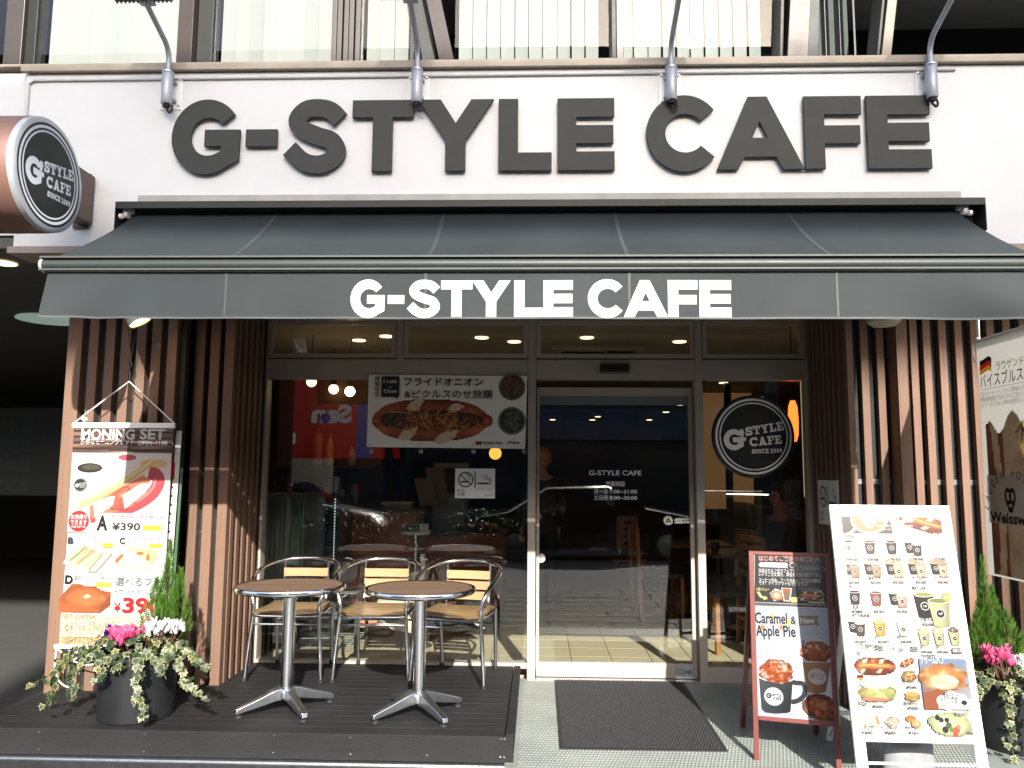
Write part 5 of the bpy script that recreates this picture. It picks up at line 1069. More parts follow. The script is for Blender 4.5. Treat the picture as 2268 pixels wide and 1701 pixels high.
for t_, zx, zy in (('COFFEE', 98, 284), ('TEA', 132, 634), ('MATCHA', 593, 648), ('SOFT DRINK', 152, 836), ('FOOD', 178, 1096), ('SWEETS', 653, 1114)):
    x, y = K(zx, zy); p.text(t_, x, y, .021, '2c2a28', .03, w=.0105*len(t_))
    if t_ not in ('MATCHA', 'SWEETS'): p.rect(x+.012*len(t_), y+.006, wW-lw-.04 if t_ == 'COFFEE' else .30, y+.0066, 'b9b5ae')
def lab(zx, zy, t_, pr, w_=.062):
    x, y = K(zx, zy); p.text(t_, x, y, .0185, '3a3632', .012, w=min(w_*1.15, .0145*len(t_)), al='c'); x, y = K(zx+8, zy+30); p.text(pr, x, y, .0180, '35312d', .02, w=.050, al='c')
BK, WH, TR_ = '252424', 'f6f4ef', 'd9c0aa'
for zx, zy, b1_, d1, w1 in ((162, 395, 'f3f0ea', '2b2019', .048), (308, 398, '4a3a33', '6a4b3c', .052), (458, 400, BK, '3c2c22', .052)):
    x, y = K(zx, zy); cup(p, x, y, w1, .066, b1_, d1, True)
def duo(zx, zy, c1, d1, c2, d2, tp_='flat', w1=.034):
    x, y = K(zx-26, zy-20); w1 *= 1.34; cup(p, x, y, w1, .061, c1, d1, True, tp_); x, y = K(zx+26, zy); cup(p, x, y, w1*1.02, .062, c2, d2, True, tp_)
duo(608, 413, BK, 'f0ece4', '3a3634', 'f0ece4'); x, y = K(768, 392); cup(p, x, y, .040, .040, 'f0ebe4', 'b08a6a', False)
for (zx, t_, pr) in ((170, 'ブレンドコーヒー', '¥190 ¥230'), (318, 'アイスコーヒー', '¥230 ¥280'), (470, 'アメリカンコーヒー', '¥200 ¥230'), (625, 'ウィンナーコーヒー', '¥290 ¥340'), (778, 'エスプレッソ', '¥200')): lab(zx, 418, t_, pr)
for zx, d2 in ((178, 'a8745a'), (328, 'b07a62'), (478, 'dcb694'), (632, 'caa98c'), (785, 'b4907a')): duo(zx, 562, BK, 'd9a27c', 'b98a6c' if zx < 400 else 'd8b898', d2, 'cream' if zx > 400 else 'flat', .033)
for (zx, t_, pr) in ((185, 'カフェラテ', '¥290 ¥340'), (335, '豆乳ラテ', '¥290 ¥340'), (490, 'キャラメルラテ', '¥330 ¥380'), (645, 'カフェモカ', '¥330 ¥380'), (798, 'ティラミスラテ', '¥380 ¥430')): lab(zx, 578, t_, pr)
x, y = K(203, 748); cup(p, x, y, .052, .066, BK, '4a2a1c'); x, y = K(350, 756); cup(p, x, y, .052, .068, '8a5448', '7c4636'); duo(502, 770, BK, 'd9b8a6', 'd9a898', 'e2bcae', w1=.036)
for (zx, t_, pr) in ((207, '紅茶', '¥280'), (358, 'アイスティー', '¥290 ¥330'), (515, 'ロイヤルミルクティー', '¥330 ¥380')): lab(zx, 778, t_, pr)
x, y = K(686, 838); cup(p, x, y, .088, .118, BK, '9a9a48'); x, y = K(792, 900); cup(p, x, y, .098, .132, 'b9b98e', '7d8748', rim='d8d8c4'); x, y = K(825, 700); p.disc(x, y, .021, 'b9ad62'); p.text('宇治抹茶', x, y-.005, .015, 'f6f2dc', .01, w=.034, al='c')
lab(690, 866, '抹茶ラテ', '¥330 ¥380')
duo(215, 960, BK, 'efeae2', '4a403c', 'e2dad0'); x, y = K(376, 960); cup(p, x, y, .052, .070, 'e8a440', 'eeb04e'); x, y = K(533, 965); cup(p, x, y, .050, .068, 'e2ddc4', 'efece0')
for (zx, t_, pr) in ((232, 'ココア', '¥320 ¥370'), (388, '100% オレンジジュース', '¥320 ¥370'), (542, '柚子スカッシュ', '¥340 ¥390')): lab(zx, 984, t_, pr)
for zx in (677, 778, 882): x, y = K(zx, 1025); cup(p, x, y, .050, .066, 'b5b888', 'c9c49a' if zx != 882 else '6a5a48', True, 'cream')
for zx in (680, 788): lab(zx, 1052, '抹茶クリームラテ', '¥390 ¥440', .050)
a, b_ = K(858, 1085), K(920, 1048); p.rect(a[0], a[1], b_[0], b_[1], '6f6c68'); p.text('濃厚抹茶', (a[0]+b_[0])/2, a[1]+.008, .014, 'eeeeea', .01, w=.040, al='c')
for t_, zx, zy in (('コーラ ZERO', 177, 1038), ('ジンジャーエール', 177, 1060), ('ペリエ', 412, 1046), ('ミルク／豆乳', 412, 1068)): x, y = K(zx, zy); p.text(t_, x, y, .018, '3a3632', .01, w=.0135*len(t_))
for t_, zx, zy in (('¥320', 334, 1044), ('¥320', 338, 1064), ('¥330', 572, 1052), ('¥250', 574, 1072)): x, y = K(zx, zy); p.text(t_, x, y, .0175, '35312d', .02)
x, y = K(333, 1168); hotdog(p, x, y, .188, .074, 12, nx=34)
for k, c_ in enumerate(('1a1616', 'c22a22', 'e2ab3a')): a, b_ = K(208, 1228+k*10), K(255, 1238+k*10); p.rect(a[0], b_[1], b_[0], a[1], c_)
lab(308, 1240, 'ラウゲンドッグ', '¥290', .07); x, y = K(555, 1143); hotdog(p, x, y, .070, .028, 13, rot=24, nx=16); lab(560, 1188, 'チーズラウゲンドッグ', '¥340', .072); x, y = K(566, 1243); p.img(x-.033, y-.018, x+.033, y+.026, 14, 8, food('9aa355', 'b4703c', 'd9d09a', 14, 6, 3, 'ragged')); hotdog(p, x, y-.004, .064, .020, 15, rot=16, nx=14); lab(575, 1290, 'レタスラウゲンドッグ', '¥340', .072)
x, y = K(345, 1340); p.img(x-.085, y-.042, x+.088, y+.034, 34, 16, food('8ea055', 'd9d7a0', 'e2946a', 16, 9, 4, 'ragged')); p.disc(x, y+.034, .072, 'e8dbc0', .022); p.disc(x-.01, y-.032, .060, 'd8876a', .008); lab(347, 1418, 'チャバタサンド BLT', '¥390', .085)
a = K(220, 1422); p.poly([K(218, 1405), K(272, 1412), K(274, 1430), K(222, 1430)], '23221f'); p.text('Chiabatta', a[0]+.002, a[1]-.001, .011, 'eeeeea', .02, w=.030)
x, y = K(586, 1375); p.img(x-.034, y-.018, x+.034, y+.020, 14, 8, food('8a7a45', 'c99a52', 'd8d2b0', 17, 6, 3, 'ragged')); p.disc(x-.002, y+.014, .032, 'd9a45a', .009); lab(582, 1428, '鶏の照焼チキン', '¥380')
p.poly([K(240, 1560), K(245, 1505), K(335, 1497), K(368, 1565), K(330, 1570)], 'edd9b4'); p.poly([K(335, 1497), K(350, 1500), K(368, 1560), K(345, 1550)], 'c98f5a'); p.poly([K(260, 1535), K(330, 1510), K(345, 1545), K(270, 1555)], 'f6ecd4')
p.poly([K(398, 1540), K(440, 1500), (K(505, 1510)), K(490, 1570), K(450, 1585)], 'cfcac2'); p.img(*K(415, 1568), *K(492, 1508), 10, 8, food('d8cbb4', 'a99c84', 'efe8dc', 18, 5, 4))
x, y = K(590, 1530); p.disc(x-.010, y+.008, .022, 'cf8f50', .014); p.disc(x+.012, y-.014, .022, 'd9a06c', .017); p.disc(x+.014, y-.013, .010, 'ecc79a', .008); p.line([(x-.03, y+.004), (x-.01, y+.018), (x+.012, y+.008)], .010, 'b8743a', 3)
for (zx, t_, pr) in ((272, 'ハムチーズ', '¥280'), (430, 'サンドイッチ', '¥280'), (590, '焼きたてパン', '¥150~')): lab(zx, 1590, t_, pr)
# cream puff picture
a = K(640, 1460); b_ = K(945, 1118); p.poly([K(628, 1115), K(945, 1120), K(995, 1460), K(668, 1455)], '8fa3ba', [lin('8094b0')]*2+[lin('b9b0ac'), lin('9a5a38')])
p.img(*K(640, 1332), *K(942, 1150), 30, 20, food('d9985c', 'b06a38', 'efc993', 19, 5, 4, 'ragged')); p.img(*K(695, 1325), *K(890, 1220), 20, 12, food('f2e8c4', 'd9c690', 'fbf6e4', 20, 3, 3, 'ragged'))
p.poly([K(660, 1345), K(760, 1325), K(830, 1350), K(840, 1458), K(672, 1455)], '98583a')
for zx, zy, r1 in ((790, 1400, .040), (850, 1375, .045), (910, 1390, .040), (960, 1420, .034), (820, 1435, .03)): x, y = K(zx, zy); p.disc(x, y, r1*.72, 'eff3f4', r1*.62)
p.poly([K(760, 1405), K(980, 1410), K(990, 1456), K(760, 1450)], 'eff3f4')
x, y = K(640, 1148); p.text('クリームパフ', x, y, .040, 'f4f6f6', .012, w=.105)
for t_, zx, zy, em, w_ in (('酪農天国', 792, 1380, .026, .046), ('オランダ産', 770, 1416, .034, .078), ('日本製品にないおいしさ上陸！', 772, 1446, .020, .115)): x, y = K(zx, zy); p.text(t_, x, y, em, '4c5058', .01, w=w_)
for k, c_ in enumerate(('6a4a50', 'e9ecee', '4a5878')): a, b_ = K(873, 1362+k*7), K(902, 1369+k*7); p.rect(a[0], b_[1], b_[0], a[1], c_)
x, y = K(930, 1410); p.disc(x, y, .013, '2c303a', .010)
# salad picture
p.img(*K(700, 1630), *K(965, 1475), 26, 14, food('d4dcb0', 'c2c88e', 'f4f4ea', 21, 5, 4, 'ragged'))
for zx, zy, c_, r1 in ((750, 1510, '38343c', .011), (775, 1525, '403c44', .011), (812, 1525, '34323a', .010), (803, 1588, '3a3a3a', .014), (825, 1560, '5c6a48', .013), (845, 1590, '7a8a50', .012), (878, 1590, 'd0624a', .014), (890, 1570, 'e08a6a', .010), (870, 1620, 'cf5a48', .011)): x, y = K(zx, zy); p.disc(x, y, r1, c_)
for k in range(12): x, y = K(880+k*6, 1560-k*5); p.line([(x, y), (x+.014, y+.03)], .0028, ('c9cf8a', 'e6e8c4', 'a5b06a')[k % 3])
x, y = K(858, 1500); p.text('季節の', x, y, .018, '44504a', .01); x, y = K(945, 1620); p.text('¥300', x, y, .017, '57524d', .02)
p.put('print', ws_, MW @ Matrix.Translation((0, 0, -.0055)), PRINTG, k=.40)
# ---------------------------------------------------------------- red stand
pxR = ((1652.7, 1219), (1837.5, 1226.6), (1673, 1595), (1860, 1610)); yR = (-1.20, -1.30, -1.37, -1.47)
MR, wR, hR = board_axes(*[at(*q, y) for q, y in zip(pxR, yR)])
hr = homog(pxR, [(0, hR), (wR, hR), (0, 0), (wR, 0)]); J = lambda zx, zy: hr(1640+.25316*zx, 1200+.25316*zy)
rs = thing('menu_stand', 'small dark red wooden A-frame stand with a caramel and apple pie poster', 'menu stand', (MR.translation.x+wR/2, MR.translation.y+.15, -.03), 'A-frame menu stands')
fw = .026
b = MB().box(0, fw, -.24, hR, -.024, .004).box(wR-fw, wR, -.24, hR, -.024, .004).box(fw, wR-fw, hR-.02, hR, -.024, .004).box(fw, wR-fw, 0, .022, -.024, .004)
onb(b, MR).build('front_frame', REDWOOD, rs, bevel=.003)
onb(MB().box(fw, wR-fw, .022, hR-.02, -.02, -.003), MR).build('panel', mat('panel_black', (.015, .014, .014), .6), rs)
tp = [MR @ Vector((x, hR-.03, -.03)) for x in (.012, wR-.012)]
rl = MB()
for q in tp: rl.bar(q, (q.x-.0, q.y+.27, gz(-.9)), .03, .022, up=(1, 0, 0))
rl.bar((tp[0].x, tp[0].y+.24, .12), (tp[1].x, tp[1].y+.24, .12), .03, .02); rl.build('rear_frame', REDWOOD, rs, bevel=.002)
onb(MB().tube([(wR-.012, .02, -.02), (wR-.03, -.06, -.22)], .003, 6), MR).build('hinge_stay', SATIN, rs)
onb(MB().tube([(0, hR-.002, -.01), (wR, hR-.002, -.01)], .004, 8), MR).build('top_hinge', REDWOOD, rs)
lowc = [J(100, 572), J(797, 598), J(858, 1598), J(138, 1562)]; upc = [J(84, 88), J(752, 108), J(772, 580), J(106, 548)]
def sheet(cs, z, m, nm): 
    b = MB(); b.add([(x, y, z+.001) for x, y in cs]+[(x, y, z) for x, y in cs], [(3, 2, 1, 0), (4, 5, 6, 7), (0, 1, 5, 4), (1, 2, 6, 5), (2, 3, 7, 6), (3, 0, 4, 7)]); return onb(b, MR).build(nm, m, rs)
SH = mat('poster_white', (.36, .36, .365), .3, amt=.01); sheet(upc, -.0025, SH, 'upper_sheet'); sheet(lowc, -.0023, SH, 'lower_sheet')
p = Pr()
p.poly([J(100, 97), J(748, 115), J(768, 577), J(112, 548)], '6a6b6a'); p.poly([J(104, 101), J(744, 119), J(764, 573), J(116, 544)], 'e8e8e8'); p.poly([J(107, 105), J(741, 122), J(761, 570), J(119, 541)], '35373a')
def jt(t_, z0, z1, em, col, bold=0, dx=0): a = J(*z0); b_ = J(*z1); r_ = math.degrees(math.atan2(b_[1]-a[1], b_[0]-a[0])); p.text(t_, a[0], a[1], em, col, bold, w=math.hypot(b_[0]-a[0], b_[1]-a[1]), rot=r_)
jt('はじめてご来店のお客様へ', (147, 163), (697, 178), .030, 'e8a39a', .03)
a = J(143, 222); p.poly([J(143, 203), J(160, 182), J(395, 188), (J(410, 207)), J(398, 228), J(412, 238), J(370, 232), J(160, 224)], 'f2f2f0'); jt('いらっしゃいませ！', (160, 218), (398, 222), .020, '4c4a48', .008)
x, y = J(455, 212); p.ring(x-.004, y, .011, .014, 'e6e6e4', 16); p.ring(x+.012, y+.002, .006, .008, 'e6e6e4', 12); p.line([(x-.018, y+.014), (x+.014, y+.014)], .003, 'e6e6e4')
x, y = J(615, 246); p.ring(x, y, .069, .072, 'e6e6e4', 30, sy=.23); jt('ドトールさんやスターバッ', (527, 239), (690, 243), .0095, 'e6e6e4', .01); jt('クスさんのような形式です。', (525, 252), (705, 257), .0095, 'e6e6e4', .01)
jt('当店はセルフ式カフェです。', (148, 270), (490, 278), .0225, 'f2f2f0', .008); jt('レジでご注文頂き、商品をお受け取り下さい。', (150, 305), (715, 318), .0225, 'f2f2f0', .008)
jt('コーヒーのみ、フードのみのご注文も大歓迎', (152, 355), (703, 370), .0225, 'f2f2f0', .008); jt('です！テイクアウトもできますよ！', (152, 385), (590, 398), .0225, 'f2f2f0', .008)
jt('人気メニュー', (128, 436), (248, 440), .017, 'f0e68a', .02); p.poly([J(132, 450), J(160, 450), J(180, 485), J(205, 500), J(208, 485), J(235, 512), J(195, 525), J(200, 512), J(165, 500)], 'f0e68a')
p.poly([J(250, 465), J(300, 420), J(370, 450), J(360, 520), J(290, 535)], 'e9e9e6'); x, y = J(312, 485); p.disc(x, y, .032, 'b7643c', .025); p.disc(x, y+.001, .026, 'd9a27a', .020); p.disc(x, y+.001, .013, 'f2e2cc', .011); p.poly([J(352, 415), J(447, 420), J(432, 540), J(375, 535)], 'e9e9e6'); p.poly([J(362, 420), J(437, 424), J(425, 532), J(382, 528)], '8a6a58'); p.poly([J(362, 424), J(437, 428), J(434, 452), J(368, 448)], 'b06a44')
p.poly([J(437, 500), J(500, 502), J(500, 548), J(440, 545)], 'ece38e'); p.poly([J(500, 480), J(545, 440), J(700, 440), J(735, 480), J(725, 530), J(530, 530)], 'eeeeeb'); x, y = J(618, 487); hotdog(p, x, y, .128, .048, 24, nx=26); p.poly([J(592, 540), J(740, 543), J(738, 558), J(600, 553)], 'ece38e'); jt('白パンで作ったホットドッグ', (515, 430), (685, 432), .010, 'e6e6e4', .005)
def skyp(u, v): a = vnoise(u, v, 3, 3, 50, 2); return mixc(C('aab4c6'), C('e6e9ee'), 1-v*.8+a*.2-.1+.2*u), None
o_ = len(p.v); A_, B_ = J(108, 1555), J(850, 1590)
p.img(J(142, 1555)[0]+.002, J(500, 1572)[1], J(796, 605)[0]+.012, J(500, 592)[1], 20, 30, skyp)
x, y = J(272, 668); p.poly([(x-.010, y-.008), (x, y+.018), (x+.020, y-.008)], 'efc75a'); x, y = J(415, 728); p.disc(x, y, .015, 'f0dd6a'); x, y = J(195, 768)
for (zx, zy) in ((195, 768), (362, 770)):
    x, y = J(zx, zy); p.poly([(x+.019*(1 if k % 2 else .45)*math.cos(k*.628), y+.019*(1 if k % 2 else .45)*math.sin(k*.628)) for k in range(10)], 'ee8a4a')
jt('Caramel', (128, 728), (412, 738), .076, '2c2b2c', .022); jt('&', (440, 738), (488, 742), .055, '2c2b2c', .02); jt('Apple', (140, 840), (345, 845), .076, '2c2b2c', .022); jt('Pie', (380, 848), (488, 852), .076, '2c2b2c', .022)
p.poly([J(512, 665), J(690, 668), J(668, 712), J(697, 757), J(640, 748), J(512, 752)], '9c8672'); jt('New', (528, 735), (655, 730), .040, 'f6f4f0', .035)
for t_, z0, z1, em in (('キャラメル', (652, 805), (790, 808), .017), ('アップルパイフラッペ', (515, 838), (795, 842), .017), ('Regular ¥530', (690, 868), (795, 872), .010), ('Large ¥580', (718, 895), (797, 899), .009), ('キャラメル', (162, 945), (300, 948), .018), ('アップルパイラテ', (162, 985), (380, 988), .018), ('[ホット／アイス]', (160, 1018), (355, 1026), .017), ('Regular ¥430', (162, 1038), (272, 1042), .010), ('Large ¥480', (162, 1060), (242, 1064), .009)): jt(t_, z0, z1, em, '8d9197', .002)
x, y = J(555, 895); p.poly([(x-.006, y-.004), (x, y+.011), (x+.006, y-.004)], '4a4a4e'); p.rect(x-.004, y-.012, x+.004, y-.006, '4a4a4e')
def drinkpic(top, rim, bodyc, basec, body, dark):
    p.poly([J(*q) for q in bodyc], body, [lin(body), lin(body), lin(dark), lin(dark)]) 
x, y = J(320, 1500); p.disc(x, y, .095, 'b6bcc8', .014)
p.poly([J(172, 1190), J(468, 1200), J(452, 1490), J(425, 1503), J(320, 1510), J(235, 1500), J(200, 1470)], '3b4145', [lin('4c5356'), lin('33393c'), lin('262b2e'), lin('262b2e'), lin('30363a'), lin('3b4145'), lin('434a4d')])
p.line([J(455, 1240), J(500, 1250), J(550, 1255), J(572, 1300), J(560, 1360), J(510, 1400), J(455, 1412)], .023, '363c40', 5)
x, y = J(318, 1192); p.disc(x, y, .092, 'dfe2e4', .030); p.disc(x, y+.001, .084, '8a4a2a', .024)
p.img(*J(180, 1245), *J(465, 1060), 26, 20, food('c8663a', '8c3f20', 'f0ddd0', 61, 7, 6, 'ragged')); x, y = J(305, 1090); p.img(x-.030, y-.035, x+.036, y+.024, 14, 14, food('cf7445', '9a4a26', 'f4e8de', 62, 4, 4, 'ragged'))
x, y = J(305, 1365); p.disc(x, y, .046, 'd6dedf', .043); p.glyphs('G', x-.037, y-.010, .024, .024, '22282a'); p.glyphs('-STYLE', x-.012, y+.001, .011, .050, '22282a'); p.glyphs('CAFE', x-.002, y-.014, .011, .038, '22282a')
p.poly([J(545, 1060), J(795, 1060), J(750, 1325), J(680, 1342), J(600, 1325)], 'b58460', [lin('c08d66'), lin('a37250'), lin('8f6244'), lin('a06f4c'), lin('b58460')])
x, y = J(655, 1005); p.disc(x, y, .094, 'cfd3d8', .033); p.disc(x, y-.001, .086, 'e9eaec', .028); p.poly([J(520, 1020), J(795, 1020), J(790, 1075), J(545, 1075)], 'd8d4d2')
p.img(*J(515, 1055), *J(795, 900), 26, 18, food('c8663a', '94441f', 'f2e2d6', 63, 7, 5, 'ragged')); x, y = J(650, 925); p.img(x-.034, y-.035, x+.04, y+.02, 14, 14, food('cf7445', 'a34d26', 'f4e8de', 64, 4, 4, 'ragged'))
x, y = J(675, 1195); p.disc(x, y, .044, 'd9cfc9', .038); p.glyphs('G', x-.034, y-.008, .022, .022, 'b39a88'); p.glyphs('-STYLE', x-.011, y+.002, .010, .046, 'b39a88'); p.glyphs('CAFE', x-.002, y-.012, .010, .034, 'b39a88')
p.poly([J(547, 1400), J(845, 1400), J(852, 1588), J(700, 1570), J(620, 1530), J(565, 1460)], '4a4644'); p.img(J(550, 1400)[0], J(700, 1560)[1], J(846, 1400)[0], J(700, 1345)[1], 26, 18, food('a8512c', '5f2a18', 'dd8b5a', 65, 6, 5)); 
x, y = J(720, 1440); p.img(x-.04, y-.028, x+.03, y+.028, 12, 12, food('cf8455', 'a04f2c', 'eab088', 66, 3, 3)); p.line([J(552, 1400), J(600, 1500), J(700, 1560), J(846, 1578)], .004, '8d7a6c', 5)
p.put('print', rs, MR @ Matrix.Translation((0, 0, -.0011)), PRINTG, k=.43)
# ============================================================ CAFE INTERIOR
struct('cafe_floor', MB().box(-3.2, 4.6, .06, 13, -.06, .0), mat('floor_base', (.20, .17, .13), .7))
fl = [o for o in bpy.data.objects if o.name == 'cafe_floor'][0]
tm = MB().box(-.146, .146, -.146, .146, -.004, .003).mesh('floor_tile', FLOORW)
for j in range(13):
    for i in range(15):
        x = -2.0+i*.30+(.0); y = .21+j*.30
        if x > 2.4: continue
        o = bpy.data.objects.new('floor_tile', tm); COL.objects.link(o); o.parent = fl; o.location = (x, y, .002)
cw = MB(); cw.box(-3.3, -3.2, .06, 13, 0, 2.62); cw.box(4.6, 4.7, .06, 13, 0, 2.62); cw.box(-3.2, 4.6, 13, 13.1, 0, 2.62); cw.box(-3.2, -1.99, .062, .10, 0, 2.62); cw.box(1.91, 4.6, .062, .10, 0, 2.62)
struct('cafe_wall', cw, ROOMWALL); struct('cafe_ceiling', MB().box(-3.2, 4.6, .06, 13, 2.60, 2.64), ROOMCEIL)
dl = MB().lathe([(.052, -.004), (.060, -.008), (.062, .0)], 20).lathe([(.052, -.003), (0, -.0032)], 20).mesh('downlight', WARM)
dpos = []
DLL = ['left warm downlight seen through the far left transom', 'right downlight seen through the far left transom', 'left downlight seen through the second transom', 'right downlight seen through the second transom', 'left downlight seen through the transom above the door',
 'right downlight seen through the transom above the door', 'highest of the small downlights in the door glass', 'small downlight at the top right of the door glass', 'small downlight in the right of the door, just under the highest pair', 'small downlight in the upper middle of the door glass',
 'leftmost small downlight in the door glass', 'small downlight below the middle one in the door glass', 'lowest right small downlight in the door glass', 'downlight above the round window logo', 'downlight in line behind the right part of the hot dog poster']
for px, py, c_ in ((795, 754, 1), (856, 745, 0), (1067, 748, 0), (1139, 757, 1), (1300, 748, 0), (1505, 757, 1), (1369, 887, 1), (1507, 897, 1), (1475, 913, 1), (1324, 923, 1), (1224, 933, 1), (1312, 934, 1), (1438, 930, 1), (1603, 848, 1), (1080, 905, 1)):
    q = atz(px, py, 2.596)
    if q.y > 12.8: q = at(px, py, 12.5)
    o = bpy.data.objects.new('cafe_downlight', dl); COL.objects.link(o); o.location = (q.x, q.y, 2.599); tag(o, DLL[len(dpos)], 'lamp', 'downlights in the cafe ceiling'); dpos.append(1)
ac = thing('air_conditioner', 'ceiling cassette air conditioner seen through the transom above the door', 'air conditioner', (.5, 2.2, 2.6))
MB().box(.12, 1.0, 1.85, 2.7, 2.545, 2.598).build('casing', mat('ac_white', (.35, .33, .29), .5), ac, bevel=.01)
for k in range(9): MB().box(.22, .62, 2.0+k*.06, 2.02+k*.06, 2.535, 2.544).build('grille_bar', BLACK, ac)
MB().box(.66, .92, 1.95, 2.6, 2.538, 2.5445).build('outlet_flap', DKWOOD, ac)
bulk = thing('ceiling_bulkhead', 'pale boxed ceiling beam behind the left transom windows', 'beam', (-.9, 2.8, 2.3)); MB().box(-1.9, 0, 2.75, 3.1, 2.36, 2.598).build('beam', mat('beam_beige', (.35, .27, .18), .7), bulk)
# lamps
def pend(name, x, y, z, r_, m, lab, prof=None, grp=None):
    o = thing(name, lab, 'lamp', (x, y, z), grp); MB().tube([(x, y, z+r_), (x, y, 2.6)], .004, 6).build('cable', RUBBER, o)
    g_ = MB(); g_.lathe(prof, 24, (x, y, z)) if prof else g_.sphere((x, y, z), r_); g_.build('shade' if prof else 'bulb', m, o, smooth=True); MB().lathe([(r_*.5, r_*.8), (r_*.5, r_*1.8), (.008, r_*2.0)], 16, (x, y, z)).build('socket', BLACK, o, smooth=True)
for k, (px, py, yy) in enumerate(((690, 846, 1.4), (739, 862, 2.2), (775, 867, 1.5), (794, 893, 2.6))):
    q = at(px, py, yy); pend('bulb_lamp', q.x, yy, q.z, (.045, .05, .045, .06)[k], (WARM, WARM, WARMHOT, WARM)[k], ('leftmost glowing bulb inside, before the red sign reflection', 'second glowing bulb from the left inside the left window', 'bare clear bulb hanging just left of the hot dog poster', 'lowest glowing bulb, touching the left edge of the hot dog poster')[k], grp='bare bulbs over the cafe counter')
q = at(1097, 1004, 3.4); pend('globe_lamp', q.x, 3.4, q.z, .07, mat('lamp_amber', (.6, .2, .03), .5, emit=(1, .35, .05), estr=.9), 'small amber globe lamp behind the left window, below the hot dog poster')
q = at(1757, 935, .75); pend('red_pendant_lamp', q.x, .75, q.z, .03, REDLAMP, 'glowing red glass pendant lamp right of the round window logo', [(.018, .17), (.034, .12), (.040, 0), (.036, -.10), (.022, -.15), (0, -.155)])
q = at(1783, 930, 1.2); simple('curtain', MB().grid(16, 1, lambda u, v: (q.x-.03+.14*u, 1.2+.02*math.sin(u*25), 1.2+1.4*v)), mat('curtain_yellow_glow', (.45, .40, .25), .8, emit=(1, .8, .45), estr=.12), 'pale yellow curtain strip at the right edge of the right window', 'curtain')  # faint glow put into the cloth in place of light falling on it
# left corner: shelf wall
sh = thing('display_shelf', 'terracotta wall shelf with small goods at the far left of the window', 'shelf', (-2.1, .8, 0))
MB().box(-2.6, -1.55, 2.3, 2.36, .9, 2.5).build('back_panel', mat('shelf_brown', (.10, .040, .022), .6), sh)
for z in (1.42, 1.05): MB().box(-2.6, -1.55, 1.95, 2.3, z, z+.03).build('shelf_board', DKWOOD, sh)
r_ = random.Random(3)
for k, (x, z, w__, h__, c_) in enumerate(((-2.02, 1.45, .07, .30, (.35, .22, .10)), (-2.14, 1.45, .10, .36, (.32, .10, .04)), (-1.80, 1.45, .08, .18, (.30, .27, .20)), (-2.05, 1.08, .10, .20, (.25, .24, .2)), (-1.90, 1.08, .08, .17, (.3, .2, .15)), (-1.77, 1.08, .09, .22, (.2, .2, .2)))):
    simple('packet', MB().lathe([(w__*.5, 0), (w__*.55, h__*.5), (w__*.42, h__*.8), (w__*.12, h__*.86), (w__*.2, h__)], 10, (x, 2.1, z)), mat('packet_%d' % k, c_, .4, amt=.3, scale=30), ('twisted gift bag', 'orange gift bag', 'pale packet', 'white carton', 'rose packet', 'grey packet')[k]+' on the '+('upper' if z > 1.2 else 'lower')+' shelf at the far left inside', 'packet', smooth=True)
# fridge case
q0, q1 = at(583, 1095, .55), at(664, 1095, .55)
fg = thing('refrigerator', 'grey green steel undercounter refrigerator inside the left window', 'refrigerator', (-1.9, .8, 0))
MB().box(q0.x-.1, q1.x, .6, 1.2, .52, q0.z).build('cabinet', mat('fridge_grey', (.16, .20, .19), .45, .2, amt=.15), fg, bevel=.006); MB().box(q1.x+.008, q1.x+.03, .6, 1.2, .50, q0.z+.005).build('door_edge', STEEL, fg)
MB().box(q0.x-.1, q1.x, .62, 1.2, .08, .50).build('base', BLACK, fg)
for k in range(4): MB().box(q0.x, q1.x, .605, .619, .14+k*.08, .16+k*.08).build('vent_bar', STEEL, fg)
for x in (q0.x-.05, q1.x-.04):
    for y in (.66, 1.14): MB().box(x-.02, x+.02, y-.02, y+.02, 0, .08).build('leg', STEEL, fg)
dc = thing('display_case', 'dark glass door drinks case with a strip of tiny lights', 'display case', (-1.4, 1.4, 0)); q2, q3 = at(672, 1100, 1.2), at(748, 1100, 1.2)
MB().box(q2.x, q2.x+.03, 1.2, 1.25, .35, q2.z).build('side_frame', STEEL, dc); MB().box(q2.x+.03, q3.x, 1.25, 1.8, 0, q2.z).build('body', mat('case_dark', (.03, .035, .03), .3), dc)
for k in range(22): MB().box(q3.x-.035, q3.x-.028, 1.243, 1.249, .62+k*.025, .628+k*.025).build('light', mat('tiny_light', (.6, .7, .9), .5, emit=(.7, .85, 1), estr=.7), dc)
# counter
ct = thing('service_counter', 'terracotta panelled service counter across the left window', 'counter', (-.7, 2.0, 0))
ca, cb, cc2 = at(835, 1210, 1.7), at(918, 1210, 1.7), at(1115, 1210, 2.3)
MB().box(ca.x-.55, cb.x, 1.75, 2.3, .10, 1.02).build('front_panel', ORANGEB, ct, bevel=.004)
MB().hexa([(cb.x, 1.75, .10), (cc2.x, 2.35, .10), (cc2.x, 2.75, .10), (cb.x, 2.3, .10), (cb.x, 1.75, .80), (cc2.x, 2.35, .80), (cc2.x, 2.75, .80), (cb.x, 2.3, .80)]).build('angled_panel', mat('panel_redbrown', (.20, .065, .035), .4), ct)
MB().hexa([(cb.x, 1.70, .80), (cc2.x+.05, 2.30, .80), (cc2.x+.05, 2.75, .80), (cb.x, 2.3, .80), (cb.x, 1.70, .825), (cc2.x+.05, 2.30, .825), (cc2.x+.05, 2.75, .825), (cb.x, 2.3, .825)]).build('worktop', DKWOOD, ct)
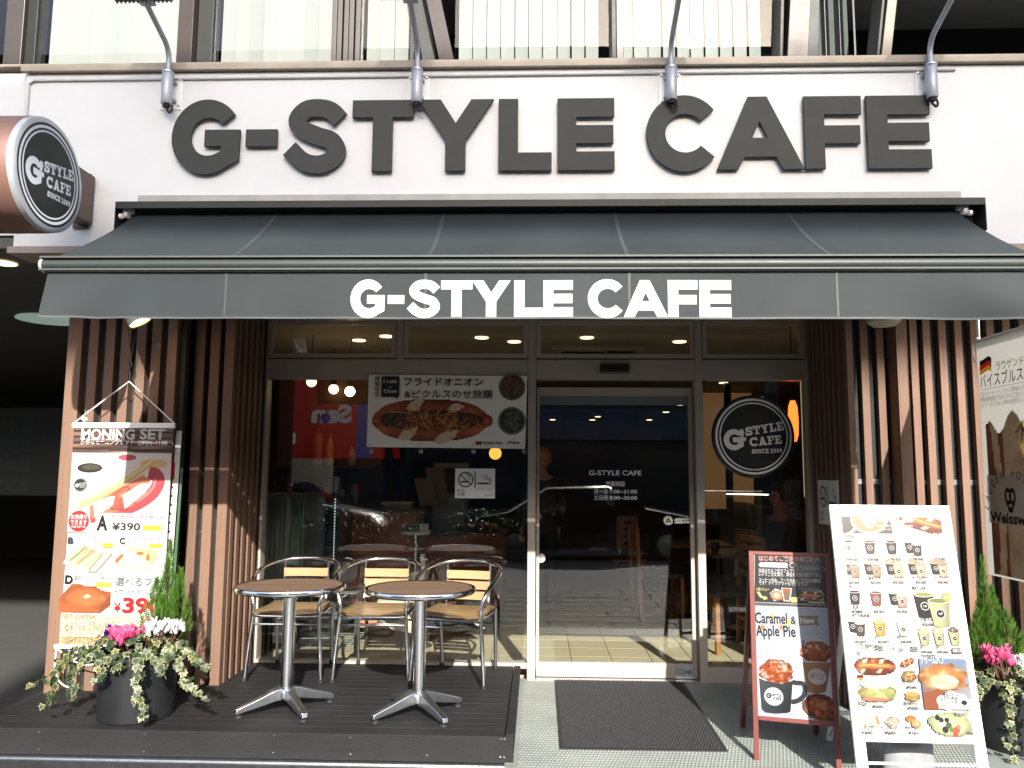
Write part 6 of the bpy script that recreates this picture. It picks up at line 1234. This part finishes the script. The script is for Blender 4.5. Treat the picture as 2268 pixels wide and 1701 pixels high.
MB().box(ca.x-.58, cb.x+.02, 1.70, 2.3, 1.021, 1.05).build('worktop', DKWOOD, ct, bevel=.003); MB().box(ca.x-.5, cc2.x, 1.80, 2.3, 0, .099).build('plinth', BLACK, ct)
sg2 = thing('screen_panel', 'cream slanted panel on casters standing low behind the middle chair', 'panel', (-1.0, .75, .2)); s0, s1 = at(838, 1280, .75), at(925, 1400, .75)
MB().hexa([(s0.x, .75, s1.z+.03), (s1.x+.04, .75, s1.z-.02), (s1.x+.04, .79, s1.z-.02), (s0.x, .79, s1.z+.03), (s0.x, .75, s0.z), (s1.x+.04, .75, s0.z+.05), (s1.x+.04, .79, s0.z+.05), (s0.x, .79, s0.z)]).build('panel', mat('cream_panel', (.52, .46, .32), .5), sg2)
s2, s3 = at(795, 1290, .9), at(835, 1390, .9); MB().box(s2.x, s3.x, .9, .94, s3.z, s2.z).build('side_panel', mat('salmon_panel', (.5, .22, .14), .5), sg2)
MB().box(s1.x+.02, s1.x+.05, .70, .745, .1, .75).build('white_post', WHITEFR, sg2)
bd2 = thing('floor_board', 'black slanted board leaning low behind the right chair', 'board', (-.4, .8, .1)); w0, w1, w2, w3 = at(925, 1395, .82), at(1075, 1370, .82), at(1060, 1335, .82), at(925, 1350, .82)
MB().add([tuple(w0), tuple(w1), tuple(w2), tuple(w3)]+[(q.x, q.y+.03, q.z) for q in (w0, w1, w2, w3)], [(0, 1, 2, 3), (7, 6, 5, 4), (0, 4, 5, 1), (1, 5, 6, 2), (2, 6, 7, 3), (3, 7, 4, 0)]).build('panel', BLACK, bd2)
# standing cake table
e0 = at(921, 1175, .95)
tb2 = thing('pedestal_table', 'small round cream pedestal table with plates inside the window', 'table', (e0.x, .95, 0)); MB().lathe([(0, -.03), (.115, -.028), (.12, -.01), (.118, 0), (0, .001)], 32, (e0.x, .95, e0.z)).build('tabletop', mat('cream_top', (.55, .55, .42), .4), tb2, smooth=True); MB().lathe([(.022, .02), (.022, e0.z-.03)], 16, (e0.x, .95, 0)).build('pole', CHROME, tb2, smooth=True); MB().lathe([(.15, 0), (.14, .012), (.03, .02)], 24, (e0.x, .95, .003)).build('base', STEEL, tb2, smooth=True)
for k in range(5): simple('plate', MB().lathe([(.03, 0), (.07-.002*k, .008), (.066, .010), (0, .004)], 28, (e0.x-.035, .95, e0.z+.002+k*.009)), mat('plate_white2', (.6, .6, .55), .3), ('bottom', 'second lowest', 'middle', 'second highest', 'topmost')[k]+' white plate in the stack on the small round pedestal table', 'plate', group='stack of plates inside the window', smooth=True)
o = thing('price_card', 'small white price card standing beside the plates', 'card', (e0.x+.06, .93, e0.z)); MB().box(e0.x+.035, e0.x+.105, .925, .93, e0.z+.002, e0.z+.055).build('card', WHITEFR, o)
p = Pr(); p.text('ご自由に', e0.x+.042, e0.z+.033, .016, '444444', .01, w=.055); p.text('どうぞ', e0.x+.042, e0.z+.012, .016, '444444', .01, w=.045); p.put('print', o, frame3((0, .9243, 0), (1, 0, 0), (0, 0, 1)))
# on the counter
a_, b__ = at(847, 1130, 1.8), at(912, 1112, 1.8); simple('bread_box', MB().hexa([(a_.x+.02, 1.75, a_.z), (b__.x-.01, 1.75, a_.z), (b__.x-.01, 1.98, a_.z), (a_.x+.02, 1.98, a_.z), (a_.x, 1.72, b__.z), (b__.x, 1.72, b__.z), (b__.x, 2.0, b__.z), (a_.x, 2.0, b__.z)]), mat('tray_white', (.40, .42, .38), .5), 'shallow white tray box on the counter end', 'tray', bevel=.004)
mcs = ((915, 960, 1060, 1120, 0), (940, 985, 1035, 1118, 1))
for k, (x0_, x1_, y0_, y1_, c_) in enumerate(mcs):
    A_, B_ = at(x0_, y0_, 1.9+k*.1), at(x1_, y1_, 1.9+k*.1); o = thing('menu_card', ('left', 'right')[k]+' tall laminated drinks card leaning on the counter', 'menu card', ((A_.x+B_.x)/2, 1.9, B_.z)); sl_ = .07
    MB().hexa([(A_.x+sl_, 1.9+k*.1, B_.z), (B_.x+sl_*.6, 1.9+k*.1, B_.z), (B_.x+sl_*.6, 1.91+k*.1, B_.z), (A_.x+sl_, 1.91+k*.1, B_.z), (A_.x, 1.95+k*.1, A_.z), (B_.x-sl_*.4, 1.95+k*.1, A_.z), (B_.x-sl_*.4, 1.96+k*.1, A_.z), (A_.x, 1.96+k*.1, A_.z)]).build('card', mat('card_tan', (.15, .11, .075), .4), o)
    p = Pr(); cxx = (A_.x+B_.x)/2+.02; cz = (A_.z+B_.z)/2; p.rect(cxx-.05, cz-.13, cxx+.04, cz+.02, '5a3c30'); p.disc(cxx, cz-.06, .035, 'b98a6a'); p.text(('珈琲', 'パイ')[k], cxx-.05, cz+.06, .04, '2c2018', .02); p.put('print', o, frame3((0, 1.885+k*.1, 0), (1, 0, 0), (0, .05, .35)))
cm_ = thing('coffee_machine', 'pale green grey coffee machine with a dark panel behind the smoking sign', 'machine', (-.5, 2.3, 1)); A_, B_ = at(960, 1025, 2.3), at(1028, 1180, 2.3)
MB().box(A_.x, B_.x, 2.3, 2.7, .826, A_.z).build('casing', mat('machine_grey', (.17, .20, .18), .5), cm_, bevel=.006); MB().box(A_.x+.07, B_.x+.0, 2.285, 2.299, A_.z-.30, A_.z-.05).build('front_window', BLACK, cm_)
br_ = thing('bread_tray', 'dark tray of golden brown rolls on the sloping counter', 'tray', (-.35, 2.2, .85)); A_ = at(1010, 1205, 2.2); B_ = at(1105, 1190, 2.4)
MB().box(A_.x, B_.x, 2.15, 2.5, .826, .84).build('tray', BLACK, br_)
for k in range(7): 
    f = k/6; simple('bread_roll', MB().sphere((A_.x+.05+(B_.x-A_.x-.1)*f, 2.26+.12*(k % 2), .868), .035, 12, 8, (1.3, .9, .8)), mat('bread', (.38, .15, .045), .4, amt=.3, scale=20), ('leftmost', 'second', 'third', 'fourth', 'fifth', 'sixth', 'rightmost')[k]+' golden bread roll on the dark tray', 'bread', group='bread rolls on the tray', smooth=True)
# drink cups / machine on fridge
for k, (px, h__, rr) in enumerate(((700, .14, .05), (640, .05, .02), (752, .07, .02))):
    q = at(px, 1095, .9); simple(('ice_bucket', 'bottle', 'bottle')[k], MB().lathe([(rr, 0), (rr*1.08, h__*.6), (rr, h__*.9), (rr*.5, h__)], 20, (q.x, .9 if k == 1 else 1.5, q.z)), (STEEL, mat('bottle_red', (.3, .03, .02), .3), mat('bottle_red', (.3, .03, .02), .3))[k], ('steel ice bucket on top of the drinks case', 'small red bottle on the left refrigerator', 'small red bottle right of the ice bucket')[k], ('bucket', 'bottle', 'bottle')[k], smooth=True)
# trolley legs / rack behind left chair
rk = thing('wire_rack', 'low steel wire rack behind the left chair', 'rack', (-1.6, .5, 0))
for x in (-1.80, -1.35):
    for y in (.45, .85): MB().tube([(x, y, .0), (x, y, .50)], .010, 8).build('post', STEEL, rk)
for z in (.12, .30, .48):
    for k in range(6): MB().tube([(-1.80, .45+k*.08, z), (-1.35, .45+k*.08, z)], .004, 5).build('shelf_wire', STEEL, rk)
# wooden cafe chairs, tables on the right
def cafe_chair(x, y, rz, lab):
    o = thing('cafe_chair', lab, 'chair', (0, 0, 0), 'brown wooden chairs inside the cafe', local=True)
    for sx in (-1, 1):
        MB().bar((sx*.18, -.19, 0), (sx*.18, -.19, .43), .035, .035).build('leg', ORANGEW, o, bevel=.003); MB().hexa([(sx*.19-.017, .17, 0), (sx*.19+.017, .17, 0), (sx*.19+.017, .21, 0), (sx*.19-.017, .21, 0), (sx*.19-.017, .21, .88), (sx*.19+.017, .21, .88), (sx*.19+.017, .24, .88), (sx*.19-.017, .24, .88)]).build('leg', ORANGEW, o, bevel=.003)
    MB().box(-.2, .2, -.2, .2, .43, .47).build('seat', mat('seat_dark', (.03, .035, .04), .5), o, bevel=.01)
    for z in (.56, .66, .76, .84): MB().box(-.173, .173, .195+(z-.5)*.03, .212+(z-.5)*.03, z, z+.045).build('back_slat', ORANGEW, o, bevel=.003)
    MB().box(-.17, .17, -.2, -.18, .2, .23).build('stretcher', ORANGEW, o); MB().box(-.17, .17, .18, .2, .2, .23).build('stretcher', ORANGEW, o)
    o.location = (x, y, .005); o.rotation_euler.z = rz; return o
cc0 = cafe_chair(1.52, 1.0, R(-75), 'wooden ladder back chair nearest the right window, seen beside the red stand')
for x, y, rz, lb in ((1.66, 1.75, R(-80), 'second wooden ladder back chair behind the right window'), (1.38, 2.6, R(-85), 'third wooden ladder back chair, seen through the right edge of the door'), (1.12, 2.1, R(95), 'wooden ladder back chair seen through the right part of the door glass')): copy_tree(cc0, None, (x, y, .005), rz, lb)
q = at(1390, 1180, 3.6)
oc = thing('cutout_chair', 'orange plywood chair back with oval cutouts in the middle of the door', 'chair', (q.x, 3.6, 0))
zc0, zc1 = at(1390, 1217, 3.6).z, at(1390, 1143, 3.6).z; hh = zc1-zc0
b = MB(); 
pl = [(-.125, 0), (.125, 0), (.118, hh), (-.118, hh)]
b.prism([(q.x+x, zc0+z) for x, z in pl], 3.6, 3.615); b.build('backrest', ORANGEW, oc)
for k in range(4): MB().lathe([(0, -.001), (.04, 0)], 16, (0, 0, 0), 'y').build('cutout', BLACK, oc) if False else None
for k in range(4):
    m_ = MB(); m_.lathe([(.045, .0), (0, -.0012)], 16, (q.x, 3.599, zc0+hh*(.18+.21*k)), 'y'); m_.v = [(x, y, zc0+hh*(.18+.21*k)+(z-(zc0+hh*(.18+.21*k)))*.42) for x, y, z in m_.v]; m_.build('cutout', BLACK, oc)
MB().box(q.x-.19, q.x+.19, 3.3, 3.61, .43, .45).build('seat', ORANGEW, oc)
for x in (-.17, .17):
    for y in (3.33, 3.59): MB().tube([(q.x+x, y, 0), (q.x+x*.8, y, .44)], .010, 8).build('leg', STEEL, oc)
MB().box(q.x-.10, q.x-.08, 3.61, 3.63, .44, zc1-.1).build('back_post', STEEL, oc); MB().box(q.x+.08, q.x+.10, 3.61, 3.63, .44, zc1-.1).build('back_post', STEEL, oc)
def cafe_table(x, y, z, w__, lab):
    o = thing('cafe_table', lab, 'table', (x, y, 0), 'brown tables inside the cafe'); MB().box(x-w__/2, x+w__/2, y-.3, y+.3, z-.03, z).build('tabletop', mat('table_brown', (.16, .075, .035), .3, amt=.2), o, bevel=.005); MB().tube([(x, y, .03), (x, y, z-.03)], .025, 14).build('pole', STEEL, o, smooth=True); MB().lathe([(.2, 0), (.19, .015), (.03, .03)], 24, (x, y, .003)).build('base', BLACK, o, smooth=True)
cafe_table(1.72, 1.5, .72, .55, 'brown cafe table in front of the seated customer, behind the right window'); cafe_table(1.55, 2.4, .72, .6, 'brown cafe table farther back behind the right window')
simple('coffee_cup', MB().lathe([(.028, 0), (.034, .05), (.036, .085), (.030, .086)], 20, (1.52, 1.42, .722)), mat('cup_black', (.02, .02, .02), .3), 'dark takeaway cup on the cafe table', 'cup', smooth=True)
bn = thing('bench_seat', 'dark padded bench along the back wall on the right', 'bench', (2.4, 3, 0)); MB().box(2.3, 2.9, .9, 6, .12, .45).build('seat', mat('bench_dark', (.03, .03, .04), .5), bn, bevel=.02); MB().box(2.75, 2.9, .9, 6, .4501, 1.0).build('backrest', mat('bench_dark', (.03, .03, .04), .5), bn, bevel=.02)
wp = thing('wall_panel', 'self-glowing tan panel and dark posts on the wall behind the round window logo', 'panel', (1.4, 5.9, 0)); q = at(1610, 900, 5.9); MB().box(q.x-.35, q.x+.35, 5.9, 5.95, .9, 2.55).build('tan_panel', mat('tan_panel', (.24, .13, .06), .6, emit=(.8, .4, .15), estr=.06), wp)  # panel is no lamp; its lit look is a glow in the material
for px in (1612, 1712): q = at(px, 850, 5.0); MB().box(q.x-.04, q.x+.04, 5.0, 5.08, 0, 2.598).build('post', BLACK, wp)
hl = thing('light_bar', 'thin white horizontal light line below the round window logo', 'lamp', (1.4, .3, 1)); A_, B_ = at(1609, 1094, 2.5), at(1726, 1096, 2.5); MB().tube([tuple(A_), tuple(B_)], .005, 6).build('tube', COOL, hl)
# ============================================================ PEOPLE INSIDE
def skin_mesh(name, V, E_, Rr, m, parent, sub=1, root=0):
    me = bpy.data.meshes.new(name); me.from_pydata([tuple(v) for v in V], E_, []); me.materials.append(m); o = bpy.data.objects.new(name, me); COL.objects.link(o); o.parent = parent
    o.modifiers.new('skin', 'SKIN'); me.skin_vertices[0].data[root].use_root = True if False else True
    for i, r in enumerate(Rr): me.skin_vertices[0].data[i].radius = (r, r) if not isinstance(r, tuple) else r
    s_ = o.modifiers.new('sub', 'SUBSURF'); s_.levels = sub; s_.render_levels = sub+1; return o
SKINM = mat('skin', (.45, .26, .18), .5, amt=.05)
def person(loc, rz, lab, hair, top, bottom, seated, haircol):
    o = thing('person', lab, 'person', (0, 0, 0), local=True)
    hz_ = .86 if not seated else .52
    V, E_, Rr = [], [], []
    def add(p_, r, par=None):
        V.append(p_); Rr.append(r); i = len(V)-1
        if par is not None: E_.append((par, i))
        return i
    pel = add((0, 0, hz_+.02), (.15, .11)); wa = add((0, 0, hz_+.17), (.125, .09), pel); chs = add((0, -.01, hz_+.36), (.15, .10), wa); nk = add((0, 0, hz_+.50), .052, chs); hd0 = add((0, -.01, hz_+.57), .05, nk); hd1 = add((0, -.02, hz_+.66), (.072, .088), hd0); add((0, -.01, hz_+.735), (.06, .072), hd1)
    hands = []
    for s in (-1, 1):
        sh_ = add((s*.155, 0, hz_+.44), .056, chs)
        if seated: el = add((s*.20, -.10, hz_+.22), .042, sh_); wr = add((s*.10, -.33, hz_+.24), .028, el); pm_ = add((s*.08, -.41, hz_+.25), .03, wr); dv = Vector((-s*.1, -1, 0))
        else: el = add((s*.22, .03, hz_+.17), .042, sh_); wr = add((s*.21, -.06, hz_-.05), .028, el); pm_ = add((s*.20, -.08, hz_-.13), .03, wr); dv = Vector((0, -.2, -1))
        hands.append((V[pm_], dv, s))
        if seated: k1 = add((s*.11, -.40, .47), .072, pel); an = add((s*.12, -.42, .08), .042, k1); add((s*.12, -.55, .04), .034, an)
        else: h1 = add((s*.09, 0, hz_-.06), .085, pel); k1 = add((s*.10, -.02, .47), .058, h1); an = add((s*.10, .01, .08), .038, k1); add((s*.11, -.14, .035), .032, an)
    body = skin_mesh('body', V, E_, Rr, SKINM, o, 1)
    for (hp, dv, s) in hands:         # four fingers and a thumb on each hand
        dv.normalize(); side = Vector((1, 0, 0)) if abs(dv.x) < .5 else Vector((0, 1, 0)); fm = MB()
        for k in range(4): b0 = Vector(hp)+side*(k-1.5)*.017; Ls = (.062, .072, .067, .052)[k]; crv = Vector((-s*.012, 0, -.006)); fm.tube([b0, b0+dv*Ls*.55, b0+dv*Ls+crv], [.0085, .008, .006], 7)
        fm.tube([Vector(hp)-side*.03*s, Vector(hp)-side*.042*s+dv*.03, Vector(hp)-side*.035*s+dv*.055], [.009, .009, .007], 7); fm.build('fingers', SKINM, o, smooth=True)
    # clothes: a looser shell over the same joints
    idx = [i for i in range(len(V)) if i in (pel, wa, chs)]; tv, te, tr = [], [], []; mp = {}
    def cl(name, chains, grow, m):
        tv, te, tr, mp = [], [], [], {}
        for c_ in chains:
            for a, b in zip(c_, c_[1:]):
                for q in (a, b):
                    if q not in mp: mp[q] = len(tv); tv.append(V[q]); r = Rr[q]; tr.append(tuple(x+grow for x in r) if isinstance(r, tuple) else r+grow)
                te.append((mp[a], mp[b]))
        skin_mesh(name, tv, te, tr, m, o, 1)
    n0 = 7; per = 8 if not seated else 7
    A = [n0+0, n0+1, n0+2]; Bq = [n0+per, n0+per+1, n0+per+2]
    cl('shirt', [[pel, wa, chs], [chs]+A, [chs]+Bq], .016, top)
    if seated: cl('trousers', [[wa, pel, n0+4, n0+5], [pel, n0+per+4, n0+per+5]], .014, bottom)
    else: cl('trousers', [[wa, pel, n0+4, n0+5, n0+6], [pel, n0+per+4, n0+per+5, n0+per+6]], .014, bottom)
    hm_ = MB(); hz2 = hz_+.69; hm_.sphere((0, .012, hz2+.005), .112, 20, 14, (.88, .98, 1.0)); 
    hm_.v = [(x, y+.02 if z < hz2-.03 else y, z) for x, y, z in hm_.v]; hm_.v = [(x, max(y, -.055) if z < hz2+.045 else y, z) for x, y, z in hm_.v]; hm_.build('hair', mat(haircol[0], haircol[1], .6, amt=.3, scale=40), o, smooth=True)
    fc = MB(); fc.tube([(0, -.098, hz_+.675), (0, -.118, hz_+.645), (0, -.10, hz_+.635)], [.008, .012, .009], 8); fc.build('nose', SKINM, o, smooth=True)
    ey = MB()
    for s in (-1, 1): ey.sphere((s*.03, -.092, hz_+.678), .010, 10, 6)
    ey.build('eyes', mat('eye_dark', (.02, .015, .01), .2), o, smooth=True); MB().box(-.022, .022, -.104, -.095, hz_+.608, hz_+.614).build('mouth', mat('lip', (.3, .09, .07), .5), o)
    for s in (-1, 1):
        x = s*.11 if not seated else s*.12; y = -.06 if not seated else -.47; sm_ = MB(); sm_.sphere((x, y, .045), .05, 16, 10, (.9, 2.5, .9)); sm_.v = [(a, b, max(c, .012)) for a, b, c in sm_.v]; so = sm_.build('shoe', mat('shoe_black', (.02, .02, .025), .4), o, smooth=True); sl = MB(); sl.lathe([(.0, 0), (.047, 0), (.047, .018), (0, .019)], 20); sl.v = [(x+a, y+b*2.45, c+.002) for a, b, c in sl.v]; sl.build('sole', WHITEFR, o)
    o.location = loc; o.rotation_euler.z = rz; return o
DKCL = mat('dark_cloth', (.018, .020, .024), .8); DKJ = mat('dark_jeans', (.02, .024, .035), .8)
qh = at(1205, 1020, 2.9); person((qh.x-.02, 2.9, .004), R(200), 'person with orange brown hair in dark clothes standing inside the left part of the door', 1, DKCL, DKJ, False, ('hair_orange', (.5, .22, .07)))
person((2.12, 1.55, .004), R(-62), 'dark haired person in a grey top seated at a table behind the right window', 1, mat('grey_cloth', (.09, .085, .08), .8), DKJ, True, ('hair_black', (.01, .009, .008)))
# ============================================================ ACROSS THE STREET (seen mirrored in the glass, plus an added panel shading the fascia)
ob = thing('office_building', 'dark office block across the street under an added billboard, mirrored in the glass', 'building', (0, -30, 0))
OBM = mat('office_dark', (.035, .04, .045), .6, amt=.2, dirt=.2); MB().box(-8.2, 34, -38, -26.2, -.05, 10).build('wall', OBM, ob); MB().box(-34, -10.9, -38, -26.2, -.05, 9.5).build('wall', OBM, ob)
MB().box(-8.2, 34, -26.19, -25.9, 2.75, 3.95).build('blue_band', mat('blue_band', (.05, .09, .15), .35), ob)
for k in range(16): MB().box(-6+k*1.4, -5.97+k*1.4, -25.899, -25.88, 2.76, 3.94).build('band_joint', BLACK, ob)
wm_ = MB().box(-.75, .75, -26.17, -26.05, 0, 1.3).mesh('window', mat('office_glass', (.02, .03, .035), .1))
for r__ in range(2):
    for k in range(20): o = bpy.data.objects.new('window', wm_); COL.objects.link(o); o.parent = ob; o.location = (-6.5+k*1.9-0, 30, 4.6+r__*2.6)
for k in range(9): MB().box(-5.5+k*3, -3.1+k*3, -26.17, -26.05, .1, 2.3).build('shop_window', mat('office_glass', (.02, .03, .035), .1), ob)
bb = thing('sun_occluder', 'added unseen long low billboard on posts over the roof of the opposite block', 'occluder', (4, -27, 10))  # added unseen panel, placed to keep the sun off the fascia
MB().box(-30, 40, -27.3, -27.0, 17.05, 18.22).build('panel', mat('occluder_grey', (.12, .12, .12), .7), bb)  # height band set so its shadow covers only the fascia
for k in range(12): MB().box(-28+k*6, -27.7+k*6, -27.6, -27.3, 9.4, 18.2).build('post', BLACK, bb)
rsn = thing('red_shop_sign', 'lit red shop sign with white letters and a blue i, mirrored in the left window', 'sign', (-9.4, -25.6, 2))
REDS = vcmat('print_lit', .5, .3, emit=.30)
MB().box(-10.6, -5.4, -25.8, -25.5, 1.9, 5.0).build('box', BLACK, rsn)
p = Pr(); p.rect(0, 0, 5.2, 3.1, 'c01a1c'); p.rect(3.2, 0, 5.2, 3.1, 'a81418'); p.rect(1.15, 0, 1.75, 3.0, '1c4f9a'); p.disc(1.45, 2.6, .22, '1c4f9a')
p.text('i', .35, 1.2, 1.6, 'e9e6e2', .04); p.text('San', 1.95, 1.45, .95, 'c9c4c0', .05, w=1.6); p.text('ai', 4.15, .6, .9, 'e9e6e2', .05, w=.7); p.disc(3.0, 1.6, .2, '2a3a9a')
p.put('print', rsn, frame3((-5.4, -25.49, 1.9), (-1, 0, 0), (0, 0, 1)), REDS)
def bare_tree(x, y, seed, h, lab):
    r = random.Random(seed); o = thing('bare_tree', lab, 'tree', (x, y, -.05), 'bare street trees'); tk = MB(); bm_ = MB()
    tk.tube([(x, y, -.1), (x+.05, y, 1.2), (x-.04, y, 2.4)], [.13, .10, .08], 10); tk.build('trunk', mat('bark', (.05, .04, .032), .9, bump=1), o, smooth=True)
    def br(p_, d_, L, rad, lev):
        pts = [p_]; 
        for k in range(3): d_ = (d_+Vector((r.uniform(-.25, .25), r.uniform(-.25, .25), r.uniform(-.05, .2)))).normalized(); pts.append(pts[-1]+d_*L/3)
        bm_.tube(pts, [rad, rad*.8, rad*.6, rad*.45], 5 if lev > 1 else 7, cap=False)
        if lev < 4:
            for k in range(3 if lev else 5): br(pts[r.choice((1, 2, 3))], (d_+Vector((r.uniform(-1, 1), r.uniform(-1, 1), r.uniform(-.1, .7)))).normalized(), L*.68, rad*.5, lev+1)
    for k in range(3): br(Vector((x-.04, y, 2.2)), Vector((r.uniform(-.7, .7), r.uniform(-.6, .6), 1)).normalized(), h*.36, .055, 0)
    bm_.build('branches', mat('bark', (.05, .04, .032), .9), o)
bare_tree(-5.9, -11.5, 4, 5, 'bare street tree mirrored in front of the red sign'); bare_tree(-3.4, -12.5, 9, 5, 'second bare street tree mirrored left of the door')
hd = thing('kerb_hedge', 'clipped kerbside hedge mirrored low in the left window', 'hedge', (-3.5, -7.9, 0)); r_ = random.Random(8); lm = MB()
for k in range(5200):
    x = r_.uniform(-6.5, .1); y = -7.9+r_.uniform(-.22, .22); z = .12+.62*r_.random()**.7+.06*math.sin(x*5); s = r_.uniform(.02, .035); a = r_.uniform(0, 6.28); t__ = Vector((math.cos(a), math.sin(a), r_.uniform(-.3, .8))).normalized()*s; q_ = t__.cross(Vector((r_.uniform(-1, 1), r_.uniform(-1, 1), 1))).normalized()*s*.45; P_ = Vector((x, y, z))
    g_ = r_.random(); lm.add([P_-t__, P_+q_, P_+t__, P_-q_], [(0, 1, 2, 3)], lin('%02x%02x%02x' % (int(40+g_*50), int(64+g_*56), int(26+g_*30))))
lm.build('leaves', LEAFM, hd, kind='stuff'); MB().box(-6.5, .1, -8.15, -7.65, -.15, .10).build('planting_bed', CONCRETE, hd)
def car(x, y, rz, lab, col):
    o = thing('parked_car', lab, 'car', (0, 0, 0), local=True); pr_ = [(-2.1, .35), (-2.12, .62), (-1.95, .82), (-1.45, .90), (-.75, 1.32), (.35, 1.36), (1.0, .98), (1.95, .80), (2.15, .60), (2.12, .32), (1.75, .24), (-1.75, .24)]
    b = MB(); n = len(pr_); secs = []
    for yy, k in ((-.84, .97), (-.74, 1.0), (.74, 1.0), (.84, .97)):
        secs.append([(x_*(k if abs(yy) > .8 else 1), yy*(1 if z_ < .95 else .80), .2+(z_-.2)*(k if abs(yy) > .8 else 1.0)) for x_, z_ in pr_])
    b.add([q for s in secs for q in s], [(i*n+k, i*n+(k+1) % n, (i+1)*n+(k+1) % n, (i+1)*n+k) for i in range(3) for k in range(n)]+[tuple(range(n))[::-1], tuple(range(3*n, 4*n))])
    b.build('body', mat('car_'+col[0], col[1], .25, .2, coat=1), o, smooth=True)
    for s in (-1, 1):
        MB().prism([(-1.32, .92), (-.72, 1.27), (.32, 1.30), (.88, .97)], .80*s*.86, .82*s*.86).build('side_window', mat('car_glass', (.01, .012, .014), .05), o)
        for xx in (-1.3, 1.35): w_ = MB().lathe([(.20, -.09), (.31, -.09), (.33, -.06), (.33, .06), (.31, .09), (.2, .09)], 28, (xx, s*.80, .33), 'y').build('wheel', RUBBER, o, smooth=True); MB().lathe([(0, -.10), (.19, -.095), (.2, .095), (0, .10)], 24, (xx, s*.80, .33), 'y').build('rim', SATIN, w_, smooth=True)
    MB().hexa([(.42, -.60, 1.352), (1.0, -.66, 1.0), (1.0, .66, 1.0), (.42, .60, 1.352), (.43, -.60, 1.362), (1.02, -.66, 1.01), (1.02, .66, 1.01), (.43, .60, 1.362)]).build('windscreen', mat('car_glass', (.01, .012, .014), .05), o)
    for s in (-1, 1): MB().sphere((2.06, s*.6, .63), .09, 12, 8, (.5, 1.5, .7)).build('headlight', CHROME, o, smooth=True)
    o.location = (x, y, -.18); o.rotation_euler.z = rz
car(.9, -9.3, 0, 'black car parked along the road, its roofline mirrored in the door', ('black', (.01, .011, .013))); car(-4.9, -9.4, 0, 'dark car parked behind the hedge, mirrored in the left window', ('blue', (.012, .02, .035)))
for o in bpy.data.objects:
    if '_o' in o.keys(): del o['_o']
